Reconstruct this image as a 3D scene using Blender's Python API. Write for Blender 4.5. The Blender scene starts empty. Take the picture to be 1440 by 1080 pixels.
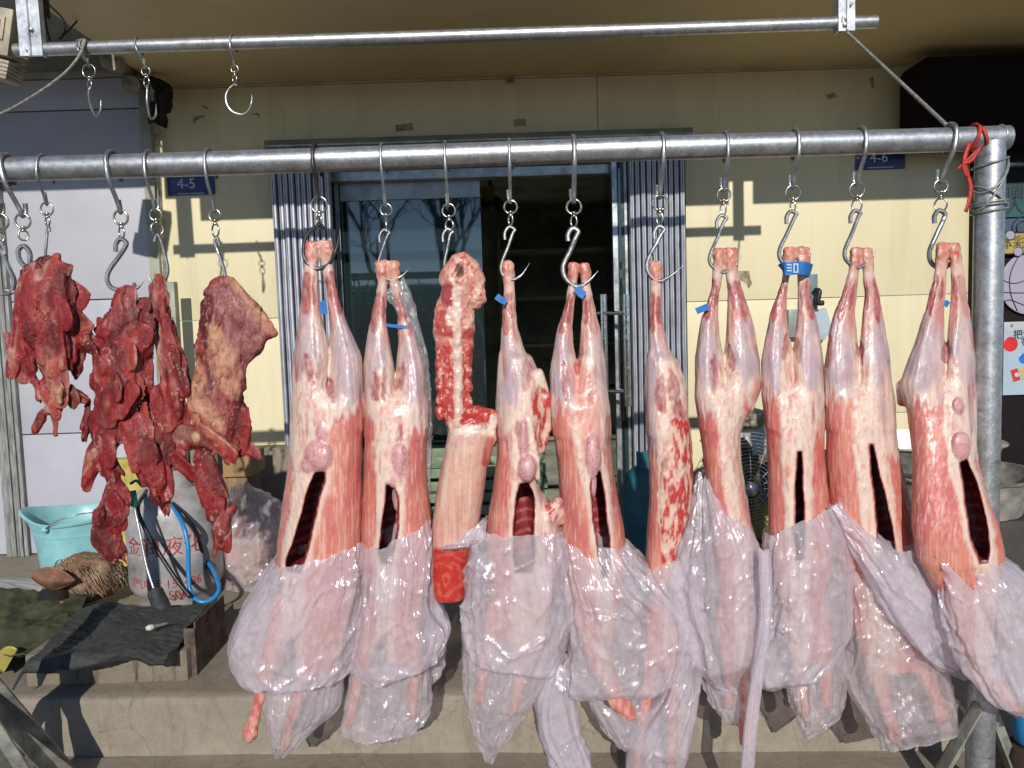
import bpy, bmesh, math, random
import numpy as np
from mathutils import Vector, Matrix
random.seed(7)
SC = bpy.context.scene
COL = SC.collection
R = math.radians

# ---------------------------------------------------------------- camera, world, sun, exposure
F_PX = 1082.0                      # focal length in pixels of a 1440 px wide picture
CAM_Z = 1.5
cam_d = bpy.data.cameras.new('camera')
cam_d.sensor_width = 36.0
cam_d.lens = 36.0 * F_PX / 1440.0
cam_d.clip_start = 0.05
cam_d.clip_end = 500
cam = bpy.data.objects.new('camera', cam_d)
COL.objects.link(cam)
M_CAM = Matrix.Rotation(R(90 - 4.4), 4, 'X') @ Matrix.Rotation(R(-1.75), 4, 'Z')
cam.matrix_world = Matrix.Translation((0, 0, CAM_Z)) @ M_CAM
SC.camera = cam

SUN_ELEV = R(25.4)
SUN_AZ = R(0.6)                    # from straight behind the viewer, a touch to the right
world = bpy.data.worlds.new('World')
SC.world = world
world.use_nodes = True
wn = world.node_tree.nodes
sky = wn.new('ShaderNodeTexSky')
sky.sky_type = 'NISHITA'
sky.sun_disc = False
sky.altitude = 2900
sky.air_density = 0.75
sky.dust_density = 0.05
sky.sun_elevation = SUN_ELEV
sky.sun_rotation = math.pi - SUN_AZ
bg = [n for n in wn if n.type == 'BACKGROUND'][0]
bg.inputs['Strength'].default_value = 0.115
world.node_tree.links.new(sky.outputs['Color'], bg.inputs['Color'])
sun_d = bpy.data.lights.new('sun', 'SUN')
sun_d.energy = 4.0
sun_d.angle = R(0.5)
sun_d.color = (1.0, 0.945, 0.86)
sun = bpy.data.objects.new('sun', sun_d)
COL.objects.link(sun)
sdir = Vector((-math.sin(SUN_AZ) * math.cos(SUN_ELEV), math.cos(SUN_AZ) * math.cos(SUN_ELEV), -math.sin(SUN_ELEV)))
sun.rotation_euler = sdir.to_track_quat('-Z', 'Y').to_euler()
sun.location = (0, -5, 6)
vs = SC.view_settings
vs.view_transform = 'Standard'
vs.look = 'None'
vs.exposure = 0.0
vs.gamma = 1.0
vs.use_curve_mapping = False

# ---------------------------------------------------------------- distances (metres in front of the camera)
D_PIPE, D_RAIL, D_WALL, D_EDGE = 2.05, 2.92, 4.19, 2.41
Z_FLOOR, Z_GROUND, Z_SOFFIT = 0.33, 0.135, 2.812

M3 = np.array(M_CAM.to_3x3())
def P(px, py, Y):
    """world points seen at photo pixel (px,py) on the vertical plane y=Y"""
    px = np.asarray(px, float); py = np.asarray(py, float)
    c = np.stack([(px - 720.0) / F_PX, -(py - 540.0) / F_PX, -np.ones_like(px)], -1)
    d = c @ M3.T
    t = Y / d[..., 1:2]
    p = d * t
    p[..., 2] += CAM_Z
    return p
def PV(px, py, Y):
    return Vector(P(px, py, Y).tolist())
def PF(px, py, Z):
    """point of the horizontal plane z=Z seen at a pixel"""
    c = np.array([(px - 720.0) / F_PX, -(py - 540.0) / F_PX, -1.0])
    d = M3 @ c
    t = (Z - CAM_Z) / d[2]
    return Vector((d[0] * t, d[1] * t, Z))

# ---------------------------------------------------------------- object helpers
def tag(o, label=None, cat=None, group=None, kind=None):
    if label: o['label'] = label
    if cat: o['category'] = cat
    if group: o['group'] = group
    if kind: o['kind'] = kind
    return o
def thing(name, label, cat, loc=(0, 0, 0), group=None):
    o = bpy.data.objects.new(name, None)
    o.empty_display_size = 0.05
    COL.objects.link(o)
    o.location = loc
    return tag(o, label, cat, group)
def link(name, me, mat=None, parent=None, smooth=True):
    o = bpy.data.objects.new(name, me)
    COL.objects.link(o)
    if mat is not None and len(me.materials) == 0: me.materials.append(mat)
    if smooth and len(me.polygons):
        me.polygons.foreach_set('use_smooth', np.ones(len(me.polygons), bool))
    if parent is not None:
        o.parent = parent
        pw = Vector((0, 0, 0)); q = parent
        while q is not None: pw += q.location; q = q.parent
        o.location = -pw
    return o
def mesh_np(name, V, Q):
    """mesh from (n,3) vertices and (m,k) faces"""
    V = np.asarray(V, np.float32); Q = np.asarray(Q, np.int32)
    me = bpy.data.meshes.new(name)
    k = Q.shape[1]
    me.vertices.add(len(V)); me.vertices.foreach_set('co', V.ravel())
    me.loops.add(Q.size); me.loops.foreach_set('vertex_index', Q.ravel())
    me.polygons.add(len(Q))
    me.polygons.foreach_set('loop_start', np.arange(len(Q), dtype=np.int32) * k)
    me.polygons.foreach_set('loop_total', np.full(len(Q), k, np.int32))
    me.update(calc_edges=True)
    return me
class MB:
    """collects simple shapes into one mesh"""
    def __init__(s): s.v = []; s.f = []
    def add(s, v, f):
        n = len(s.v); s.v += [tuple(q) for q in v]; s.f += [tuple(i + n for i in q) for q in f]; return s
    def box(s, a, b, bev=0.0):
        (x0, y0, z0), (x1, y1, z1) = a, b
        x0, x1 = min(x0, x1), max(x0, x1); y0, y1 = min(y0, y1), max(y0, y1); z0, z1 = min(z0, z1), max(z0, z1)
        if bev <= 0:
            v = [(x0,y0,z0),(x1,y0,z0),(x1,y1,z0),(x0,y1,z0),(x0,y0,z1),(x1,y0,z1),(x1,y1,z1),(x0,y1,z1)]
            return s.add(v, [(0,3,2,1),(4,5,6,7),(0,1,5,4),(1,2,6,5),(2,3,7,6),(3,0,4,7)])
        bm = bmesh.new()
        bmesh.ops.create_cube(bm, size=1)
        for q in bm.verts: q.co = Vector((x0+(q.co.x+.5)*(x1-x0), y0+(q.co.y+.5)*(y1-y0), z0+(q.co.z+.5)*(z1-z0)))
        bmesh.ops.bevel(bm, geom=bm.edges[:], offset=bev, segments=2, affect='EDGES', profile=0.6)
        bm.verts.index_update()
        s.add([q.co[:] for q in bm.verts], [[q.index for q in f.verts] for f in bm.faces]); bm.free()
        return s
    def tube(s, pts, r, n=10, cap=True):
        pts = [Vector(p) for p in pts]
        m = len(pts)
        rs = r if hasattr(r, '__len__') else [r] * m
        T = [(pts[min(i+1, m-1)] - pts[max(i-1, 0)]).normalized() for i in range(m)]
        up = Vector((0, 0, 1)) if abs(T[0].z) < .9 else Vector((0, 1, 0))
        N = (up - T[0] * up.dot(T[0])).normalized()
        v = []; f = []
        for i in range(m):
            N = (N - T[i] * N.dot(T[i])).normalized(); B = T[i].cross(N)
            for j in range(n):
                a = 2 * math.pi * j / n
                v.append(pts[i] + (N * math.cos(a) + B * math.sin(a)) * rs[i])
        for i in range(m - 1):
            for j in range(n):
                f.append((i*n+j, i*n+(j+1)%n, (i+1)*n+(j+1)%n, (i+1)*n+j))
        if cap:
            f.append(tuple(range(n))[::-1]); f.append(tuple(range((m-1)*n, m*n)))
        return s.add(v, f)
    def lathe(s, prof, c, n=32, axis='z', start=0, stop=2*math.pi):
        full = abs(stop - start - 2*math.pi) < 1e-6
        v = []; f = []; k = len(prof); c = Vector(c)
        m = n if full else n + 1
        for j in range(m):
            a = start + (stop - start) * j / n
            for (r, h) in prof:
                if axis == 'z': v.append(c + Vector((r*math.cos(a), r*math.sin(a), h)))
                else: v.append(c + Vector((r*math.cos(a), h, r*math.sin(a))))
        for j in range(n):
            j2 = (j + 1) % m
            for i in range(k - 1):
                f.append((j*k+i, j2*k+i, j2*k+i+1, j*k+i+1))
        return s.add(v, f)
    def torus(s, c, rad, r, nrm=(0, 1, 0), n=20, k=8, sx=1.0):
        nrm = Vector(nrm).normalized(); up = Vector((0, 0, 1)) if abs(nrm.z) < .9 else Vector((0, 1, 0))
        A = (up - nrm * up.dot(nrm)).normalized(); B = nrm.cross(A); c = Vector(c)
        v = []; f = []
        for i in range(n):
            a = 2*math.pi*i/n; d = A*math.cos(a) + B*math.sin(a)*sx
            for j in range(k):
                b = 2*math.pi*j/k
                v.append(c + d*rad + (d.normalized()*math.cos(b) + nrm*math.sin(b))*r)
        for i in range(n):
            for j in range(k):
                f.append((i*k+j, ((i+1)%n)*k+j, ((i+1)%n)*k+(j+1)%k, i*k+(j+1)%k))
        return s.add(v, f)
    def prism(s, poly, y0, y1):
        """polygon of (x,z) extruded along y"""
        n = len(poly)
        v = [(x, y0, z) for x, z in poly] + [(x, y1, z) for x, z in poly]
        f = [tuple(range(n)), tuple(range(n, 2*n))[::-1]]
        for i in range(n): f.append((i, n+i, n+(i+1)%n, (i+1)%n))
        return s.add(v, f)
    def build(s, name, mat=None, parent=None, smooth=False):
        me = bpy.data.meshes.new(name)
        me.from_pydata(s.v, [], s.f)
        bm = bmesh.new(); bm.from_mesh(me); bmesh.ops.recalc_face_normals(bm, faces=bm.faces[:]); bm.to_mesh(me); bm.free()
        o = link(name, me, mat, parent, smooth)
        if smooth == 'auto':
            me.set_sharp_from_angle(angle=R(40))
        return o
def spline(pts, n=8):
    """Catmull-Rom through points"""
    p = [Vector(q) for q in pts]; p = [p[0]*2-p[1]] + p + [p[-1]*2-p[-2]]
    out = []
    for i in range(1, len(p)-2):
        for k in range(n):
            t = k/n
            out.append(0.5*((2*p[i]) + (p[i+1]-p[i-1])*t + (2*p[i-1]-5*p[i]+4*p[i+1]-p[i+2])*t*t + (3*p[i]-p[i-1]-3*p[i+1]+p[i+2])*t**3))
    out.append(p[-2])
    return out

# ---------------------------------------------------------------- numpy noise
def _h(i, j, k, s):
    with np.errstate(over='ignore'):
        h = (i.astype(np.uint32)*np.uint32(374761393) + j.astype(np.uint32)*np.uint32(668265263) + k.astype(np.uint32)*np.uint32(2147483647) + np.uint32(s*974711 + 12345))
        h = (h ^ (h >> np.uint32(13))) * np.uint32(1274126177)
        h = (h ^ (h >> np.uint32(16))) * np.uint32(2246822519)
        h = h ^ (h >> np.uint32(15))
    return h.astype(np.float64) / 4294967295.0
def vn(x, y, z, s=0):
    x, y, z = np.broadcast_arrays(np.asarray(x, float), np.asarray(y, float), np.asarray(z, float))
    i = np.floor(x); j = np.floor(y); k = np.floor(z)
    fx = x-i; fy = y-j; fz = z-k
    ux, uy, uz = fx, fy, fz
    i = i.astype(np.int64); j = j.astype(np.int64); k = k.astype(np.int64)
    fx = fx*fx*fx*(fx*(fx*6-15)+10); fy = fy*fy*fy*(fy*(fy*6-15)+10); fz = fz*fz*fz*(fz*(fz*6-15)+10)
    r = 0
    for a in (0, 1):
        for b in (0, 1):
            for c in (0, 1):
                h = _h(i+a, j+b, k+c, s)*16
                q = h.astype(np.int64); f = h-q
                # gradient noise: sixteen hashed directions, slightly uneven in length
                dx, dy, dz = ux-a, uy-b, uz-c
                p0 = np.where(q < 8, dx, dy); p1 = np.where(q < 4, dy, np.where((q == 12) | (q == 14), dx, dz))
                g = np.where(q & 1, -p0, p0)+np.where(q & 2, -p1, p1)
                r = r + g*(.85+.3*f)*(fx if a else 1-fx)*(fy if b else 1-fy)*(fz if c else 1-fz)
    return np.clip(r*1.25, -1, 1)
def fbm(x, y, z, o=3, s=0):
    r = 0; a = 1.0; t = 0
    for q in range(o):
        r = r + a*vn(x*2**q, y*2**q, z*2**q, s+q*17); t += a; a *= .5
    return r/t
def rid(x, y, z, o=2, s=0):
    r = 0; a = 1.0; t = 0
    for q in range(o):
        r = r + a*(1-np.abs(vn(x*2**q, y*2**q, z*2**q, s+q*31))*1.6); t += a; a *= .5
    return r/t
def sm(e0, e1, x):
    t = np.clip((x-e0)/(e1-e0), 0, 1); return t*t*(3-2*t)

# ---------------------------------------------------------------- signed distance -> mesh (surface nets)
def surface_nets(F, org, h):
    nx, ny, nz = F.shape
    ins = F < 0
    C = np.zeros((nx-1, ny-1, nz-1), np.int8)
    for a in (0, 1):
        for b in (0, 1):
            for c in (0, 1):
                C += ins[a:nx-1+a, b:ny-1+b, c:nz-1+c]
    act = (C > 0) & (C < 8)
    I = np.argwhere(act)
    idx = np.full(act.shape, -1, np.int64); idx[act] = np.arange(len(I))
    acc = np.zeros((len(I), 3)); cnt = np.zeros(len(I))
    cor = [(a, b, c) for a in (0, 1) for b in (0, 1) for c in (0, 1)]
    val = {q: F[I[:,0]+q[0], I[:,1]+q[1], I[:,2]+q[2]] for q in cor}
    for p in cor:
        for ax in range(3):
            if p[ax]: continue
            q = list(p); q[ax] = 1; q = tuple(q)
            f0, f1 = val[p], val[q]
            cr = (f0 < 0) != (f1 < 0)
            t = np.where(cr, f0/np.where(cr, f0-f1, 1), 0)
            pos = np.tile(np.array(p, float), (len(I), 1)); pos[:, ax] += t
            acc += pos*cr[:, None]; cnt += cr
    V = (I + acc/cnt[:, None])*h + np.array(org)
    faces = []
    for ax in range(3):
        b, c = [(1, 2), (2, 0), (0, 1)][ax]
        s0 = [slice(None)]*3; s1 = [slice(None)]*3
        s0[ax] = slice(0, -1); s1[ax] = slice(1, None)
        s0[b] = s1[b] = slice(1, -1); s0[c] = s1[c] = slice(1, -1)
        A, B = ins[tuple(s0)], ins[tuple(s1)]
        E = np.argwhere(A != B)
        if not len(E): continue
        fl = A[E[:,0], E[:,1], E[:,2]]
        E = E.copy(); E[:, b] += 1; E[:, c] += 1
        def g(db, dc):
            q = E.copy(); q[:, b] += db; q[:, c] += dc
            return idx[q[:,0], q[:,1], q[:,2]]
        Q = np.stack([g(-1,-1), g(0,-1), g(0,0), g(-1,0)], 1)
        Q[~fl] = Q[~fl][:, ::-1]
        faces.append(Q)
    return V, np.concatenate(faces)
def smin(a, b, k):
    h = np.clip(.5 + .5*(b-a)/k, 0, 1)
    return b + (a-b)*h - k*h*(1-h)
def smax(a, b, k): return -smin(-a, -b, k)
class Loft:
    """rows of (v, left, right, half depth, depth centre): an elliptic tube along v"""
    def __init__(s, rows, rough=6, p=2.0):
        r = np.array([q if len(q) == 5 else tuple(q)+(0,)*(5-len(q)) for q in rows], float)
        s.v0, s.v1 = r[0,0], r[-1,0]; s.p = p
        s.t = np.arange(s.v0-1, s.v1+2, 2.0)
        k = np.exp(-np.linspace(-2, 2, 2*rough+1)**2); k /= k.sum()
        s.tab = []
        for c in range(1, 5):
            y = np.interp(s.t, r[:,0], r[:,c])
            s.tab.append(np.convolve(np.pad(y, rough, mode='edge'), k, 'valid'))
    def par(s, v): return [np.interp(v, s.t, q) for q in s.tab]
    def __call__(s, u, v, w):
        l, r_, b, wc = s.par(v)
        a = np.maximum((r_-l)*.5, .5); c = (l+r_)*.5; b = np.maximum(b, .5)
        k = (np.abs((u-c)/a)**s.p + np.abs((w-wc)/b)**s.p)**(1/s.p)
        d = (k-1)*np.minimum(a, b)
        return smax(d, np.maximum(s.v0-v, v-s.v1), 4.0)
def chain(u, v, w, pts, k=4):
    """capsules through (u,v,w,r) points"""
    d = None
    for p, q in zip(pts[:-1], pts[1:]):
        p0, p1 = np.array(p[:3], float), np.array(q[:3], float)
        ab = p1-p0; L = ab@ab+1e-9
        t = np.clip(((u-p0[0])*ab[0]+(v-p0[1])*ab[1]+(w-p0[2])*ab[2])/L, 0, 1)
        e = np.sqrt((u-p0[0]-t*ab[0])**2+(v-p0[1]-t*ab[1])**2+(w-p0[2]-t*ab[2])**2) - (p[3]+(q[3]-p[3])*t)
        d = e if d is None else smin(d, e, k)
    return d
def ball(u, v, w, c, r):
    k = np.sqrt(((u-c[0])/r[0])**2+((v-c[1])/r[1])**2+((w-c[2])/r[2])**2)
    return (k-1)*min(r)
def cellf(x, y, s=0, jit=.85):
    """distance to the nearest jittered cell point and the gap to the second (crumpled facets)"""
    x, y = np.broadcast_arrays(np.asarray(x, float), np.asarray(y, float))
    i = np.floor(x).astype(np.int64); j = np.floor(y).astype(np.int64); z = np.zeros_like(i)
    f1 = np.full(x.shape, 9.0); f2 = np.full(x.shape, 9.0)
    for a in (-1, 0, 1):
        for b in (-1, 0, 1):
            px_ = i+a+.5+jit*(_h(i+a, j+b, z, s)-.5); py_ = j+b+.5+jit*(_h(i+a, j+b, z+7, s+3)-.5)
            d = np.hypot(x-px_, y-py_); f2 = np.minimum(f2, np.maximum(f1, d)); f1 = np.minimum(f1, d)
    return f1, f2-f1
def strokem(u, v, pts, r, soft=.45):
    """mask of a brush stroke that thins towards both ends"""
    if len(pts) == 1: return sm(r*(1+soft), r*(1-soft), np.hypot(u-pts[0][0], v-pts[0][1]))
    seg = [math.hypot(b[0]-a[0], b[1]-a[1]) for a, b in zip(pts[:-1], pts[1:])]; L = sum(seg); s0 = 0; best = np.full(np.shape(u), 9.0)
    for (p, q), l in zip(zip(pts[:-1], pts[1:]), seg):
        ax, ay = q[0]-p[0], q[1]-p[1]
        t = np.clip(((u-p[0])*ax+(v-p[1])*ay)/(l*l+1e-9), 0, 1)
        e = np.hypot(u-p[0]-t*ax, v-p[1]-t*ay)
        s = (s0+t*l)/L; rr = r*(.3+.7*np.sin(np.pi*np.clip(s*.9+.05, 0, 1))**.8)
        best = np.minimum(best, e/rr); s0 += l
    return sm(1+soft, 1-soft, best)
def polyd(u, v, pts):
    """distance in the picture plane to a polyline"""
    if len(pts) == 1: return np.hypot(u-pts[0][0], v-pts[0][1])
    d = None
    for p, q in zip(pts[:-1], pts[1:]):
        ax, ay = q[0]-p[0], q[1]-p[1]; L = ax*ax+ay*ay+1e-9
        t = np.clip(((u-p[0])*ax+(v-p[1])*ay)/L, 0, 1)
        e = np.hypot(u-p[0]-t*ax, v-p[1]-t*ay)
        d = e if d is None else np.minimum(d, e)
    return d
class Frame:
    """picture-plane pixels (u,v) and depth w (same unit) -> world, the depth axis turned towards the viewer"""
    def __init__(s, u0, v0, D):
        s.D = D; s.S = D/F_PX
        s.c = PV(u0, v0, D); a = np.array([s.c.x, s.c.y]); a /= np.linalg.norm(a)
        s.dir = np.array([a[0], a[1], 0.0])
    def __call__(s, u, v, w):
        return P(u, v, s.D) + np.asarray(w, float)[..., None]*s.S*s.dir
def vnormals(V, Q):
    n = np.cross(V[Q[:,2]]-V[Q[:,0]], V[Q[:,3]]-V[Q[:,1]])
    N = np.zeros_like(V)
    for i in range(4): 
        for c in range(3): N[:,c] += np.bincount(Q[:,i], n[:,c], len(V))
    return N/(np.linalg.norm(N, axis=1)[:,None]+1e-12)
def relax(V, Q, it=1, lam=.5):
    n = len(V)
    for _ in range(it):
        A = np.zeros_like(V); c = np.zeros(n)
        for i in range(4):
            a, b = Q[:,i], Q[:,(i+1)%4]
            for k in range(3): A[:,k] += np.bincount(a, V[b,k], n) + np.bincount(b, V[a,k], n)
            c += np.bincount(a, minlength=n) + np.bincount(b, minlength=n)
        V = V + lam*(A/np.maximum(c,1)[:,None]-V)
    return V
def set_col(me, C):
    a = me.color_attributes.new('Col', 'FLOAT_COLOR', 'POINT')
    C = np.concatenate([np.clip(C, 0, 1), np.ones((len(C), 1))], 1).astype(np.float32)
    a.data.foreach_set('color', C.ravel())

# ---------------------------------------------------------------- materials
class NT:
    def __init__(s, name):
        s.m = bpy.data.materials.new(name); s.m.use_nodes = True
        s.t = s.m.node_tree; s.b = [n for n in s.t.nodes if n.type == 'BSDF_PRINCIPLED'][0]
        s.out = [n for n in s.t.nodes if n.type == 'OUTPUT_MATERIAL'][0]
    def n(s, typ, ins=None, **kw):
        q = s.t.nodes.new('ShaderNode'+typ)
        for k, v in kw.items(): setattr(q, k, v)
        for k, v in (ins or {}).items():
            if isinstance(v, tuple) and hasattr(v[0], 'outputs'): s.t.links.new(v[0].outputs[v[1]], q.inputs[k])
            elif hasattr(v, 'outputs'): s.t.links.new(v.outputs[0], q.inputs[k])
            else: q.inputs[k].default_value = v
        return q
    def set(s, **kw):
        for k, v in kw.items():
            k = k.replace('_', ' ')
            i = s.b.inputs[k]
            if isinstance(v, tuple) and hasattr(v[0], 'outputs'): s.t.links.new(v[0].outputs[v[1]], i)
            elif hasattr(v, 'outputs'): s.t.links.new(v.outputs[0], i)
            else: i.default_value = v
        return s
    def coords(s, sx=1, sy=1, sz=1, kind='Object'):
        tc = s.n('TexCoord'); return s.n('Mapping', {'Vector': (tc, kind), 'Scale': (sx, sy, sz)})
    def noise(s, vec, scale, detail=4, rough=.55, dist=0):
        return s.n('TexNoise', {'Vector': vec, 'Scale': scale, 'Detail': detail, 'Roughness': rough, 'Distortion': dist})
    def ramp(s, fac, stops):
        r = s.n('ValToRGB', {'Fac': fac}); e = r.color_ramp.elements
        while len(e) < len(stops): e.new(.5)
        for q, (p, c) in zip(e, stops):
            q.position = p; q.color = (c, c, c, 1) if not hasattr(c, '__len__') else (*c, 1)
        return r
    def mix(s, fac, a, b, mode='MIX'):
        return s.n('MixRGB', {'Fac': fac, 'Color1': a if hasattr(a, 'outputs') or isinstance(a[0], bpy.types.Node) else (*a, 1), 'Color2': b if hasattr(b, 'outputs') or isinstance(b[0], bpy.types.Node) else (*b, 1)}, blend_type=mode)
    def bump(s, h, strength=.3, dist=.01, prev=None):
        i = {'Height': h, 'Strength': strength, 'Distance': dist}
        if prev: i['Normal'] = prev
        return s.n('Bump', i)
def simple(name, col, rough=.6, metal=0.0, var=.15, scale=8, bump=.15, bscale=60, col2=None, stretch=(1,1,1), **kw):
    """a paint or plastic with uneven colour, a second dirt tone and fine relief"""
    t = NT(name)
    v = t.coords(*stretch)
    n1 = t.noise(v, scale, 6, .6)
    c2 = col2 or tuple(c*(1-var*2.2) for c in col)
    r = t.ramp(n1, [(.3, 0), (.72, 1)])
    m = t.mix(r, tuple(min(1, c*(1+var*.6)) for c in col), c2)
    n2 = t.noise(v, bscale, 5, .6)
    rr = t.ramp(t.noise(v, scale*2.3, 5), [(.3, max(.03, rough-.12)), (.7, min(1, rough+.12))])
    t.set(Base_Color=m, Roughness=rr, Metallic=metal)
    if bump: t.set(Normal=t.bump(n2, bump, .004))
    t.set(**kw)
    return t.m
# ---------------------------------------------------------------- shared materials
def galv(name='galvanised_steel', col=(.52,.54,.56), rough=.38):
    t = NT(name); v = t.coords()
    vo = t.n('TexVoronoi', {'Vector': v, 'Scale': 130.0})
    n = t.noise(v, 26, 6, .65); n3 = t.noise(v, 320, 3)
    a = t.mix(t.ramp(n, [(.35, 0), (.7, 1)]), col, tuple(c*.6 for c in col))
    b = t.mix(.16, a, t.n('RGBToBW', {'Color': (vo, 'Color')}), 'OVERLAY')
    rust = t.ramp(t.noise(t.coords(3, 3, 9), 4.5, 8, .7), [(.58, 0), (.72, .75)])
    c = t.mix(rust, (b, 0), (.21, .12, .075))
    t.set(Base_Color=c, Metallic=.82, Roughness=t.ramp(n3, [(.3, rough-.1), (.75, rough+.2)]), Normal=t.bump(n3, .18, .002))
    return t.m
M_GALV = galv()
M_HOOK = galv('hook_steel', (.42, .43, .44), .34)
M_HOOKDARK = simple('dark_steel', (.10, .10, .105), .42, .75, .3, 40)
M_RING = simple('bright_ring_steel', (.62, .59, .5), .24, .95, .25, 60, .1)
M_ALU = simple('door_aluminium', (.42, .45, .46), .34, .7, .22, 9, .12, 90)
M_ZINC = simple('shutter_slat_zinc', (.47, .49, .55), .38, .35, .16, 7, .2, 120, stretch=(3, 3, 1))
M_WHITEST = simple('white_painted_iron', (.66, .69, .74), .42, .35, .25, 22, .2, 90)
def cream():
    t = NT('cream_panel'); v = t.coords(); g = t.coords(1, 1, .35)
    n = t.noise(v, 1.6, 6, .6)
    c = t.mix(t.ramp(n, [(.35, 0), (.75, 1)]), (.68, .61, .40), (.62, .555, .355))
    st = t.ramp(t.noise(t.coords(2.2, 2.2, .16), 4.5, 9, .75), [(.48, 0), (.74, .6)])
    c2 = t.mix(st, (c, 0), (.50, .43, .29))
    sc = t.ramp(t.noise(t.coords(4, 4, 30), 11, 4, .8), [(.72, 0), (.76, .45)])
    c3 = t.mix(sc, (c2, 0), (.42, .36, .25))
    t.set(Base_Color=c3, Roughness=.5, Normal=t.bump(t.noise(v, 40, 4), .06, .004))
    return t.m
M_CREAM = cream()
M_SOFFIT = simple('yellow_soffit_panel', (.64, .52, .27), .55, 0, .08, 2, .05, 30)
M_PANEL = simple('pale_grey_panel', (.42, .425, .475), .42, 0, .06, 3, .06, 40, (.38, .38, .43))
M_OLDWOOD = simple('weathered_grey_batten', (.30, .31, .30), .75, 0, .35, 14, .5, 60, stretch=(5, 5, .6))
M_GREYGREEN = simple('grey_green_paint', (.33, .35, .27), .6, 0, .2, 6, .2)
M_DARKSOFFIT = simple('grey_soffit', (.26, .28, .25), .7, 0, .15, 5, .1)
M_MAROON = simple('dark_maroon_panel', (.012, .007, .009), .6, 0, .2, 8, .1, Specular_IOR_Level=.15)
M_ROOM = simple('dim_room_paint', (.46, .48, .38), .8, 0, .25, 3, .1)
M_BLACK = simple('black_plastic', (.014, .014, .016), .4, 0, .2, 20, .1)
def concrete(name, a, b, stain=.5, blood=0.0):
    t = NT(name); v = t.coords()
    n = t.noise(v, 4.4, 10, .72, .6); n2 = t.noise(v, 38, 9, .75); n4 = t.noise(v, 220, 3)
    c = t.mix(t.ramp(n, [(.3, 0), (.7, 1)]), a, b)
    c = t.mix(t.ramp(n2, [(.4, 0), (.66, .45)]), (c, 0), tuple(q*.62 for q in a))
    c = t.mix(t.ramp(t.noise(t.coords(5, 5, 1.6), 2.4, 9, .78, 1.2), [(.50, 0), (.74, stain*.7)]), (c, 0), (.10, .075, .055))
    c = t.mix(t.ramp(n4, [(.62, 0), (.72, .4)]), (c, 0), (.52, .47, .40))
    if blood:
        c = t.mix(t.ramp(t.noise(t.coords(14, 14, 2), 1.8, 7, .7), [(.55, 0), (.68, blood)]), (c, 0), (.055, .018, .014))
    cr = t.ramp(t.n('TexVoronoi', {'Vector': t.n('Mapping', {'Vector': t.mix(.12, (v, 0), (t.noise(v, 6, 5), 'Color')), 'Scale': (1, 1, 1)}), 'Scale': 2.6}, feature='DISTANCE_TO_EDGE'), [(0, .35), (.006, 0)])
    c = t.mix(cr, (c, 0), (.07, .055, .045))
    b1 = t.bump(n2, .5, .006); b2 = t.bump(n4, .35, .003, b1)
    t.set(Base_Color=c, Roughness=.88, Normal=b2)
    return t.m
M_STEP = concrete('step_concrete', (.325, .285, .225), (.21, .18, .14), .8)
M_FLOORC = concrete('platform_concrete', (.33, .28, .22), (.24, .20, .155), .3)
M_BLOCK = concrete('stained_block_concrete', (.25, .215, .165), (.165, .135, .105), .6, .9)
M_STREET = concrete('street_concrete', (.25, .22, .18), (.20, .175, .145), .3)
M_PLINTH = concrete('plinth_render', (.30, .25, .19), (.19, .155, .12), .7)

# ---------------------------------------------------------------- ground and platform
def sheet(name, x0, x1, y0, y1, z, mat, nx=2, ny=2, amp=0, parent=None, kind='structure'):
    xs = np.linspace(x0, x1, nx); ys = np.linspace(y0, y1, ny)
    X, Y = np.meshgrid(xs, ys, indexing='ij')
    Z = np.full_like(X, z)
    if amp: Z = Z + amp*fbm(X*3, Y*3, X*0, 3, 5)
    V = np.stack([X, Y, Z], -1).reshape(-1, 3)
    i = (np.arange(nx-1)[:, None]*ny+np.arange(ny-1)[None]).ravel()
    o = link(name, mesh_np(name, V, np.stack([i, i+ny, i+ny+1, i+1], 1)), mat, parent)
    if kind: o['kind'] = kind
    return o
sheet('street', -70, 70, -90, 2.6, Z_GROUND, M_STREET, 200, 150, .004)
def platform():
    # profile across y: riser with a worn lip, then the flat top; uneven along x
    xs = np.linspace(-4.2, 4.2, 420)
    prof = [(0.0, 0.0), (.003, .03), (.0, .07), (.004, .11), (.0, .138), (.001, .152), (.0, .166), (.003, .174), (.012, .180), (.05, .181)]
    prof = [(a, b*1.083) for a, b in prof]
    prof += [(q, .195) for q in np.linspace(.1, 2.0, 24)]
    p = np.array(prof)
    X = np.repeat(xs[:, None], len(p), 1); Yy = p[None, :, 0]+D_EDGE+0*X; Z = p[None, :, 1]+Z_GROUND+0*X
    e = np.exp(-(np.maximum(p[None, :, 0], 0)/.06))
    n1 = fbm(X*7, Z*9, Yy*9, 4, 3); ch = sm(.32, .62, rid(X*2.3, Z*0, Yy*0+2, 3, 9))*0
    Yy = Yy - .046*(X+1.2)*np.exp(-np.maximum(p[None, :, 0], 0)*3) + e*(.007*n1 + .006*fbm(X*1.3, X*0, X*0, 2, 8)); Z = Z + .0035*n1*(p[None, :, 1] > .1) - e*.02*sm(.35, .7, vn(X*5, Yy*8, Z*2, 21))*(p[None, :, 1] > .15)
    V = np.stack([X, Yy, Z], -1).reshape(-1, 3); k = len(p)
    i = (np.arange(len(xs)-1)[:, None]*k+np.arange(k-1)[None]).ravel()
    o = link('platform', mesh_np('platform', V, np.stack([i, i+k, i+k+1, i+1], 1)), M_STEP)
    o['kind'] = 'structure'
platform()
sheet('kerb_strip', -4.2, 4.2, 2.10, 2.40, Z_GROUND+.004, M_STEP, 160, 8, .004)

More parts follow.
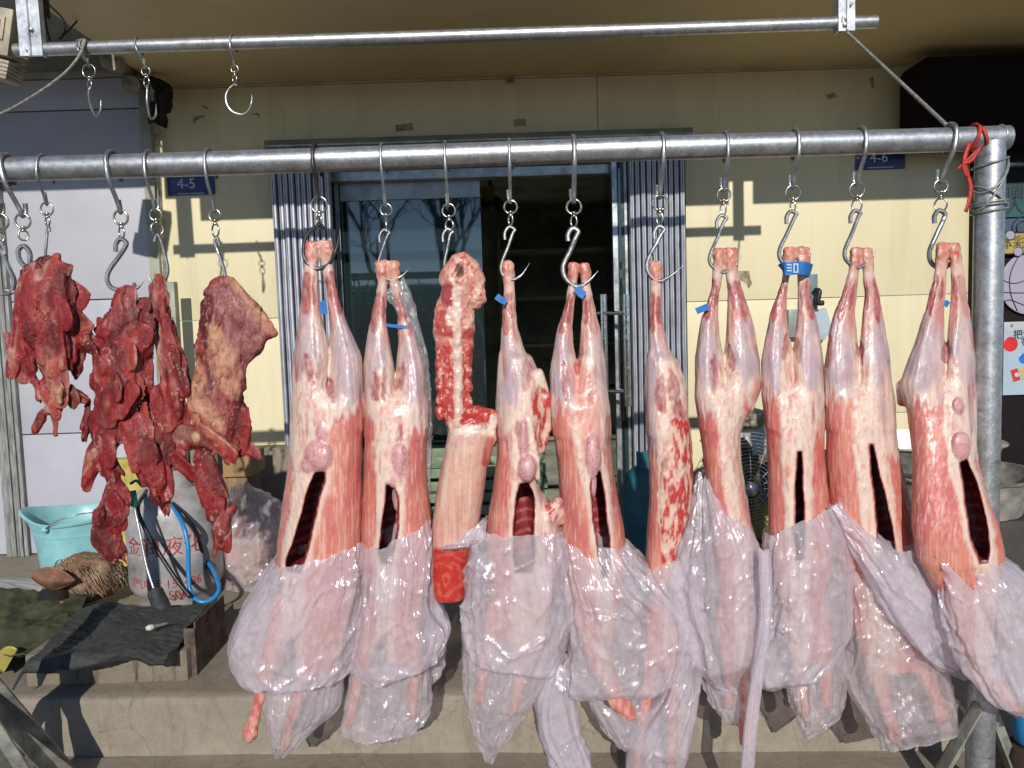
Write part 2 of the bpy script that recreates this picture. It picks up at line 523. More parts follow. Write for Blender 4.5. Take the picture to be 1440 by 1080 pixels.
# ---------------------------------------------------------------- the shop front
def X_(px, py, D): return float(P(px, py, D)[0])
def Z_(px, py, D): return float(P(px, py, D)[2])
shop = thing('shop_building', 'cream panelled shop front with yellow soffit and open doorway behind the meat', 'building', (0, D_WALL, Z_FLOOR))
WL, WR = X_(226, 330, D_WALL), X_(1374, 330, D_WALL)
OL, OR_ = X_(384, 300, D_WALL), X_(964, 300, D_WALL)
ZT = Z_(670, 214, D_WALL)
ZJ = Z_SOFFIT
def wall_panel(x0, x1, z0, z1, mat=M_CREAM, name='wall_panel', y0=D_WALL, y1=D_WALL+.12, g=.0015, bev=.002):
    return MB().box((x0+g, y0, z0+g), (x1-g, y1, z1-g), bev).build(name, mat, shop, 'auto')
zs_r = [Z_FLOOR, Z_(1000, 588, D_WALL), Z_(1180, 418, D_WALL), ZT]
for a, b in zip(zs_r[:-1], zs_r[1:]):
    wall_panel(OR_, WR, a, b)
wall_panel(WL, OL, Z_(300, 450, D_WALL), ZT)
wall_panel(WL, OL, Z_FLOOR, Z_(300, 450, D_WALL))
XV = X_(840, 140, D_WALL)
wall_panel(WL, XV, ZT, ZJ-.012); wall_panel(XV, WR+.6, ZT, ZJ-.012)
MB().box((WL, D_WALL-.006, ZJ-.012), (WR+.6, D_WALL+.1, ZJ-.001)).build('joint_strip', simple('pale_joint_sealant', (.52, .47, .33), .6), shop)
# a raised render plinth at the foot of the wall left of the door
MB().box((X_(240, 640, 4.1), 4.05, Z_FLOOR-.01), (X_(412, 640, 4.1), D_WALL-.001, Z_(370, 631, 4.05)), .008).build('plinth', M_PLINTH, shop, 'auto')
# soffit in boards, with slots beside the two rail brackets
SY = 2.70
XS0 = -1.815
xb_l, xb_r = X_(42, 40, D_RAIL), X_(1192, 20, D_RAIL)
def slab(x0, x1, y0, y1, name='soffit_panel', mat=M_SOFFIT, z0=Z_SOFFIT, z1=Z_SOFFIT+.25):
    MB().box((x0+.001, y0, z0), (x1-.001, y1, z1), .003).build(name, mat, shop, 'auto')
for a, b in ((XS0, 4.2),):
    slab(a, b, 2.955, 4.6)
slab(xb_l+.10, xb_r-.065, SY, 2.954, 'fascia_board')
slab(xb_r+.062, 4.2, SY, 2.954, 'fascia_board')
# door lintel box, rails
xl, xr = X_(379, 200, D_WALL), X_(969, 200, D_WALL)
z0, z1 = Z_(670, 214, D_WALL-.1), Z_(670, 188, D_WALL-.1)
M_LINT = simple('olive_grey_metal', (.22, .23, .17), .42, .3, .2, 8)
lin = MB().box((xl, D_WALL-.10, z0+.035), (xr, D_WALL-.002, z1), .006).build('lintel_box', M_LINT, shop, 'auto')
MB().box((xl, D_WALL-.112, z0+.055), (xr, D_WALL-.099, z0+.066), .002).build('drip_rail', M_ALU, lin)
MB().box((xl+.01, D_WALL-.07, z0), (xr-.01, D_WALL-.003, z0+.034)).build('track', M_LINT, lin)
MB().box((X_(400, 244, 4.3), D_WALL+.05, Z_(670, 250, 4.25)), (X_(870, 244, 4.3), D_WALL+.14, Z_(670, 236, 4.25)), .004).build('transom_rail', M_ALU, shop)
# folded concertina shutters: one mesh per slat
def shutter(pa, pb, n, seed):
    rnd = random.Random(seed)
    root = thing('folding_shutter', '', 'shutter', (X_((pa+pb)/2, 300, 4.1), 4.1, Z_FLOOR), 'folded shutters beside the doorway')
    xa, xb = X_(pa, 260, 4.12), X_(pb, 260, 4.12)
    w = (xb-xa)/n; zt = Z_(670, 215, 4.12)
    me = None
    for i in range(n):
        a = xa+i*w; d = rnd.uniform(-.008, .008)
        # a slat folded along its middle: proud ridge, two shallow flanks, rolled edges
        pr = [(.02, .02), (.05, -.012), (.10, -.018), (.34, -.021), (.40, -.0165), (.46, -.021), (.70, -.020), (.80, -.014), (.84, .012), (.80, .022)]
        poly = [(a+px_*w, 4.105+py_*1.15+d) for px_, py_ in pr]
        back = [(x, y+.004) for x, y in reversed(poly)]
        pp = poly+back; v = []; m = len(pp)
        for k, z in enumerate(np.linspace(Z_FLOOR+.012, zt-.002, 9)):
            off = rnd.uniform(-.002, .002)
            v += [(x+off, y, z) for x, y in pp]
        f = []
        for k in range(8):
            for j in range(m): f.append((k*m+j, k*m+(j+1) % m, (k+1)*m+(j+1) % m, (k+1)*m+j))
        f.append(tuple(range(m))); f.append(tuple(range(8*m, 9*m))[::-1])
        MB().add(v, f).build('slat', M_ZINC, root)
    return root
s1 = shutter(384, 466, 10, 1); s1['label'] = 'folded grey metal concertina shutter left of the doorway beside the cream wall'
s2 = shutter(884, 962, 10, 2); s2['label'] = 'folded shiny metal concertina shutter right of the doorway'
# glass door leaf on the left, dark room behind, open leaf with bar handles on the right
def glass():
    t = NT('door_glass'); v = t.coords()
    n = t.noise(v, 2.5, 4)
    t.set(Base_Color=(.012, .022, .024, 1), Roughness=.025, IOR=2.1, Specular_Tint=(.86, .86, .82, 1), Normal=t.bump(n, .02, .01))
    return t.m
M_GLASS = glass()
gx0, gx1 = X_(480, 300, 4.33), X_(676, 300, 4.33)
gd = thing('glass_door', 'closed dark glass door leaf mirroring bare trees, left half of the doorway', 'door', ((gx0+gx1)/2, 4.33, Z_FLOOR))
zh0, zh1 = Z_(575, 281, 4.33), Z_(575, 251, 4.33)
MB().box((gx0, 4.325, Z_FLOOR+.1), (gx1, 4.337, zh0-.001)).build('pane', M_GLASS, gd)
MB().box((gx0, 4.315, zh0), (gx1, 4.347, zh1), .004).build('top_rail', simple('frosted_rail', (.36, .40, .42), .4, .5), gd)
MB().box((gx0, 4.318, Z_FLOOR+.015), (gx1, 4.344, Z_FLOOR+.099), .004).build('bottom_rail', M_ALU, gd)
for px, w, m in ((470, .022, M_BLACK), (477, .016, M_ALU)):
    x = X_(px, 300, 4.33); MB().box((x-w, 4.30, Z_FLOOR), (x+w*.4, 4.36, ZT)).build('door_post', m, shop)
od = thing('open_glass_door', 'narrow dark glass leaf with two upright chrome bar handles by the right shutter', 'door', (X_(850, 500, 4.22), 4.22, Z_FLOOR))
xg = X_(869, 300, 4.25)
MB().box((xg-.012, 4.14, Z_FLOOR+.02), (xg, 4.75, ZT-.06)).build('pane', M_GLASS, od)
for px, w, m in ((864, .014, M_ALU), (874, .03, simple('green_black_frame', (.03, .05, .05), .3, .2)), (879, .008, M_ALU)):
    x = X_(px, 300, 4.17); MB().box((x-w, 4.145+w*.3, Z_FLOOR), (x+w, 4.19, ZT-.03), .002).build('jamb', m, shop)
M_CHROME = simple('handle_chrome', (.66, .67, .68), .16, 1.0, .15, 30, .1)
for px, D in ((848, 4.05), (880, 3.98)):
    pts = [PV(px, y, D) for y in (414, 440, 500, 545, 571)]
    x, y = pts[0].x, pts[0].y
    hb = MB().tube([(x, y, pts[0].z), (x, y, pts[-1].z)], .019, 14).build('bar_handle', M_CHROME, od, 'auto')
    for k in range(12):
        z = pts[0].z-.03-k*.012; MB().torus((x, y, z), .0192, .0016, (0, 0, 1), 14, 5).build('grip_ring', M_CHROME, hb, True) if k % 3 == 0 else None
for py in (440, 550):
    a = PV(846, py, 4.05); b = PV(882, py, 3.98)
    MB().tube([a+Vector((-.06, .05, 0)), a, b], .011, 10).build('handle_spacer', M_CHROME, od, 'auto')
# room
room = [((-1.7, 4.5, Z_FLOOR-.05), (2.6, 8.2, Z_FLOOR)), ((-1.7, 4.32, ZT+.25), (2.6, 8.2, ZT+.3)), ((-1.72, 4.32, Z_FLOOR), (-1.66, 8.2, ZT+.3)), ((2.0, 4.32, Z_FLOOR), (2.06, 8.2, ZT+.3)), ((-1.7, 8.1, Z_FLOOR), (2.6, 8.2, ZT+.3))]
for (a, b), nm in zip(room, ('room_floor', 'room_ceiling', 'room_wall', 'room_wall', 'room_wall')):
    MB().box(a, b).build(nm, M_ROOM, shop)
MB().box((-1.66, 4.312, ZT-.005), (2.0, 4.318, ZT+.3)).build('room_header', M_ROOM, shop)
for xa, xb2 in ((-1.7, OL+.01), (OR_-.01, 2.1)):
    MB().box((xa, 4.312, Z_FLOOR), (xb2, 4.318, ZT+.3)).build('reveal', M_ROOM, shop)

# ---------------------------------------------------------------- left neighbour
lb = thing('neighbour_building', 'pale grey panel clad front left of the cream shop, batten strip at its edge', 'building', (-2.3, 4.12, Z_FLOOR))
DL = 4.12
xa, xb = X_(20, 500, DL), X_(206, 300, DL)
zz = [Z_FLOOR+.004, Z_(110, 609, DL), Z_(110, 422, DL), Z_(100, 155, DL), Z_(60, 112, DL)]
for a, b in zip(zz[:-1], zz[1:]):
    MB().box((xa+.001, DL, a+.003), (xb, DL+.06, b-.003), .003).build('wall_panel', M_PANEL, lb, 'auto')
for a, b in zip(zz[:-1], zz[1:]):
    MB().box((xa-2.6, DL, a+.003), (X_(-14, 500, DL-.03)-.004, DL+.06, b-.003), .003).build('wall_panel', M_PANEL, lb, 'auto')
MB().box((xa-2.6, DL+.03, Z_FLOOR), (xb, DL+.1, 3.2)).build('backing', M_BLACK, lb)
MB().box((xa-2.6, DL-.02, zz[-1]), (xb+.02, DL+.08, zz[-1]+.032), .004).build('trim', simple('beige_trim', (.36, .32, .24), .6), lb, 'auto')
MB().box((xb+.001, DL-.01, Z_FLOOR), (xb+.055, DL+.2, ZJ+.12), .004).build('corner_post', M_GREYGREEN, lb, 'auto')
MB().box((xb+.058, DL+.02, Z_FLOOR), (WL-.002, DL+.2, ZJ-.02), .003).build('corner_bead', simple('worn_white_bead', (.62, .60, .50), .6, 0, .35, 30), lb, 'auto')
for i, px in enumerate((-14, -5, 2, 7, 12)):
    x0 = X_(px, 500, DL-.03); x1 = X_((-5, 2, 7, 12, 18)[i], 500, DL-.03)
    MB().box((x0+.0015, DL-.03-.006*(i % 2), Z_FLOOR), (x1-.0015, DL+.02, Z_(5, 245, DL)), .003).build('batten', M_OLDWOOD, lb, 'auto')
MB().box((-4.6, 2.64, 2.98), (-1.825, 4.6, 3.15)).build('soffit', M_DARKSOFFIT, lb)
MB().box((-4.6, DL, zz[-1]+.033), (xb+.03, DL+.06, 2.98)).build('wall_head', M_DARKSOFFIT, lb)

# ---------------------------------------------------------------- right neighbour
rb = thing('lottery_shop_front', 'dark maroon shop front at the right edge with a black sign board above', 'building', (1.9, 4.1, Z_FLOOR))
DR = 4.10
MB().box((X_(1373, 400, DR)+.01, DR, Z_FLOOR), (4.2, DR+.3, 2.8)).build('dark_wall', M_MAROON, rb)
def sign_board():
    x0, zb, zt = X_(1291, 140, 3.9), Z_(1380, 203, 3.9), Z_(1330, 79, 3.9)
    pl = [(x0, zb), (3.9, zb), (3.9, zt)]
    for k in range(7):
        a = math.pi/2*(1+k/6); pl.append((x0+.06+.06*math.cos(a), zt-.06+.06*math.sin(a)))
    t = NT('black_led_panel'); v = t.coords()
    vo = t.n('TexVoronoi', {'Vector': v, 'Scale': 95.0, 'Randomness': 0.0})
    t.set(Base_Color=t.mix(t.ramp(vo, [(.25, 1), (.4, 0)]), (.010, .005, .006), (.03, .008, .010)), Roughness=.8, Specular_IOR_Level=.1)
    MB().prism(pl, 3.9, 4.08).build('sign_board', t.m, rb)
sign_board()
MB().tube([PV(1400, 231, 4.02), PV(1438, 231, 4.02)], .014, 10).build('curtain_rod', M_ALU, rb, True)
# ---------------------------------------------------------------- the hanging rack
rack = thing('hanging_rack', 'long galvanised pipe rack on two posts carrying all the hooks and meat', 'rack', (0, D_PIPE, Z_GROUND))
RP = .031
pl_, pr_ = PV(-330, 250, D_PIPE), PV(1417, 193, D_PIPE)
def pipe_z(x): return pl_.z+(pr_.z-pl_.z)*(x-pl_.x)/(pr_.x-pl_.x)
def long_pipe(a, b, r, n=26, seg=90, wob=.0012, seed=3):
    pts = [a.lerp(b, i/seg) for i in range(seg+1)]
    pts = [p+Vector((0, wob*math.sin(i*.21+seed), wob*math.sin(i*.13+seed*2))) for i, p in enumerate(pts)]
    return MB().tube(pts, r, n)
long_pipe(pl_, pr_, RP).build('top_pipe', M_GALV, rack, 'auto')
MB().torus(pr_+Vector((-.02, 0, 0)), RP*.99, .003, (1, 0, 0), 24, 6).build('end_weld', M_GALV, rack, True)
XPOST = pr_.x-.045
MB().tube([(XPOST, D_PIPE, Z_GROUND), (XPOST, D_PIPE, .8), (XPOST, D_PIPE, 1.4), (XPOST, D_PIPE, pr_.z-RP*.4)], .036, 24).build('post', M_GALV, rack, 'auto')
XPL = -1.53
MB().tube([(XPL, D_PIPE, Z_GROUND), (XPL, D_PIPE, pipe_z(XPL)-RP*.4)], .03, 20).build('post', M_GALV, rack, 'auto')
M_BRACE = simple('weathered_angle_iron', (.34, .34, .30), .6, .3, .3, 16, .3)
def bar(a, b, w=.022, t=.006):
    """an L shaped angle bar from a to b"""
    a = Vector(a); b = Vector(b); d = (b-a).normalized(); s = d.cross(Vector((0, 1, 0))).normalized(); q = d.cross(s)
    m = MB()
    for e, f, ww, tt in ((s, q, w, t), (q, s, w, t)):
        v = [p+e*x+f*y for p in (a, b) for x, y in ((0, 0), (ww*2, 0), (ww*2, tt), (0, tt))]
        m.add(v, [(0, 1, 2, 3), (4, 7, 6, 5), (0, 4, 5, 1), (1, 5, 6, 2), (2, 6, 7, 3), (3, 7, 4, 0)])
    return m
bar((XPL, D_PIPE-.03, .585), (XPL+.19, D_PIPE+.02, Z_GROUND)).build('brace', M_BRACE, rack)
bar((XPL, D_PIPE-.03, .585), (XPL-.26, D_PIPE+.02, Z_GROUND)).build('brace', M_BRACE, rack)
a = PV(-70, 905, 1.98); b = PF(86, 1084, Z_GROUND+.004)
bar(a, b, .026).build('brace', M_BRACE, rack)
bar(PV(1368, 985, 2.03), PF(1296, 1110, Z_GROUND), .022).build('brace', M_BRACE, rack)
bar(PV(1376, 985, 2.10), (XPOST+.16, 2.18, Z_GROUND), .02).build('brace', M_BRACE, rack)
MB().torus((XPOST, D_PIPE, .56), .040, .006, (0, 0, 1), 20, 6).build('collar', M_GALV, rack, True)

# the smaller rail up under the soffit
rail = thing('upper_rail', 'thinner galvanised rail hung under the yellow soffit on two painted brackets', 'rail', (0, D_RAIL, Z_SOFFIT))
ra, rb_ = PV(22, 71, D_RAIL), PV(1232, 31, D_RAIL)
long_pipe(ra, rb_, .0235, 22, 60, .0008).build('pipe', M_GALV, rail, 'auto')
def bracket(pxa, pya, pxb, pyb, w):
    b = PV(pxb, pyb, D_RAIL-.03); a = Vector((PV(pxa, pya, D_RAIL-.03).x, D_RAIL-.03, 3.12)); a.x = b.x+(a.x-b.x)*1.0
    m = MB()
    s = Vector((1, 0, 0))
    for x0, x1, y0, y1 in ((-w, w, 0, .005), (-w, -w+.005, .006, .045), (w-.005, w, .006, .03), (-.004, .004, -.012, -.001)):
        v = []
        for p in (a, b):
            v += [p+Vector((x0, y0, 0)), p+Vector((x1, y0, 0)), p+Vector((x1, y1, 0)), p+Vector((x0, y1, 0))]
        m.add(v, [(0, 1, 2, 3), (4, 7, 6, 5), (0, 4, 5, 1), (1, 5, 6, 2), (2, 6, 7, 3), (3, 7, 4, 0)])
    for k in range(2):
        m.lathe([(0, -.012), (.006, -.010), (.009, 0)], b+Vector((.01*(k*2-1), -.002, .02+k*.07)), 8, 'y')
    return m
bracket(36, 0, 44, 78, .041).build('bracket', M_WHITEST, rail)
bracket(1190, 0, 1191, 43, .030).build('bracket', M_WHITEST, rail)

# ---------------------------------------------------------------- swivel hooks
def path_px(pts, D, w=0):
    return spline([PV(x, y, D)+Vector((0, (q[0] if q else 0), 0)) for x, y, *q in pts], 7)
def hook(label, tx, ring, ring2, eye, low, r=.0045, D=D_PIPE, RPp=RP, mat=M_HOOK, group='swivel hooks on the meat pipe', flip=1, lean=None, taper=True):
    t = thing('swivel_hook', label, 'hook', PV(tx, 215 if D < 2.5 else 55, D), group)
    top = PV(tx, 200, D)
    if D < 2.5: zc = pipe_z(top.x)
    else: zc = ra.z+(rb_.z-ra.z)*(top.x-ra.x)/(rb_.x-ra.x)
    rc = PV(ring[0], ring[1], D)
    rr = ring[2]*D/F_PX
    R1 = RPp+r
    # over the pipe, down its front, ending in a loop at the ring
    pts = [Vector((top.x+.006*flip, D+R1*.75, zc-R1*1.0)), Vector((top.x+.004*flip, D+R1, zc)), Vector((top.x+.001, D+R1*.7, zc+R1*.72)), Vector((top.x, D, zc+R1+.001)), Vector((top.x, D-R1*.72, zc+R1*.72)), Vector((top.x+(rc.x-top.x)*.12, D-R1, zc))]
    e = Vector((rc.x, D, rc.z+rr))
    pts += [pts[-1].lerp(e, .35)+Vector((0, -.012, 0)), pts[-1].lerp(e, .75)+Vector((0, -.004, 0)), e+Vector((0, -.006, .006)), e+Vector((0, 0, -.006)), e+Vector((-.004*flip, .008, .004)), e+Vector((-.006*flip, .006, .028))]
    MB().tube(spline(pts, 6), r, 9).build('upper_hook', mat, t, 'auto')
    MB().torus(rc, rr, .0024 if r < .0055 else .0031, (.08*flip, 1, .05), 26, 8).build('ring', M_RING, t, True)
    e2 = PV(eye[0], eye[1], D)
    if ring2:
        c2 = PV(ring2[0], ring2[1], D); r2 = ring2[2]*D/F_PX
        MB().torus(c2, r2, .0024, (.55*flip, .8, 0), 22, 8, ring2[3] if len(ring2) > 3 else .85).build('link', M_RING, t, True)
        zt, zb = rc.z-rr, c2.z+r2
    else: zt, zb = rc.z-rr, e2.z+.006
    sx = (rc.x+(c2.x if ring2 else e2.x))/2
    h = max(zt-zb, .006)
    sw = MB().lathe([(0, h/2+.006), (.0065, h/2+.005), (.0065, h/2), (.0032, h/2-.002), (.0030, -h/2+.003), (.006, -h/2+.002), (.0062, -h/2-.003), (0, -h/2-.004)], (sx, D, (zt+zb)/2), 12)
    sw.build('swivel', M_RING, t, True)
    lp = [PV(eye[0]-9*flip, eye[1]+13, D), PV(eye[0]-9*flip, eye[1]+3, D), PV(eye[0]-3*flip, eye[1]-5, D), PV(eye[0]+5*flip, eye[1]-1, D)] if low[0] == 'eye' else []
    lw = [PV(x, y, D)+Vector((0, (q[0] if q else 0), 0)) for x, y, *q in (low[1:] if low[0] == 'eye' else low)]
    pp = spline(lp+lw, 7)
    n = len(pp)
    rs = [r*1.02*(1 if i < n*.86 or not taper else max(.12, (n-1-i)/(n*.14))) for i in range(n)]
    MB().tube(pp, rs, 9).build('lower_hook', mat, t, 'auto')
    return t
G = 'swivel hooks on the meat pipe'
hook('thick hook half cut off at the left edge of the pipe', 1, (0, 312, 11), (-1, 333, 7), (-2, 346), ['eye', (2, 352), (10, 372), (20, 395), (14, 412), (-6, 416)], .0062, flip=-1)
hook('thick hook with a closed loop beside the leftmost beef chunk', 9, (32, 311, 10), (33, 331, 7), (34, 347), [(42, 372), (42, 356), (34, 346), (26, 352), (28, 366), (38, 378), (48, 395), (46, 408), (30, 412), (8, 408)], .0062, flip=-1, taper=False)
hook('thin hook whose straight shank enters the leftmost beef chunk', 60, (66, 294, 9), (67, 311, 7), (68, 318), [(70, 326), (69, 320), (67, 322), (65, 345), (64, 368), (72, 380)], .0036, taper=False)
hook('thick hook with a long curve holding the second beef bunch', 156, (170, 306, 10), (171, 327, 8), (172, 341), ['eye', (177, 346), (168, 360), (154, 380), (151, 394), (158, 405), (176, 408), (193, 405), (203, 395)], .0058)
hook('red smeared hook holding the narrow beef strip', 209, (219, 302, 8), (221, 322, 9), (222, 332), [(217, 340), (221, 330), (226, 337), (233, 362), (236, 383), (228, 398), (215, 398), (206, 384)], .0042, flip=-1)
hook('plain hook with two rings holding the wide fatty beef slab', 293, (302, 303, 8), (303, 324, 9), (304, 334), [(309, 345), (306, 335), (302, 340), (309, 360), (316, 382), (317, 397), (312, 402)], .0042, taper=False)
hook('blackened hook in front of the left shutter, above the first carcass', 443, (449, 288, 11), (449, 309, 6), (450, 317), [(455, 322), (450, 315), (446, 318), (433, 328), (427, 345), (429, 365), (445, 378), (462, 371), (472, 352), (477, 330)], .0052, mat=M_HOOKDARK)
hook('thin hook above the carcass with a plastic film round its shanks', 537, (543, 295, 8), None, (543, 328), ['eye', (545, 331), (538, 350), (532, 371), (536, 386), (550, 394), (565, 388), (577, 376)], .0036)
hook('thin hook holding the spine and neck piece', 626, (631, 296, 9), (632, 317, 8), (632, 327), ['eye', (633, 330), (629, 350), (625, 372), (630, 385), (645, 388)], .0036)
hook('hook holding the single leg carcass with a blue tag to its left', 716, (718, 291, 9), (718, 309, 7, .5), (719, 324), ['eye', (721, 328), (714, 348), (705, 372), (707, 386), (720, 393), (733, 387), (745, 370)], .0042)
hook('thickest bright hook holding the carcass right of the single leg one', 806, (807, 291, 10), (807, 311, 8, .6), (808, 326), ['eye', (810, 333), (802, 352), (792, 374), (796, 392), (812, 403), (828, 395), (841, 381)], .0062)
hook('hook in front of the right shutter holding the split half carcass', 930, (928, 285, 10), (928, 307, 9, .5), (929, 323), ['eye', (931, 328), (921, 346), (910, 368), (912, 384), (925, 395), (942, 389), (961, 373)], .0056)
hook('hook holding the first carcass right of the shutters', 1019, (1018, 274, 9), (1017, 294, 8, .5), (1017, 308), ['eye', (1018, 312), (1009, 334), (998, 360), (1001, 374), (1018, 383), (1034, 374), (1044, 358)], .0044)
hook('hook holding the carcass with the broad blue tag', 1117, (1115, 271, 10), (1115, 290, 7, .5), (1115, 302), ['eye', (1117, 306), (1106, 330), (1096, 352), (1098, 366), (1112, 376), (1130, 370), (1143, 352)], .0050)
hook('hook under the left part of the second blue plate, second carcass from the right', 1210, (1205, 267, 10), (1205, 289, 9, .7), (1205, 301), ['eye', (1207, 305), (1198, 328), (1188, 352), (1190, 366), (1205, 376), (1221, 368), (1233, 350)], .0050)
hook('thick hook beside the red string holding the rightmost carcass', 1335, (1323, 262, 9), (1323, 288, 9), (1323, 301), ['eye', (1327, 308), (1316, 332), (1307, 354), (1310, 370), (1325, 378), (1340, 368)], .0060, taper=False)
GU = 'empty hooks on the upper rail'
hook('empty hook seen edge on at the left end of the upper rail', 122, (125, 100, 9), (126, 119, 6), (127, 127), [(128, 122), (125, 128), (124, 142, .01), (128, 160, .03), (131, 150, .05), (130, 132, .06)], .0042, D_RAIL, .0235, group=GU, taper=False)
hook('empty hook hanging in front of the dark corner, second on the upper rail', 203, (205, 100, 6), (206, 115, 7), (207, 124), [(208, 120), (207, 126), (207, 145, .0), (208, 164, .02), (211, 158, .045), (210, 140, .055)], .0042, D_RAIL, .0235, group=GU)
hook('empty wide hook with its open curve to the right, third on the upper rail', 335, (330, 97, 5), (330, 111, 5), (330, 119), [(334, 120), (330, 119), (324, 123), (318, 133), (319, 146), (327, 157), (341, 161), (350, 155), (354, 143), (354, 132)], .0042, D_RAIL, .0235, group=GU)

# ---------------------------------------------------------------- cables, wire and red string
def rope(name, label, cat, pts, r, mat, strands=3, pitch=.03, kids=None):
    pts = spline(pts, 14); L = 0; m = MB()
    lines = [[] for _ in range(strands)]
    for i, p in enumerate(pts):
        if i: L += (p-pts[i-1]).length
        T = (pts[min(i+1, len(pts)-1)]-pts[max(i-1, 0)]).normalized()
        U = T.cross(Vector((0, 1, .2))).normalized(); B = T.cross(U)
        for k in range(strands):
            a = L/pitch*2*math.pi+k*2*math.pi/strands
            lines[k].append(p+(U*math.cos(a)+B*math.sin(a))*r*.5)
    for l in lines: m.tube(l, r*.62, 6)
    return tag(m.build(name, mat, None, True), label, cat)
M_ROPE = simple('old_steel_cable', (.36, .34, .29), .55, .35, .3, 60, .2)
def fine(pts, n=30):
    q = spline(pts, 10); return q
a, b = PV(1192, 46, D_RAIL-.03), PV(1330, 175, D_PIPE-.02)
rope('steel_cable', 'straight twisted cable running from the upper rail down to the pipe at right', 'cable', [a.lerp(b, i/12) for i in range(13)], .0052, M_ROPE, 3, .028)
a = PV(122, 58, D_RAIL-.03)
rope('steel_cable', 'slack cable drooping from the upper rail to the left edge', 'cable', [PV(x, y, d) for x, y, d in ((120, 55, 2.89), (113, 76, 2.87), (96, 98, 2.82), (72, 118, 2.76), (42, 138, 2.69), (12, 155, 2.62), (-20, 168, 2.56), (-50, 178, 2.5))], .0052, M_ROPE, 3, .028)
def coil(name, label, cat, cx, cz, rad, loops, r, mat, seed, D=D_RAIL, axis='x', tall=.02):
    rnd = random.Random(seed); p = []
    for k in range(loops*10):
        a = k/10*2*math.pi; q = rad*(1+.12*rnd.random())
        if axis == 'x': p.append(Vector((cx+tall*(k/(loops*10)-.5)+.004*rnd.uniform(-1, 1), D+q*math.cos(a), cz+q*math.sin(a))))
        else: p.append(Vector((cx+q*math.cos(a), D+q*math.sin(a), cz+tall*(k/(loops*10)-.5)+.006*rnd.uniform(-1, 1))))
    m = MB().tube(spline(p, 3), r, 6)
    return tag(m.build(name, mat, None, True), label, cat)
def rail_z(x): return ra.z+(rb_.z-ra.z)*(x-ra.x)/(rb_.x-ra.x)
x = PV(120, 60, D_RAIL).x; coil('binding_wire', 'small wire knot round the left end of the upper rail', 'wire', x, rail_z(x), .028, 4, .0026, M_ROPE, 4)
x = PV(1183, 40, D_RAIL).x; coil('binding_wire', 'small wire knot round the right end of the upper rail', 'wire', x, rail_z(x), .028, 4, .0026, M_ROPE, 5)
M_WIRE = simple('grey_wire', (.33, .35, .32), .42, .45, .25, 40, .1)
m = MB()
def loopz(z, tilt, k0=0, k1=2*math.pi, q=.041, n=22, ph=0):
    return [Vector((XPOST+q*math.cos(a), D_PIPE+q*math.sin(a), z+tilt*math.cos(a-ph))) for a in np.linspace(k0, k1, n)]
zt = Z_(1393, 235, D_PIPE)
wp = loopz(zt+.01, .012)+loopz(zt-.02, .05, ph=.6)+loopz(zt-.045, .07, ph=.2)+loopz(zt-.08, -.03)+loopz(Z_(1393, 285, D_PIPE), .004)+loopz(Z_(1393, 289, D_PIPE), .003, q=.042)+loopz(Z_(1393, 297, D_PIPE), .006, q=.041)
tag(m.tube(wp, .0032, 7).build('binding_wire', M_WIRE, None, True), 'grey wire wound many times round the top of the right post', 'wire')
M_RED = simple('red_string', (.52, .035, .022), .55, 0, .25, 40, .2)
x = PV(1372, 195, D_PIPE).x
m = MB(); zc = pipe_z(x)
def ribbon(pts, w=.004, t=.0014):
    q = spline(pts, 6); mm = MB()
    v = []; f = []
    for i, p in enumerate(q):
        T = (q[min(i+1, len(q)-1)]-q[max(i-1, 0)]).normalized(); s = T.cross(Vector((.3*math.sin(i*.4), 1, .2))).normalized(); n = T.cross(s)
        v += [p+s*w+n*t, p-s*w+n*t, p-s*w-n*t, p+s*w-n*t]
    for i in range(len(q)-1):
        for j in range(4): f.append((i*4+j, i*4+(j+1) % 4, i*4+4+(j+1) % 4, i*4+4+j))
    f += [(0, 1, 2, 3), tuple(len(v)-4+k for k in (3, 2, 1, 0))]
    return mm.add(v, f)
def ringx(x, R0, n=14, sk=.0): return [Vector((x+sk*math.sin(a), D_PIPE+R0*math.cos(a), zc+R0*math.sin(a))) for a in np.linspace(0, 2*math.pi, n)]
m = MB()
for mm in (ribbon(ringx(x-.012, RP+.004, sk=.01)), ribbon(ringx(x+.006, RP+.004, sk=-.012)), ribbon([PV(a, b, D_PIPE-.035) for a, b in ((1378, 208), (1368, 218), (1358, 228), (1347, 238))]), ribbon([PV(a, b, D_PIPE-.036) for a, b in ((1364, 200), (1356, 226), (1361, 246), (1365, 262), (1363, 282), (1358, 298))], .005), ribbon([PV(a, b, D_PIPE-.038) for a, b in ((1380, 205), (1366, 226), (1355, 231), (1360, 250))], .004)):
    m.add(mm.v, mm.f)
tag(m.build('red_string', M_RED, None, True), 'red plastic string knotted round the pipe next to the right post', 'string')
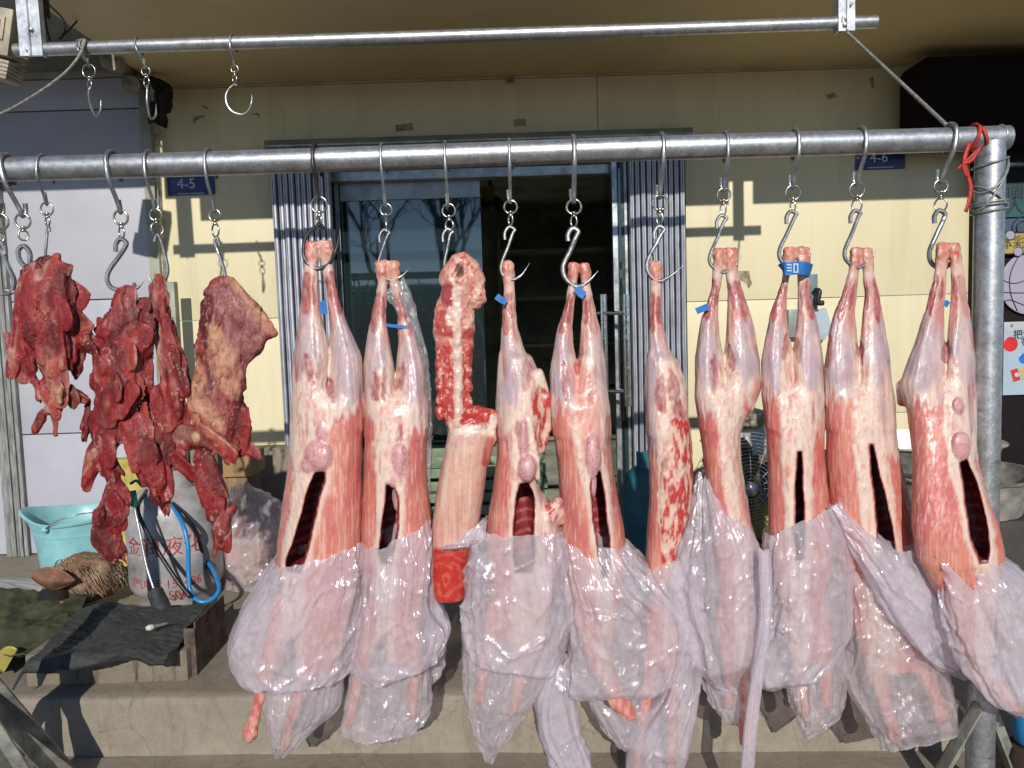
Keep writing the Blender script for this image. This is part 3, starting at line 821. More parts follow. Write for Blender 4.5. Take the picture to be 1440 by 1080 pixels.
# ---------------------------------------------------------------- meat
def meat_mat(name, rough=.36, fib=.5, sss=.12, coat=.25, bm=1.0):
    t = NT(name); col = t.n('VertexColor', layer_name='Col')
    v = t.coords(1, 1, .22); vi = t.coords()
    n1 = t.noise(v, 95, 5, .65, .3); n2 = t.noise(vi, 240, 4, .6); n3 = t.noise(vi, 30, 5, .6)
    c = t.mix(t.ramp(n1, [(.32, .0), (.7, fib)]), (col, 0), (.84, .76, .70), 'SOFT_LIGHT')
    c = t.mix(t.ramp(n2, [(.25, .13), (.5, 0)]), (c, 0), (.25, .05, .05), 'MULTIPLY')
    c = t.mix(t.ramp(n3, [(.35, 0), (.75, .16)]), (c, 0), (.75, .32, .28), 'SOFT_LIGHT')
    b1 = t.bump(n1, .34*bm, .004); b2 = t.bump(n2, .30*bm, .0016, b1); b3 = t.bump(n3, .3*bm, .006, b2)
    t.set(Base_Color=c, Roughness=t.ramp(n3, [(.3, rough-.08), (.7, rough+.2)]), Normal=b3,
          Coat_Weight=coat, Coat_Roughness=.22)
    t.set(Subsurface_Weight=sss, Subsurface_Radius=(1.0, .28, .18), Subsurface_Scale=.006)
    return t.m
M_MEAT = meat_mat('carcass_flesh')
M_BEEF = meat_mat('beef_flesh', .46, .04, .03, .04, 1.9)
M_BEEF.node_tree.nodes['Principled BSDF'].inputs['Specular IOR Level'].default_value = .36
CREAM_, PALE, SALMON, ROSE, LILAC, MUSC, HOCK = [np.array(c) for c in
    ((.64, .515, .43), (.60, .44, .38), (.53, .185, .140), (.48, .122, .120), (.385, .305, .345), (.25, .030, .042), (.50, .20, .145))]
CAV, RIB = np.array((.19, .020, .027)), np.array((.42, .13, .12))
ORANGE = np.array((.66, .33, .16))

def lerp(C, m, c):
    return C + (np.asarray(c)-C)*np.clip(m, 0, 1)[:, None]
def grid_sdf(fn, box, h):
    (u0, u1), (v0, v1), (w0, w1) = box
    nu, nv, nw = [int(math.ceil((b-a)/h))+1 for a, b in box]
    U = (u0+np.arange(nu)*h)[:, None, None]; V = (v0+np.arange(nv)*h)[None, :, None]; W = (w0+np.arange(nw)*h)[None, None, :]
    F = fn(U, V, W)+np.zeros((nu, nv, nw))
    F[0] = F[-1] = 9; F[:, 0] = F[:, -1] = 9; F[:, :, 0] = F[:, :, -1] = 9
    return surface_nets(F, (u0, v0, w0), h)
def finish(name, Vp, Q, Cc, D, u0, v0, mat, flip=False):
    fr = Frame(u0, v0, D)
    Wd = fr(Vp[:, 0], Vp[:, 1], Vp[:, 2])
    me = mesh_np(name, Wd, Q)
    bm_flip = vnormals(Wd, Q)
    set_col(me, Cc)
    o = link(name, me, mat)
    return o

def carcass(name, label, group, legs, torso, band, slit=None, balls=(), limbs=(), mus=(), lil=(), mot=(), fat=(), flank=(560, 560), seed=0, D=2.06, extra=(), cuts=(), red=(), h=2.3, cavw=.72):
    def slim(rows):
        v0 = rows[0][0]; out = []
        for q in rows:
            k = 1-.17*float(np.interp(q[0]-v0, [8, 40, 110, 165], [0, 1, 1, 0])); c = (q[1]+q[2])/2; h_ = (q[2]-q[1])/2*k
            out.append((q[0], c-h_, c+h_, q[3]*k))
        return out
    legs = [slim(r) for r in legs]
    if slit: slit = [(v, (l+r)/2-(r-l)*.42, (l+r)/2+(r-l)*.42) for v, l, r in slit]
    if len(legs) > 1:   # the fork runs well down between the thighs
        a = torso[0]; torso = [(a[0]+26, a[1]+6, a[2]-6)+tuple(a[3:])]+[q for q in torso[1:] if q[0] > a[0]+34]
    LL = [Loft(r, 5) for r in legs]
    T = Loft(torso, 8, 2.2)
    S = Loft([(v, l, r, 60) for v, l, r in slit], 4) if slit else None
    if S:
        cav_rows = []
        for v, l, r in slit:
            tl, tr, tb, tw = T.par(np.array([float(v)]))
            c = (l+r)/2; hw = float((tr-tl)[0])*.5*cavw; tc = float((tl+tr)[0])*.5
            cav_rows.append((v, max(float(tl[0])+13, min(l-2, tc-hw)), min(float(tr[0])-13, max(r+2, tc+hw)), max(8, float(tb[0])*.66), float(tw[0])+float(tb[0])*.12))
        CV = Loft(cav_rows, 8)
    u0_ = float(seed)
    def cavd(u, v, w):
        a = CV(u, v, w)
        l, r, b, wc = S.par(v); c = (l+r)/2; hw = np.maximum((r-l)/2, .3)
        o = np.maximum(np.maximum(np.abs(u-c+.7*np.sin(v/17.7+u0_)+.4*np.sin(v/7.3+u0_*2))-hw, w-T.par(v)[3]-1), np.maximum(S.v0-v, v-S.v1))
        return np.minimum(a, o)
    def body(u, v, w):
        d = None
        for L in LL: e = L(u, v, w); d = e if d is None else smin(d, e, 2.5)
        d = smin(d, T(u, v, w), 8)
        for q in limbs: d = smin(d, chain(u, v, w, q), 9)
        for q in extra: d = smin(d, chain(u, v, w, q), 5)
        return d
    def fn(u, v, w):
        d = body(u, v, w)
        if S: d = smax(d, -cavd(u, v, w), 3)
        for q in cuts: d = smax(d, -chain(u, v, w, q), 3)
        for c, r in balls: d = smin(d, ball(u, v, w, c, r), 2.5)
        return d
    allr = [q for L in legs for q in L]+list(torso)
    us = [q[1] for q in allr]+[q[2] for q in allr]+[q[0] for l in list(limbs)+list(extra) for q in l]
    vs_ = [q[0] for q in allr]+[q[1] for l in list(limbs)+list(extra) for q in l]
    bb = max(q[3]+abs(q[4] if len(q) > 4 else 0) for q in allr)
    Vp, Q = grid_sdf(fn, ((min(us)-14, max(us)+14), (min(vs_)-8, max(vs_)+16), (-bb-26, bb+14)), h)
    Vp = relax(Vp, Q, 1, .45)
    N = vnormals(Vp, Q)
    u, v, w = Vp.T
    vt = min(q[0] for q in legs[0])
    # painted tissue
    n1 = fbm(u/17, v/36, w/17, 4, seed); n2 = fbm(u/7, v/9, w/7, 3, seed+5); n3 = fbm(u/3.2, v/50, w/3.2, 3, seed+9)
    nu = u+5*n1+2*n2; nv = v+9*fbm(u/14, v/22, w/14, 3, seed+3)+3*n2
    C = np.tile(PALE, (len(u), 1))
    C = lerp(C, sm(-.15, .5, n1)*.7, CREAM_)
    # muscle groups follow the leg
    sl_ = None
    for L in LL:
        a_, b_, _, _ = L.par(v); s_ = (u-(a_+b_)/2)/np.maximum((b_-a_)/2, 3)
        sl_ = s_ if sl_ is None else np.where(np.abs(s_) < np.abs(sl_), s_, sl_)
    sl_ = np.clip(sl_, -1.6, 1.6)
    q1 = fbm(sl_*1.9+seed*3.1, v/95, w*0+seed, 2, seed+101); q2 = fbm(sl_*6.5, v/75, w/20, 3, seed+103); q3 = fbm(sl_*13, v/45, w/14, 2, seed+105)
    tz = sm(vt+100, vt+135, v+20*q2); sz = sm(vt+36, vt+54, v)*sm(vt+138, vt+100, v+24*q2)
    C = lerp(C, tz*sm(.0, .30, q1)*.85, (.64, .50, .42)); C = lerp(C, tz*sm(.10, .28, -q1+.25*q2)*.9, (.33, .085, .10)); C = lerp(C, tz*sm(.08, .35, q2)*.55, (.66, .54, .46)); C = lerp(C, tz*sm(.12, .4, -q3)*.25, (.44, .18, .17))
    if len(LL) > 1:
        m0, m1 = [(L.par(v)[0]+L.par(v)[1])/2 for L in LL]
        inn = np.where(np.abs(u-m0) < np.abs(u-m1), sl_, -sl_)
        C = lerp(C, tz*sm(.25, .75, inn+.4*q2)*.75, (.66, .53, .44))
    C = lerp(C, sz*.75, (.42, .115, .115)); C = lerp(C, sz*sm(-.05, .2, q1+.4*q2)*.85, (.60, .38, .30)); C = lerp(C, sz*sm(.05, .3, q3)*.45, (.62, .46, .39))
    C = lerp(C, sm(-.1, .45, fbm(u/24, v/50, w/20, 2, seed+11))*.6*tz, LILAC*(1+.1*q2[:, None]))
    for p in lil: 
        C = lerp(C, strokem(nu, nv, p[1], p[0]*1.15, .6)*(.8+.3*n2), LILAC*(1+.15*n1[:, None]))
    C = lerp(C, sm(.15, .5, n3)*.35, (.66, .50, .42))
    C = lerp(C, sm(.1, .5, fbm(u/10, v/30, w/10, 4, seed+13))*.2, (.50, .17, .15))
    bd = np.array(band, float)
    bl, br = np.interp(v, bd[:, 0], bd[:, 1]), np.interp(v, bd[:, 0], bd[:, 2])
    front = sm(.25, -.1, N[:, 2])
    inb = sm(-2, 5, np.minimum(nu-bl, br-nu))*sm(bd[0, 0]-4, bd[0, 0]+6, v)*front
    cmid = (bl+br)/2
    vf = np.where(u < cmid, flank[0], flank[1])
    # flank: a pointed tongue upward on each side
    hw = np.maximum(np.abs(u-cmid), 1)
    fm = sm(vf-5, vf+8, nv+14*n1+26*fbm(u/7, v/90, w/7, 2, seed+19))*(1-inb)
    fcol = SALMON*1.0+(ROSE-SALMON)*sm(-.4, .3, fbm(u/30, v/80, w/30, 3, seed+21))[:, None]
    low = sm(690, 820, v); fcol = fcol+(np.array((.58, .27, .17))-fcol)*(low*.55*sm(-.5, .4, n1))[:, None]
    st = fbm(u/2.4, (v+u*.25)/70, w/3, 3, seed+31); st2 = fbm(u/6, v/26, w/6, 4, seed+33)
    fcol = fcol+(np.array((.66, .40, .31))-fcol)*(sm(.05, .4, st)*.7)[:, None]
    fcol = fcol+(np.array((.62, .37, .31))-fcol)*(sm(.15, .5, st2)*.6)[:, None]
    fcol = fcol+(np.array((.43, .065, .065))-fcol)*(sm(.15, .55, fbm(u/9, v/80, w/11, 3, seed+35))*.42)[:, None]
    C = lerp(C, fm, fcol) if False else C+(fcol-C)*fm[:, None]
    # lumpy fat down the middle
    rg = rid(u/10+.5*n1, v/26+.4*n1, w/10, 2, seed+41); rg2 = rid(u/4.5, v/34, w/4.5, 2, seed+43)
    fc = np.array((.65, .515, .425))+(np.array((.50, .17, .15))-np.array((.65, .515, .425)))*(sm(.72, 1.0, rg)*.75)[:, None]
    fc = fc+(np.array((.55, .24, .20))-fc)*(sm(.05, .6, fbm(u/15, v/28, w/12, 3, seed+45))*.75)[:, None]
    fc = fc+(np.array((.70, .59, .52))-fc)*(sm(.6, .95, rg2)*.5)[:, None]
    C = C+(fc-C)*inb[:, None]
    fc = fc+(np.array((.47, .11, .10))-fc)*(sm(.10, .45, fbm(u/6.5, v/42, w/7, 3, seed+47))*.6)[:, None]
    C = C+(fc-C)*inb[:, None]
    for p in fat:
        d = polyd(nu, nv, p[1]); C = C+(fc-C)*(sm(p[0]*1.15, p[0]*.75, d)*front)[:, None]
    musd = np.zeros(len(u))
    mc = MUSC*(1+.35*n1[:, None]); mc = mc+(np.array((.46, .22, .22))-mc)*(sm(.05, .45, n3)*.7)[:, None]
    for p in mus:
        m = strokem(nu, nv, p[1], p[0]*1.2, .4)*(.72+.5*n2).clip(0, 1)*(front if (len(p) > 2 and p[2]) else 1); musd = np.maximum(musd, m)
    C = C+(mc-C)*musd[:, None]*.95
    for p in red:
        d = polyd(nu, nv, p[1]); C = lerp(C, sm(p[0]*1.3, p[0]*.3, d)*p[2]*(.6+.5*n2), (.55, .075, .055))
    motm = np.zeros(len(u))
    mo = fbm(u/7.5, v/24, w/7, 3, seed+51)+.04; mo2 = fbm(u/3, v/9, w/3, 2, seed+53)
    moc = np.array((.62, .42, .34))+(np.array((.40, .035, .032))-np.array((.62, .42, .34)))*sm(-.12, .12, mo+.3*mo2)[:, None]
    moc = moc+(np.array((.66, .50, .42))-moc)*(sm(.2, .5, fbm(u/3.5, v/20, w/3, 2, seed+55))*.6)[:, None]
    for p in mot:
        d = polyd(nu, nv, p[1]); motm = np.maximum(motm, sm(p[0]*1.1, p[0]*.85, d)*front)
    C = C+(moc-C)*motm[:, None]
    # hock joints
    hk = sm(vt+42, vt+16, nv)
    hc = HOCK+(np.array((.62, .38, .30))-HOCK)*sm(-.1, .4, n2)[:, None]
    hc = hc+(np.array((.55, .06, .05))-hc)*(sm(.12, .42, fbm(u/7, v/12, w/7, 3, seed+61)))[:, None]
    C = C+(hc-C)*hk[:, None]
    cv = np.zeros(len(u))
    if S:
        e = cavd(u, v, w); cv = sm(3.2, 1.2, e)*sm(-.2, .1, -(np.abs(u*0)-1))
        sl, sr, _, _ = S.par(v)
        rim = sm(13, 4, np.maximum(np.maximum(sl-nu, nu-sr), 0)+9*(v < S.v0-4)+9*(v > S.v1+6))*front*(1-cv)
        C = lerp(C, rim*.85, np.array((.66, .51, .43)))
        ribs = .5+.5*np.sin((v+.22*(u-cmid)+3*n1)*2*np.pi/15.0)
        cc = CAV+(RIB-CAV)*(sm(.62, .98, ribs)*(.65+.8*n2).clip(0, 1))[:, None]
        C = C+(cc-C)*cv[:, None]
    for i, (c, r) in enumerate(balls):
        b = sm(2.2, .6, ball(u, v, w, c, r))
        bc = np.array((.54, .31, .32))+(np.array((.46, .16, .18))-np.array((.54, .31, .32)))*sm(.62, .9, rid(u/6, v/6, w/6, 2, seed+71))[:, None]
        C = C+(bc-C)*b[:, None]; inb = inb*(1-b); fm = fm*(1-b)
    # front feet at the bottom: raw and redder
    ft = sm(900, 990, v); fcx = np.array((.54, .27, .22))+(np.array((.42, .10, .09))-np.array((.54, .27, .22)))*sm(-.2, .3, fbm(u/8, v/16, w/8, 3, seed+91))[:, None]
    C = C+(fcx-C)*(ft*.9)[:, None]
    C = C*(1+.05*n2[:, None])
    disp = .5*n1*(1-cv)+(tz*(1-inb)*(1-fm)+sz*.8)*(1.9*q1+.9*q2+.4*q3)+inb*(1.25*(rg-.5)+.55*(rg2-.5))*(1-cv)+fm*(.45*st+.4*st2)+musd*(-1.5+.7*n3)+hk*2.6*fbm(u/6, v/7, w/6, 3, seed+81)+motm*(1.8*mo+.8*mo2)+.35*fbm(u/2.5, v/7, w/2.5, 2, seed+83)+ft*1.8*fbm(u/6, v/9, w/6, 3, seed+93)+1.0*fbm(u/26, v/34, w/26, 2, seed+95)*(1-cv)-fm*1.0
    Vp = Vp+N*disp[:, None]
    o = finish(name, Vp, Q, C, D, float(np.mean([min(us), max(us)])), 600, M_MEAT)
    return tag(o, label, 'carcass', group)

def shank(leg, side):
    """muscle and membrane strokes that follow a hind leg; side -1 left, 1 right"""
    r = np.array([q[:3] for q in leg], float); vt = r[0, 0]
    at = lambda v, k: (float(np.interp(v, r[:, 0], r[:, 1])+(np.interp(v, r[:, 0], r[:, 2])-np.interp(v, r[:, 0], r[:, 1]))*k), v)
    k = .28 if side < 0 else .72; k2 = .72 if side < 0 else .28
    mus = [(6.2, [at(vt+48, k), at(vt+70, k), at(vt+100, k+.02)]), (3.0, [at(vt+52, k2), at(vt+85, k2)])]
    lil = [(15, [at(vt+125, .5), at(vt+150, .5), at(vt+190, .5)]), (10, [at(vt+112, k)])]
    return mus, lil
GC = 'skinned carcasses hanging by the hind legs'
def mk(label, legs, **kw):
    mus = list(kw.pop('mus', ())); lil = list(kw.pop('lil', ()))
    for i, L in enumerate(legs):
        m, l = shank(L, -1 if (i == 0 and len(legs) > 1) else (1 if i else -1)); mus += m; lil += l
    return carcass('sheep_carcass', label, GC, legs, mus=mus, lil=lil, **kw)

# 1
mk('carcass in front of the left shutter with a large round organ above its open belly',
   [[(340, 427, 448, 9), (352, 426, 449, 11), (372, 427, 448, 9), (400, 422, 450, 13), (430, 418, 453, 17), (460, 414, 459, 23), (500, 411, 464, 32), (545, 411, 464, 38), (600, 411, 462, 40)],
    [(338, 446, 467, 9), (352, 448, 469, 11), (372, 450, 469, 9), (400, 456, 476, 12), (430, 458, 483, 16), (460, 461, 493, 22), (500, 462, 508, 30), (545, 458, 512, 38), (600, 455, 511, 40)]],
   torso=[(520, 418, 505, 30), (560, 410, 512, 44), (610, 408, 511, 50), (660, 403, 509, 54), (710, 396, 510, 56), (760, 389, 509, 56), (800, 387, 506, 52), (850, 395, 498, 44), (900, 412, 486, 34), (940, 425, 475, 22)],
   limbs=[[(400, 850, -10, 20), (380, 925, -12, 14), (366, 975, -14, 8), (358, 1004, -16, 8.5), (353, 1022, -17, 11), (351, 1029, -18, 8)], [(440, 880, -10, 18), (425, 960, -10, 11), (405, 1020, -10, 7), (400, 1040, -10, 8)]],
   band=[(505, 430, 462), (540, 418, 462), (600, 414, 464), (650, 414, 458), (700, 408, 444), (760, 398, 432), (800, 396, 428)],
   slit=[(650, 444, 456), (668, 436, 456), (700, 426, 446), (740, 414, 437), (775, 403, 430), (790, 402, 424)],
   balls=[((447, 634, -46), (18, 22, 15)), ((434, 648, -46), (9, 9, 8)), ((452, 606, -44), (9, 20, 8))],
   mus=[(6, [(432, 500), (438, 540)], 1), (4, [(452, 500), (446, 530)], 1), (3.5, [(462, 530), (465, 560)], 1)], lil=[(16, [(490, 520), (492, 560)]), (12, [(485, 480)])],
   flank=(640, 572), seed=1)
# 2
mk('carcass before the glass door with a clear film draped over its right shank',
   [[(366, 528, 545, 8), (378, 527, 546, 10), (400, 530, 546, 8), (430, 522, 546, 11), (450, 518, 546, 14), (480, 512, 551, 22), (515, 510, 556, 30), (560, 511, 556, 36), (610, 513, 555, 38)],
    [(367, 544, 561, 8), (379, 545, 563, 10), (400, 546, 563, 8), (430, 554, 574, 11), (450, 557, 579, 14), (480, 558, 590, 21), (515, 556, 598, 29), (560, 554, 602, 36), (610, 552, 602, 38)]],
   torso=[(530, 514, 598, 30), (570, 511, 603, 42), (620, 512, 602, 48), (660, 511, 600, 52), (710, 507, 606, 54), (750, 505, 609, 54), (790, 508, 608, 50), (840, 520, 596, 40), (890, 535, 585, 30), (930, 545, 575, 18)],
   limbs=[[(530, 850, -8, 18), (510, 930, -8, 11), (497, 985, -8, 7), (492, 1010, -8, 9)], [(575, 860, -8, 18), (583, 940, -8, 11), (580, 985, -8, 7), (579, 998, -8, 9)]],
   band=[(520, 528, 572), (560, 530, 572), (620, 524, 574), (680, 528, 570), (730, 528, 566), (775, 526, 562), (850, 528, 556)],
   slit=[(672, 544, 554), (690, 541, 560), (730, 535, 560), (765, 533, 554), (778, 538, 549)],
   balls=[((561, 640, -44), (11, 26, 11)), ((552, 668, -46), (7, 9, 6)), ((558, 690, -36), (8, 19, 8))],
   mus=[(6.5, [(526, 525), (528, 560)], 1), (3.5, [(544, 520), (541, 560)], 1), (4, [(566, 510), (560, 545)], 1), (3, [(563, 596), (562, 620)], 1)], lil=[(13, [(575, 540), (578, 560)])],
   flank=(590, 600), seed=2)
# 4 single leg
mk('single leg carcass with ragged cut fat on its right and the rib cage laid open',
   [[(366, 704, 721, 8), (380, 704, 724, 10), (405, 707, 725, 8), (435, 704, 727, 12), (460, 703, 730, 16), (490, 701, 740, 24), (520, 700, 752, 31), (560, 699, 757, 36), (610, 698, 757, 38)]],
   torso=[(500, 704, 748, 26), (540, 700, 764, 34), (580, 699, 768, 38), (620, 698, 764, 42), (650, 697, 752, 44), (690, 692, 760, 46), (720, 686, 788, 48), (760, 683, 792, 48), (800, 683, 790, 44), (850, 695, 778, 36), (920, 712, 762, 20)],
   limbs=[[(700, 850, -8, 18), (684, 920, -8, 11), (676, 960, -8, 7), (673, 978, -8, 9)], [(740, 860, -8, 18), (734, 940, -8, 10), (724, 985, -8, 7), (721, 996, -8, 8)]],
   extra=[[(757, 525, -14, 8), (766, 560, -12, 8), (768, 600, -12, 7), (760, 630, -14, 6)], [(770, 720, -26, 14), (783, 700, -28, 8), (788, 725, -24, 8)], [(745, 590, -36, 5), (753, 640, -38, 5), (755, 665, -36, 4)]],
   band=[(520, 738, 772), (560, 730, 770), (600, 716, 770), (640, 716, 760), (690, 716, 745), (720, 718, 770), (775, 716, 775)],
   slit=[(672, 730, 742), (690, 724, 752), (720, 722, 752), (770, 721, 752), (790, 724, 746)], cavw=.35,
   balls=[((741, 651, -44), (12, 19, 11)), ((736, 612, -42), (6, 26, 6))],
   mot=[(15, [(762, 560), (764, 620)]), (14, [(738, 700), (740, 780)]), (11, [(760, 745), (768, 775)]), (11, [(775, 705), (785, 715)])],
   mus=[(5, [(742, 505), (739, 545)], 1), (9, [(758, 548), (762, 560)], 1), (4, [(764, 600), (760, 620)], 1), (4, [(728, 590), (736, 630)], 1)], lil=[(15, [(718, 530), (716, 560)])],
   flank=(600, 900), seed=4)
# 5
mk('carcass left of the chrome bar handles with reddened belly and a narrow dark opening',
   [[(369, 799, 814, 8), (382, 798, 814, 10), (402, 798, 812, 8), (430, 792, 809, 11), (460, 783, 806, 15), (490, 776, 809, 22), (525, 772, 816, 31), (565, 774, 818, 36), (610, 778, 818, 38)],
    [(370, 814, 829, 8), (382, 815, 831, 10), (402, 816, 831, 8), (430, 818, 839, 11), (460, 815, 846, 15), (490, 811, 851, 22), (525, 808, 853, 30), (565, 806, 856, 36), (610, 806, 858, 38)]],
   torso=[(525, 776, 850, 28), (565, 773, 856, 40), (620, 779, 859, 46), (660, 784, 863, 50), (710, 787, 872, 52), (750, 788, 880, 52), (790, 791, 882, 48), (830, 800, 876, 42), (880, 815, 866, 30), (930, 828, 856, 18)],
   limbs=[[(820, 850, -12, 18), (845, 930, -16, 15), (872, 978, -20, 15), (884, 994, -20, 11)]],
   band=[(500, 800, 834), (540, 806, 836), (600, 806, 846), (650, 812, 852), (690, 826, 858), (730, 832, 860), (790, 838, 862)],
   slit=[(652, 832, 842), (675, 829, 848), (710, 833, 853), (750, 838, 857), (785, 843, 856), (798, 846, 852)],
   balls=[((834, 634, -44), (11, 28, 10)), ((832, 672, -38), (7, 20, 7))],
   mus=[(4.5, [(795, 510), (797, 560)], 1), (6, [(836, 515), (832, 560)], 1), (3.5, [(816, 490), (812, 520)], 1)], red=[(16, [(815, 520), (820, 570), (828, 600)], .7), (8, [(838, 560), (836, 610)], .8)],
   lil=[(14, [(785, 525), (786, 550)])], flank=(575, 620), seed=5)
# 6 split half
mk('split half carcass in front of the right shutter showing marbled red cut side',
   [[(367, 914, 931, 8), (382, 914, 932, 10), (405, 913, 932, 9), (435, 910, 932, 12), (462, 909, 936, 16), (490, 909, 944, 23), (520, 908, 958, 30), (560, 908, 962, 34), (610, 909, 962, 36)]],
   torso=[(500, 912, 948, 24), (540, 908, 965, 32), (580, 909, 968, 36), (630, 911, 973, 40), (680, 912, 975, 44), (720, 911, 972, 44), (760, 908, 964, 42), (800, 907, 954, 38), (850, 915, 945, 30), (910, 920, 940, 18)],
   limbs=[[(925, 850, -10, 16), (915, 940, -14, 11), (893, 1085, -18, 7)], [(940, 870, -10, 16), (947, 960, -12, 11), (944, 1088, -14, 7)]],
   band=[(505, 926, 964), (560, 922, 970), (640, 926, 975), (700, 928, 975), (760, 930, 966), (830, 934, 952)],
   mot=[(17, [(955, 600), (956, 680), (950, 760)]), (10, [(966, 640), (966, 700)]), (8, [(938, 660), (936, 770)])],
   fat=[(5, [(928, 600), (930, 700), (935, 780)]), (5, [(945, 575), (935, 620)])],
   mus=[(8.5, [(928, 535), (931, 575)], 1), (7.5, [(946, 525), (948, 560)], 1), (6, [(955, 560), (951, 580)], 1), (5, [(934, 640), (930, 675)], 1), (6, [(946, 700), (944, 740)], 1), (5, [(958, 575), (960, 600)], 1)],
   lil=[(12, [(918, 510), (917, 560)]), (10, [(922, 590), (920, 620)])], flank=(640, 900), seed=6)
# 7
mk('carcass just right of the right shutter with a closed belly of white fat',
   [[(349, 1003, 1020, 9), (362, 1002, 1021, 11), (385, 1001, 1018, 9), (412, 996, 1013, 11), (440, 987, 1011, 15), (470, 980, 1013, 22), (505, 976, 1020, 31), (550, 977, 1024, 37), (600, 984, 1022, 38)],
    [(348, 1019, 1036, 9), (362, 1019, 1039, 11), (385, 1018, 1040, 9), (412, 1021, 1049, 13), (440, 1020, 1058, 18), (470, 1019, 1065, 24), (505, 1018, 1070, 30), (545, 1016, 1071, 33), (580, 1014, 1056, 28), (600, 1012, 1042, 26)]],
   torso=[(515, 984, 1052, 28), (550, 979, 1052, 40), (600, 983, 1042, 46), (640, 988, 1041, 48), (680, 993, 1047, 50), (720, 997, 1055, 50), (760, 999, 1062, 48), (810, 1005, 1060, 42), (870, 1015, 1055, 30), (930, 1025, 1050, 18)],
   limbs=[[(1020, 860, -6, 16), (1026, 940, -6, 11), (1026, 975, -6, 7), (1026, 988, -6, 8)], [(1045, 870, -14, 16), (1052, 950, -18, 13), (1048, 1030, -20, 9)]],
   extra=[[(1040, 560, -16, 10), (1052, 570, -14, 8)]],
   band=[(480, 1014, 1022), (520, 1008, 1040), (560, 1004, 1052), (620, 1012, 1044), (680, 1018, 1048), (740, 1026, 1056), (790, 1032, 1060)],
   mus=[(5, [(1004, 500), (1006, 545)], 1), (4.5, [(1024, 485), (1030, 520)], 1)], red=[(9, [(1066, 540), (1062, 555)], .8), (5, [(1048, 570), (1052, 575)], 1), (4, [(1035, 640), (1046, 720)], .6)],
   lil=[(17, [(1045, 490), (1052, 520)]), (10, [(985, 500)])], flank=(575, 700), seed=7)
# 8
mk('carcass with the broad printed blue tag round its shanks',
   [[(348, 1101, 1119, 9), (362, 1100, 1120, 11), (388, 1099, 1112, 8), (412, 1091, 1109, 11), (440, 1080, 1109, 16), (470, 1074, 1112, 23), (505, 1070, 1117, 31), (550, 1072, 1118, 37), (600, 1076, 1116, 38)],
    [(347, 1119, 1139, 9), (362, 1120, 1141, 11), (388, 1119, 1140, 9), (412, 1120, 1144, 12), (440, 1118, 1150, 17), (470, 1115, 1156, 23), (505, 1113, 1159, 31), (550, 1113, 1160, 37), (600, 1114, 1160, 38)]],
   torso=[(515, 1076, 1154, 28), (555, 1073, 1160, 40), (600, 1076, 1160, 46), (650, 1079, 1162, 50), (700, 1079, 1168, 52), (740, 1080, 1172, 52), (790, 1085, 1170, 48), (840, 1096, 1162, 40), (890, 1110, 1152, 28), (930, 1120, 1145, 18)],
   limbs=[[(1115, 860, -8, 18), (1124, 940, -8, 12), (1130, 980, -8, 8), (1132, 994, -8, 10)], [(1150, 860, -8, 18), (1160, 940, -8, 12), (1160, 975, -8, 8), (1160, 985, -8, 10)]],
   band=[(475, 1108, 1116), (520, 1098, 1132), (570, 1098, 1140), (640, 1098, 1142), (700, 1102, 1142), (770, 1106, 1142), (850, 1110, 1140)],
   slit=[(628, 1122, 1127), (660, 1120, 1129), (700, 1118, 1130), (745, 1118, 1131), (772, 1122, 1131)],
   mus=[(4, [(1108, 470), (1104, 505)], 1), (4.5, [(1118, 475), (1124, 510)], 1)], red=[(12, [(1084, 590), (1088, 640)], .5), (6, [(1152, 590), (1150, 650)], .6), (4, [(1112, 600), (1108, 660)], .5)],
   lil=[(15, [(1090, 505), (1088, 530)]), (15, [(1142, 510), (1140, 540)])], flank=(552, 612), seed=8)
# 9
mk('carcass second from the right with a wedge shaped belly opening',
   [[(348, 1196, 1212, 9), (362, 1195, 1213, 11), (385, 1191, 1210, 10), (412, 1181, 1207, 13), (440, 1169, 1205, 18), (470, 1162, 1207, 25), (505, 1159, 1211, 33), (550, 1160, 1214, 38), (600, 1161, 1212, 40)],
    [(348, 1211, 1227, 9), (362, 1211, 1229, 11), (385, 1211, 1231, 9), (412, 1213, 1239, 12), (440, 1210, 1244, 16), (470, 1208, 1248, 22), (505, 1206, 1253, 30), (550, 1206, 1256, 37), (600, 1206, 1259, 40)]],
   torso=[(515, 1166, 1248, 30), (555, 1160, 1256, 42), (600, 1161, 1259, 48), (650, 1162, 1268, 52), (700, 1166, 1280, 54), (740, 1169, 1289, 54), (790, 1180, 1294, 50), (840, 1194, 1296, 44), (890, 1205, 1296, 36), (940, 1220, 1296, 26)],
   limbs=[[(1215, 860, -8, 20), (1236, 950, -8, 13), (1252, 1010, -8, 9), (1258, 1028, -8, 10)], [(1280, 880, -6, 20), (1305, 955, -6, 13), (1320, 990, -6, 11), (1324, 1002, -6, 14)]],
   band=[(478, 1206, 1214), (520, 1204, 1228), (580, 1202, 1238), (620, 1202, 1246), (680, 1208, 1256), (740, 1214, 1262), (770, 1218, 1264)],
   slit=[(618, 1224, 1228), (650, 1226, 1236), (700, 1230, 1248), (750, 1234, 1260), (790, 1236, 1262)],
   mus=[(8, [(1166, 475), (1164, 510)], 0), (4, [(1208, 480), (1212, 510)], 1)], lil=[(20, [(1190, 510), (1185, 545)]), (13, [(1236, 480), (1240, 510)])], flank=(562, 640), seed=9)
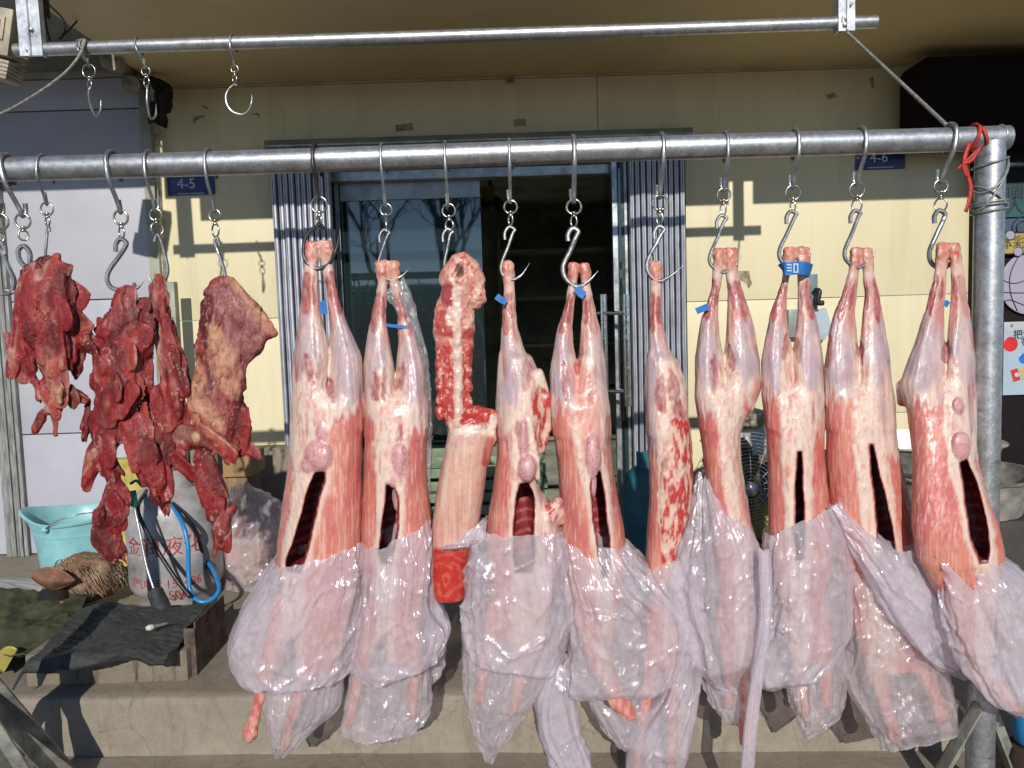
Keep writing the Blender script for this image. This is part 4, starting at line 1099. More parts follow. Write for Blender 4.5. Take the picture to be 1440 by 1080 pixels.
# 10
mk('rightmost carcass beside the post with a wide dark belly opening',
   [[(342, 1316, 1334, 9), (356, 1315, 1336, 12), (380, 1313, 1333, 10), (410, 1305, 1332, 13), (440, 1297, 1330, 18), (470, 1288, 1330, 25), (505, 1276, 1334, 34), (540, 1266, 1336, 40), (580, 1276, 1334, 42), (620, 1282, 1332, 44)],
    [(341, 1332, 1350, 9), (356, 1334, 1352, 11), (380, 1335, 1357, 9), (410, 1335, 1362, 12), (440, 1333, 1367, 16), (470, 1330, 1370, 22), (505, 1328, 1372, 30), (550, 1326, 1372, 38), (600, 1326, 1372, 42)]],
   torso=[(510, 1278, 1368, 30), (550, 1274, 1372, 42), (590, 1280, 1372, 46, -10), (640, 1284, 1374, 50, -22), (690, 1283, 1388, 50, -34), (730, 1283, 1405, 50, -44), (770, 1290, 1413, 48, -48), (800, 1306, 1405, 42, -48), (840, 1330, 1398, 34, -48), (900, 1350, 1396, 24, -46)],
   limbs=[[(1350, 840, -50, 20), (1380, 930, -40, 15), (1430, 985, -36, 9)]],
   extra=[[(1270, 545, 4, 11), (1268, 565, 4, 8)]],
   band=[(500, 1328, 1344), (540, 1326, 1354), (600, 1330, 1360), (650, 1336, 1372), (700, 1352, 1388), (750, 1366, 1400), (805, 1370, 1402)],
   slit=[(636, 1350, 1360), (660, 1352, 1370), (690, 1355, 1380), (730, 1362, 1390), (752, 1370, 1391), (766, 1376, 1386)],
   balls=[((1352, 618, -62), (13, 20, 10)), ((1348, 566, -46), (7, 12, 7))],
   mus=[(4, [(1331, 480), (1330, 510)], 1), (6, [(1300, 420), (1298, 440)], 0)], red=[(8, [(1320, 680)], .8), (9, [(1376, 790), (1384, 800)], 1), (6, [(1398, 700), (1404, 760)], .9)],
   lil=[(24, [(1300, 500), (1296, 535)]), (13, [(1356, 490), (1358, 540)])], flank=(562, 640), seed=10, D=2.03)

# ---------------------------------------------------------------- spine and neck piece
def raw(name, label, cat, group, fn, box, paint, D=2.05, h=2.3, disp=None, v0=560, mat=None):
    Vp, Q = grid_sdf(fn, box, h)
    Vp = relax(Vp, Q, 1, .4); N = vnormals(Vp, Q)
    C = paint(*Vp.T, N)
    if disp is not None: Vp = Vp+N*disp(*Vp.T)[:, None]
    return tag(finish(name, Vp, Q, C, D, (box[0][0]+box[0][1])/2, v0, mat or M_BEEF), label, cat, group)
def spine():
    A = Loft([(356, 642, 655, 10), (366, 632, 668, 18), (384, 620, 679, 22), (398, 618, 681, 22), (408, 624, 672, 20), (430, 614, 666, 18), (464, 609, 667, 20), (480, 613, 664, 17), (520, 614, 662, 16), (560, 617, 660, 16), (592, 626, 660, 16), (610, 634, 660, 14)], 4, 2.4)
    B = Loft([(584, 642, 684, 22), (600, 632, 690, 30), (640, 624, 687, 34), (690, 614, 681, 36), (740, 607, 673, 36), (790, 605, 658, 34), (838, 606, 655, 32)], 6, 2.3)
    def fn(u, v, w):
        d = smin(A(u, v, w), B(u, v, w), 6)
        for k in range(11):
            y = 486+k*10.0; d = smin(d, np.minimum(ball(u, v, w, (619+1.5*math.sin(k*2), y+2*math.sin(k*3.7), -4), (5, 6+1.2*math.sin(k*5), 9)), ball(u, v, w, (658+1.5*math.cos(k*2.3), y+4+2*math.sin(k*2.9), -4), (5, 6+1.2*math.cos(k*4), 9))), 3)
        d = smin(d, chain(u, v, w, [(670, 395, -8, 10), (672, 420, -8, 10), (670, 428, -6, 7)]), 4)
        d = smin(d, chain(u, v, w, [(672, 580, -6, 10), (690, 584, -10, 8), (690, 615, -12, 7), (682, 640, -10, 7), (684, 650, -10, 4)]), 4)
        d = smin(d, chain(u, v, w, [(642, 440, -14, 5), (644, 520, -15, 4.5), (644, 592, -16, 5)]), 3)
        return smax(d, -chain(u, v, w, [(646, 372, -24, 7), (640, 390, -26, 6)]), 3)
    def paint(u, v, w, N):
        n1 = fbm(u/14, v/20, w/14, 4, 91); n2 = fbm(u/5, v/6, w/5, 3, 92); n3 = fbm(u/3, v/30, w/3, 2, 93)
        nu, nv = u+4*n1+2*n2, v+5*n1+3*n2
        C = np.tile((.62, .30, .24), (len(u), 1)); C = lerp(C, sm(-.1, .4, n1), (.74, .52, .42))
        C = lerp(C, sm(.1, .4, n2), (.52, .08, .065))
        mid = sm(472, 488, nv+6*n2)*sm(598, 584, nv+.2*(u-640)+9*n1)*sm(-.9, -.35, n2-.5*sm(6, 0, np.abs(u-641))); mus = sm(0, .3, n1+.55)
        C = lerp(C, mid*.96, (.46, .035, .03)); C = lerp(C, mid*sm(.1, .4, n2+.5*n3), (.72, .42, .34))
        C = lerp(C, sm(9, 5, polyd(nu, nv, [(622, 440), (620, 465), (660, 470)]))*.9, (.45, .05, .045))
        C = lerp(C, sm(9, 6, polyd(nu, nv, [(630, 405), (628, 425)]))*.9, (.34, .035, .045))
        C = lerp(C, sm(6.5, 4, polyd(u+2*n2, v, [(642, 405), (644, 520), (645, 592)]))*.92, (.72, .56, .47))
        sk = sm(592, 604, v+.2*(u-640)+4*n1)*sm(700, 0, v*0); B_ = (.64, .40, .31)
        C = lerp(C, sk*.95, np.array(B_)); C = lerp(C, sk*sm(0, .5, fbm(u/16, v/60, w/16, 3, 95)), (.68, .34, .28)); C = lerp(C, sk*sm(.2, .5, n2+.4*n1)*.3, (.60, .20, .18)); C = lerp(C, sk*sm(.05, .4, fbm(u/5, v/90, w/8, 3, 99))*.6, (.52, .20, .17)); C = lerp(C, sk*sm(.1, .4, fbm(u/4, v/60, w/8, 3, 89))*.6, (.72, .56, .50))
        C = lerp(C, sk*sm(4.5, 1.5, np.abs(nu-(636-(v-600)*.12)))*.7*sm(720, 690, v), (.76, .60, .50))
        C = lerp(C, sm(11, 7, polyd(nu, nv, [(655, 588), (683, 584)]))*sm(.2, -.2, N[:, 2]), (.45, .035, .03))
        C = lerp(C, sm(5.5, 3, polyd(nu, nv, [(640, 604), (670, 600), (690, 606), (692, 584)])), (.80, .66, .56))
        C = lerp(C, sm(8, 5, polyd(nu, nv, [(688, 615), (684, 648)]))*.8, (.48, .06, .05))
        rd = sm(760, 768, nv)
        ring = np.sin(np.hypot(u-628, (v-803)*1.0)*.40+4.5*n1+2*n2)
        rc = np.array((.46, .026, .018))+(np.array((.52, .09, .055))-np.array((.46, .026, .018)))*sm(.1, .9, ring+.8*n2)[:, None]
        C = C+(rc-C)*rd[:, None]
        C = C*.86
        C = lerp(C, sm(8, 5, np.hypot((u-646), (v-382)*.6))*.95, (.09, .02, .015))
        return C
    disp = lambda u, v, w: 1.8*fbm(u/9, v/12, w/9, 3, 97)*(1+.8*(v < 600))+1.2*rid(u/5, v/6, w/5, 2, 98)*(v < 600)-(v > 606)*1.2*fbm(u/9, v/12, w/9, 3, 97)
    raw('spine_piece', 'raw neck and backbone piece with a skinned rib roll below, right of the filmed carcass', 'meat', None, fn, ((600, 704), (348, 850), (-50, 46)), paint, 2.05, 2.0, disp, mat=M_MEAT)
spine()

# ---------------------------------------------------------------- beef at the left
def beef_paint(seed, fats=(), pale=(), dark=(), mem=(), marb=.5):
    def paint(u, v, w, N):
        n1 = fbm(u/15, v/22, w/15, 4, seed); n2 = fbm(u/5, v/7, w/5, 3, seed+1); n3 = fbm(u/2.6, v/26, w/2.6, 3, seed+2)
        nu, nv = u+6*n1+2*n2, v+7*n1+2*n2
        C = np.tile((.255, .017, .018), (len(u), 1)); C = lerp(C, sm(-.2, .5, n1), (.125, .008, .012)); C = lerp(C, sm(.0, .45, n2)*.8, (.36, .036, .030))
        C = lerp(C, sm(.1, .55, fbm(u/20, v/30, w/20, 3, seed+4))*.7, (.36, .05, .04))
        C = lerp(C, sm(.05, .45, n3)*.5, (.42, .10, .085)); C = lerp(C, sm(.0, .4, fbm(u/34, v/44, w/30, 3, seed+8))*.55, (.45, .105, .08)); C = lerp(C, sm(.05, .35, fbm(u/26, v/40, w/26, 3, seed+9))*.6, (.115, .008, .013))
        for r, p in mem:
            m = sm(r*1.15, r*.75, polyd(nu, nv, p)); C = lerp(C, m*.9, (.30, .095, .095)); C = lerp(C, m*sm(0, .4, n3)*.6, (.46, .26, .24)); C = lerp(C, m*sm(.0, .4, n1)*.8, (.20, .03, .042))
        for r, p in dark: C = lerp(C, sm(r*1.2, r*.6, polyd(nu, nv, p))*.85, (.10, .008, .013))
        mb = rid(u/9+.5*n1, v/20, w/9, 2, seed+6); C = lerp(C, sm(.80, .93, mb)*marb, (.50, .24, .20))
        mb2 = rid(u/4, v/6, w/4, 2, seed+7); C = lerp(C, sm(.86, .96, mb2)*marb*.8, (.54, .30, .25))
        for r, p in pale: C = lerp(C, strokem(nu, nv, p, r*1.15, .6)*(.55+.7*n2+.4*n3).clip(0, 1), (.47, .125, .095))
        for r, p in fats:
            m = strokem(nu, nv, p, r*1.15, .5)*(.85+.8*n2+.5*n3).clip(0, 1)
            f = np.array((.64, .36, .215))+(np.array((.50, .17, .11))-np.array((.64, .36, .215)))*sm(-.2, .5, n1)[:, None]
            f = f+(np.array((.62, .43, .31))-f)*(sm(.15, .5, n3)*.5)[:, None]
            C = C+(f-C)*(m*.95)[:, None]
        return C
    return paint
def beef(label, parts, seed, lofts=(), k=5, amp=1.0, D=2.04, strands=1, **pt):
    rn = random.Random(seed); strips = []
    for q in parts:
        if len(q) < 2 or max(p[3] for p in q) < 13: continue
        for _ in range(strands):
            i = rn.randrange(len(q)-1); a, b = q[i], q[i+1]; f = rn.random(); s = rn.choice((-1, 1))*rn.uniform(.15, .8)
            r0 = a[3]+(b[3]-a[3])*f; x = a[0]+(b[0]-a[0])*f+s*r0; y = a[1]+(b[1]-a[1])*f; z = a[2]+(b[2]-a[2])*f-r0*math.sqrt(max(0, 1-s*s))*.92
            L = rn.uniform(22, 60); dx = max(-.4, min(.4, (b[0]-a[0])/max(6, abs(b[1]-a[1]))*.6))+rn.uniform(-.22, .22); rr = rn.uniform(4.5, 8.5)
            strips.append([(x, y, z+2, rr*.5), (x+dx*L*.4, y+L*.4, z-1, rr), (x+dx*L*.8, y+L*.8, z+1, rr*.9), (x+dx*L, y+L, z+5, rr*.35)])
    Ls = [Loft(r, 5, 2.4) for r in lofts]
    # slices and flaps lying over one another: flat faced chunks with hard edges
    chunks = []
    for q in parts:
        if len(q) < 2 or max(p[3] for p in q) < 10: continue
        Lq = sum(math.hypot(b[0]-a[0], b[1]-a[1]) for a, b in zip(q[:-1], q[1:]))
        for _ in range(int(Lq/10.5)+2):
            i = rn.randrange(len(q)-1); a, b = q[i], q[i+1]; f = rn.random(); s = rn.uniform(-.85, .85); r0 = a[3]+(b[3]-a[3])*f
            x = a[0]+(b[0]-a[0])*f+s*r0*.9; y = a[1]+(b[1]-a[1])*f; z = a[2]+(b[2]-a[2])*f-r0/1.35*math.sqrt(1-s*s)*.93
            th = math.atan2(-(b[0]-a[0]), max(8, abs(b[1]-a[1])))*.8+rn.uniform(-.35, .35)
            hs = (rn.uniform(.35, .8)*min(r0, 26)+2.5, rn.uniform(16, 42)*min(1, r0/16+.2), rn.uniform(4.0, 6.5))
            pl = []
            for _k in range(4):
                n = np.array([rn.gauss(0, 1), rn.gauss(0, .8), rn.gauss(-.5, .8)]); n /= np.linalg.norm(n); pl.append((n, rn.uniform(.38, .8)))
            tl = rn.uniform(-.5, .5)
            chunks.append(((x, y, z), th, hs, pl, tl, rn.choice('rrrddpm')))
    def chunkd(ch, u, v, w):
        (x, y, z), th, (a, b, c), pl, tl, _ = ch
        du, dv, dw = u-x, v-y, w-z
        p = (du*math.cos(th)+dv*math.sin(th)); q = (-du*math.sin(th)+dv*math.cos(th)); dw = dw+tl*p
        p, q, k = p/a, q/b, dw/c; m = min(a, c)
        d = ((np.abs(p)**3+np.abs(q)**3+np.abs(k)**3)**(1/3)-1)*m
        for n, h in pl: d = np.maximum(d, (n[0]*p+n[1]*q+n[2]*k-h)*m)
        return d
    def fn(u, v, w):
        d = None
        for q in parts:
            e = chain(u, v, w*1.35, [(a0, b0, c0*1.35, r0) for a0, b0, c0, r0 in q], 5); d = e if d is None else smin(d, e, k)
        for L in Ls: d = L(u, v, w) if d is None else smin(d, L(u, v, w), k)
        for q in strips: d = smin(d, chain(u, v, w, q, 3), 1.6)
        # folds and torn hollows
        band = np.abs(d) < 16
        if band.any():
            uu, vv, ww = np.broadcast_arrays(u, v, w); uu, vv, ww = uu[band], vv[band], ww[band]
            tr = fbm(uu/24, vv/46, ww/24, 2, seed+11)*5; fr_ = tr-np.floor(tr); ter = (np.floor(tr)+sm(.30, .70, fr_))/5
            edge = fbm(uu/13, vv/15, ww*0+seed, 3, seed+15); sc = np.abs(fbm(uu/30, vv/70, ww/30, 2, seed+12))
            a = amp*(5.0*ter+3.5*edge*sm(.75, .1, np.abs(ww)/26)-5.0*sm(.075, .0, sc)-1.0)
            d = d+0*u+0*v+0*w; d[band] -= a
        d = d+0*u+0*v+0*w
        for ch in chunks:
            (x, y, z), th, (a, b, c), *_ = ch; R_ = max(a, b)+4
            iu = np.where(np.abs(u[:, 0, 0]-x) < R_)[0]; iv = np.where(np.abs(v[0, :, 0]-y) < R_)[0]; iw = np.where(np.abs(w[0, 0]-z) < c+a*.5+4)[0]
            if not (len(iu) and len(iv) and len(iw)): continue
            sl = (slice(iu[0], iu[-1]+1), slice(iv[0], iv[-1]+1), slice(iw[0], iw[-1]+1))
            d[sl] = smin(d[sl], chunkd(ch, u[sl[0]], v[:, sl[1]], w[:, :, sl[2]]), 1.0)
        return d
    ps = [q for p in parts for q in p]; lr = [q for L in lofts for q in L]
    ps = ps+[q for p in strips for q in p]
    us = [q[0]-q[3] for q in ps]+[q[0]+q[3] for q in ps]+[q[1] for q in lr]+[q[2] for q in lr]
    vs_ = [q[1]-q[3] for q in ps]+[q[1]+q[3] for q in ps]+[q[0] for q in lr]
    ws = [q[2]-q[3] for q in ps]+[q[2]+q[3] for q in ps]+[-q[3] for q in lr]+[q[3] for q in lr]
    box = ((min(us)-10, max(us)+10), (min(vs_)-10, max(vs_)+10), (min(ws)-10, max(ws)+10))
    disp = lambda u, v, w: amp*(.45*rid(u/6, v/24, w/6, 2, seed+13)+.4*fbm(u/3, v/4, w/3, 2, seed+14)-.8)
    base = beef_paint(seed, **pt)
    def paint(u, v, w, N):
        C = base(u, v, w, N); n2 = fbm(u/5, v/8, w/5, 3, seed+21); n3 = fbm(u/2.6, v/22, w/2.6, 3, seed+22)
        for ch in chunks:
            m = sm(2.4, .8, np.abs(chunkd(ch, u, v, w)))*.85
            t_ = {'r': (.27, .011, .014), 'd': (.10, .006, .010), 'p': (.41, .045, .038), 'm': (.33, .085, .085)}[ch[5]]
            tc = np.array(t_)*(1+.35*n2[:, None]); tc = tc+(np.array(t_)*1.5+.05-tc)*(sm(.1, .5, n3)*.6)[:, None]
            C = C+(tc-C)*m[:, None]*.75
            if ch[5] in 'pm':   # a pale rim of fat or skin where the slice ends
                (x, y, z), th, (a, b, c), *_ = ch
                p = ((u-x)*math.cos(th)+(v-y)*math.sin(th))/a
                C = lerp(C, m*sm(.55, .8, np.abs(p))*(.6+.8*n2).clip(0, 1), (.58, .36, .27))
        C = lerp(C, sm(.93, .995, rid(u/13+.5*n2, v/75+.3*n2, w/13, 1, seed+24))*.75*sm(-.1, .3, fbm(u/30, v/40, w/30, 2, seed+26)), (.62, .42, .34)); C = lerp(C, sm(.1, .5, fbm(u/9, v/14, w/9, 3, seed+25))*.45, (.09, .006, .010))
        return C*.80
    return raw('beef_cut', label, 'meat', 'raw beef hanging at the left', fn, box, paint, D, 2.0, disp)
beef('leftmost ragged chunk of dark beef with an orange flap hanging below it',
     [[(66, 384, 0, 26), (62, 420, -4, 42), (68, 452, -8, 44)], [(58, 395, 0, 30), (88, 420, 2, 27)], [(36, 455, 0, 22), (30, 500, 0, 20), (44, 522, 0, 12)], [(90, 435, 2, 24), (112, 474, -2, 20), (132, 490, 0, 9)], [(112, 495, 0, 11), (112, 518, 0, 7)], [(66, 470, -22, 20), (72, 510, -22, 18), (78, 545, -16, 15)], [(88, 470, -10, 16), (92, 505, -12, 12)], [(68, 545, -14, 10), (76, 570, -12, 13), (68, 575, -12, 8)], [(84, 545, -14, 11), (100, 556, -10, 11), (112, 553, -8, 6)], [(76, 578, -10, 7), (78, 598, -10, 3), (77, 609, -10, 4.5)]],
     101, fats=[(13, [(62, 490), (76, 525)]), (18, [(66, 548), (90, 560), (106, 556)])], pale=[(24, [(55, 400), (75, 410), (50, 432)]), (8, [(77, 590), (77, 610)]), (9, [(75, 440), (85, 445)])], dark=[(14, [(30, 480), (45, 515)]), (16, [(100, 470), (120, 490)]), (12, [(58, 366), (60, 372)])], marb=.35)
beef('tall ragged bunch of beef strips ending in a smooth lump above the turquoise bucket',
     [[(182, 414, 0, 14), (174, 440, 0, 20), (160, 462, 0, 22)], [(178, 445, -4, 24), (178, 490, -8, 34), (172, 540, -6, 36), (158, 590, -4, 28), (142, 635, -2, 20), (124, 668, 0, 7)], [(200, 470, -2, 16), (203, 520, -2, 14), (200, 560, 0, 12)], [(140, 480, 0, 13), (144, 540, 0, 16)], [(128, 590, 0, 10), (118, 610, 0, 4)], [(150, 640, -4, 12), (162, 672, -4, 12)], [(164, 690, -8, 20), (150, 725, -10, 20), (146, 758, -8, 18), (160, 774, -6, 9)], [(166, 700, -10, 16), (158, 740, -6, 10)], [(190, 590, -8, 20), (204, 640, -12, 25), (216, 668, -8, 20), (230, 694, -4, 11), (233, 712, 0, 5)]],
     111, fats=[(6, [(124, 634), (122, 658)]), (3.5, [(152, 560), (148, 615)])], pale=[(14, [(185, 500), (192, 545)]), (12, [(195, 620), (210, 650)]), (8, [(150, 765), (160, 775)]), (10, [(135, 655), (118, 672)])], dark=[(16, [(160, 700), (150, 740)]), (14, [(150, 470), (165, 455)])], marb=.45)
beef('narrow beef strip with a silvery tendon at its top between the bunch and the slab',
     [[(221, 404, 0, 11), (223, 428, -2, 16), (210, 452, 0, 10)], [(232, 440, 0, 11), (241, 490, -4, 15), (246, 535, -6, 19), (238, 590, -8, 22), (232, 635, -8, 20), (226, 668, -6, 14)], [(252, 500, 2, 10), (259, 520, 0, 7)], [(216, 560, -4, 14), (214, 620, -6, 17)]],
     121, mem=[(13, [(222, 415), (212, 448)])], pale=[(7, [(240, 470), (246, 500)]), (10, [(230, 590), (226, 640)])], fats=[(3.5, [(226, 470), (232, 540)]), (3, [(238, 560), (234, 630)])], marb=.55, D=2.05)
beef('wide beef slab with orange fat edge, its torn lower end hanging in a red strip',
     [[(330, 560, 4, 14), (338, 600, 2, 18), (340, 630, 4, 14), (352, 630, 6, 7)], [(250, 620, -6, 14), (275, 612, -14, 15), (305, 622, -14, 14), (322, 622, -10, 8)], [(248, 640, -8, 12), (262, 655, -10, 9), (270, 672, -8, 7)], [(288, 645, -14, 17), (300, 690, -14, 18), (312, 730, -10, 13), (306, 764, -8, 6)]],
     131, lofts=[[(386, 304, 322, 8), (394, 292, 334, 14), (412, 284, 350, 20), (436, 280, 372, 24), (458, 276, 388, 24), (470, 275, 392, 23), (482, 274, 376, 24), (496, 272, 366, 24), (512, 271, 352, 24), (540, 266, 348, 23), (575, 263, 340, 22), (610, 256, 336, 20), (630, 262, 320, 14)]],
     amp=.62, fats=[(14, [(326, 390), (352, 412), (372, 445), (388, 470)]), (15, [(300, 462), (314, 505), (326, 552)]), (13, [(270, 500), (274, 545), (268, 585)]), (22, [(254, 608), (282, 590), (308, 600)]), (8, [(246, 618), (296, 606), (332, 628)]), (4, [(236, 640), (248, 652)])],
     mem=[(32, [(318, 420), (345, 455), (338, 500)]), (18, [(290, 550), (302, 580)])], dark=[(10, [(290, 420), (292, 480)]), (9, [(335, 560), (330, 600)]), (6, [(278, 500), (272, 520)]), (8, [(302, 505), (292, 540)])], pale=[(12, [(302, 560), (300, 590)])], marb=.6)
# ---------------------------------------------------------------- thin plastic bags
def plastic(name, alpha=.5, tint=(.80, .755, .84), clear=0.0):
    t = NT(name); v = t.coords()
    atr = t.n('Attribute', attribute_name='flow', attribute_type='GEOMETRY')
    at = t.n('Attribute', attribute_name='flow', attribute_type='GEOMETRY')
    f1 = t.noise((at, 'Vector'), 1.0, 5, .62, .35)
    f3 = t.n('TexNoise', {'Vector': (at, 'Vector'), 'Scale': 1.5, 'Detail': 3, 'Roughness': .5, 'Distortion': .8}, noise_type='RIDGED_MULTIFRACTAL')
    dg = [t.n('TexNoise', {'Vector': t.n('Mapping', {'Vector': (atr, 'Vector'), 'Rotation': (0, 0, a_), 'Scale': (1.0, 1.0, 1)}), 'Scale': s_, 'Detail': 2, 'Roughness': .45, 'Distortion': .5}, noise_type='RIDGED_MULTIFRACTAL') for a_, s_ in ((.12, .9), (-.14, 1.3), (.05, 2.6))]
    dh = [t.n('TexNoise', {'Vector': t.n('Mapping', {'Vector': (t.n('TexCoord'), 'Object'), 'Rotation': (0, a_, 0), 'Scale': (1, 1, .2)}), 'Scale': s_, 'Detail': 2, 'Roughness': .5, 'Distortion': .7}, noise_type='RIDGED_MULTIFRACTAL') for a_, s_ in ((.75, 12), (-.7, 16), (1.25, 24))]
    f2 = t.noise(v, 46, 5, .62, .5)
    vo = t.n('TexVoronoi', {'Vector': t.mix(.10, (v, 0), (t.noise(v, 22, 4), 'Color')), 'Scale': 26.0}, feature='F1')
    vo2 = t.n('TexVoronoi', {'Vector': t.mix(.06, (v, 0), (t.noise(v, 50, 4), 'Color')), 'Scale': 75.0}, feature='F1')
    b1 = t.bump(f1, .22, .010); b2 = t.bump((vo, 'Distance'), .10, .006, b1); b3 = t.bump((vo2, 'Distance'), .10, .003, b2); b3 = t.bump(dg[0], .2, .006, b3); b3 = t.bump(dg[1], .16, .005, b3); b5 = t.bump(f2, .10, .004, t.bump(dh[1], .14, .004, t.bump(dh[0], .18, .004, b3))); b4 = t.bump(f3, .16, .005, b5)
    g1 = t.bump(f1, .40, .010); g3 = t.bump((vo2, 'Distance'), .12, .003, g1); g3 = t.bump(dg[0], .9, .008, g3); g3 = t.bump(dg[1], .8, .006, g3); g3 = t.bump(dg[2], .7, .004, g3); g5 = g3
    for q_, k_ in zip(dh, (.62, .55, .45)): g5 = t.bump(q_, k_, .004, g5); gn = t.bump(f3, .40, .005, g5)
    dif = t.n('BsdfDiffuse', {'Color': (*tint, 1), 'Normal': b4})
    trl = t.n('BsdfTranslucent', {'Color': (*tint, 1), 'Normal': b4})
    body = t.n('MixShader', {0: .4, 1: dif, 2: trl})
    tr = t.n('BsdfTransparent', {'Color': (.97, .95, .98, 1)})
    den = t.n('Math', {0: t.ramp(f1, [(.3, 0), (.72, 1)]), 1: .12}, operation='MULTIPLY')
    den2 = t.n('Math', {0: t.ramp(f2, [(.35, 0), (.7, 1)]), 1: .16}, operation='MULTIPLY')
    a = t.n('Math', {0: t.n('Math', {0: den, 1: den2}, operation='ADD'), 1: alpha-.14}, operation='ADD', use_clamp=True)
    m1 = t.n('MixShader', {0: a, 1: tr, 2: body})
    gl = t.n('BsdfGlossy', {'Color': (1, 1, 1, 1), 'Roughness': .13, 'Normal': gn})
    lw = t.n('LayerWeight', {'Blend': .5, 'Normal': gn}); fr = t.n('Math', {0: (lw, 'Facing'), 1: 4.0}, operation='POWER')
    fr = t.n('Math', {0: fr, 1: .30, 2: .10}, operation='MULTIPLY_ADD', use_clamp=True)
    m2 = t.n('MixShader', {0: fr, 1: m1, 2: gl})
    t.t.links.new(m2.outputs[0], t.out.inputs['Surface'])
    return t.m
M_BAG = plastic('milky_bag_film', .49, (.88, .83, .90))
M_BAGC = plastic('clear_bag_film', .40, (.84, .78, .82))
SC.cycles.transparent_max_bounces = 24
SC.cycles.max_bounces = 10
def resample(p, n):
    p = np.array([list(map(float, q)) for q in spline([(x, y, 0) for x, y in p], 12)])[:, :2]
    s = np.concatenate([[0], np.cumsum(np.linalg.norm(np.diff(p, axis=0), axis=1))]); t = np.linspace(0, s[-1], n)
    return np.stack([np.interp(t, s, p[:, 0]), np.interp(t, s, p[:, 1])], 1)
GB = 'translucent plastic bags round the lower ends of the carcasses'
def bag(label, Lp, Rp, bf=64, bb=40, wc=0, folds=9, amp=6.0, crum=3.0, seed=0, mat=None, D=2.06, name='plastic_bag', close=True, group=GB, open_back=False, fill=.6, res=2.6, endtaper=.12, cat='bag', bulge=None):
    Lp = np.array(Lp, float); Rp = np.array(Rp, float)
    hgt = max(np.ptp(np.r_[Lp[:, 1], Rp[:, 1]]), 30)
    wid = max(np.max(np.linalg.norm(resample(Lp, 20)-resample(Rp, 20), axis=1)), 12)
    nt = int(hgt*1.15/res)+8; ns = int((wid*2.4)/res)+24
    L = resample(Lp, nt); Rr = resample(Rp, nt)
    t = np.linspace(0, 1, nt)[:, None]; th = np.linspace(0, 2*np.pi, ns, endpoint=False)[None]
    mid = (L+Rr)/2; hv = (Rr-L)/2; hw = np.linalg.norm(hv, axis=1)[:, None]
    c, s = np.cos(th), np.sin(th)
    cs = np.sign(c)*np.abs(c)**.9; ss = np.sign(s)*np.abs(s)**fill
    # depth follows the width, closing at the foot
    prof = np.interp(t[:, 0], *(bulge if bulge else ([0, .3, .8, 1], [.86, 1, .94, max(endtaper, .26)])))[:, None]
    dep = np.minimum(prof, 2.0)*np.minimum(1, .25+hw/max(hw.max(), 1))
    w = wc-np.where(ss > 0, bf, bb)*dep*ss
    # folds running along the film, sharper where it is gathered
    S_ = c*wid*.5/18*np.where(s > 0, 1, -1)+np.where(s > 0, 0, 40)
    K = folds/7.0
    wob = fbm(c*1.3, t*3, s*1.3, 3, seed+1)
    fl = rid(c*2.6*K+wob*.8, t*.9+seed, s*1.8, 1, seed+2); fl2 = rid(c*6.5*K+wob*1.4, t*1.9, s*5, 1, seed+3)
    bigf = fbm(c*1.5, t*2.0, s*1.5+seed, 2, seed+4)
    u = mid[:, :1]+hv[:, :1]*cs; v = mid[:, 1:]+hv[:, 1:]*cs
    rag = np.abs(c)**6
    g = np.interp(t[:, 0], [0, .12, 1], [.55, 1, .8])[:, None]
    ds = g*amp*(.85*(fl-.6)+.34*(fl2-.6)*sm(-.5, .5, wob)+1.6*bigf)
    cr = rid(u/26+.6*wob, v/34, w/26, 1, seed+5)-.6; cr2 = rid(u/11+fl, v/16, w/11, 1, seed+6)-.6
    ds = ds+crum*(cr*.32+.10*cr2)
    # crumpled facets, drawn out along the film, and sharp pinched creases
    xx = c*wid*.5+np.where(s > 0, 0, 300)+8*wob; yy = (t+0*c)*hgt+10*fl
    pin = np.abs(fbm(c*2.4*K+wob*.5, t*.9+seed, s*1.6, 2, seed+41))
    cre = 0
    for ang, s1, s2, wd, sd in ((.24, 20, 150, .06, 1), (-.26, 22, 150, .06, 2), (.06, 13, 150, .07, 3), (.45, 26, 120, .05, 4), (.9, 26, 80, .05, 5), (-.8, 30, 80, .05, 6)):
        ca, sa = math.cos(ang), math.sin(ang)
        nn = vn((xx*ca+yy*sa)/s1, (-xx*sa+yy*ca)/s2, seed+sd*3.7, seed+50+sd)
        gate = sm(-.1, .35, vn(xx/60, yy/70, seed+sd*9.1, seed+60+sd))
        cre = cre+np.exp(-(np.abs(nn)/(wd*1.7))**1.3)*gate-.25*gate
    ds = ds+crum*1.15*cre+amp*.45*np.exp(-pin/.035)*np.clip(1.1-t, .3, 1)
    nd = hv/np.maximum(hw, 1e-3)
    u = u+nd[:, :1]*c*ds*.7+rag*2.2*vn(v/9, c*2, s*2, seed+8)*np.sign(c)*0; v = v+nd[:, 1:]*c*ds*.7
    w = w-ss*ds
    # ragged top hem
    hem = np.exp(-t/.05)*(11*fbm(c*2.2, s*2.2, c*0+seed, 3, seed+9))
    v = v+hem
    fr = Frame(float(mid[:, 0].mean()), float(mid[:, 1].mean()), D)
    V = fr(u, v, w).reshape(-1, 3)
    i = np.arange(nt-1)[:, None]*ns; j = np.arange(ns)[None]
    Q = np.stack([(i+j).ravel(), (i+ns+j).ravel(), (i+ns+(j+1) % ns).ravel(), (i+(j+1) % ns).ravel()], 1)
    if close:
        k = (nt-1)*ns; h2 = ns//2
        a = np.arange(h2-1); Q2 = np.stack([k+a, k+a+1, k+ns-2-a, k+ns-1-a], 1)
        Q = np.concatenate([Q, Q2])
    me = mesh_np(name, V, Q)
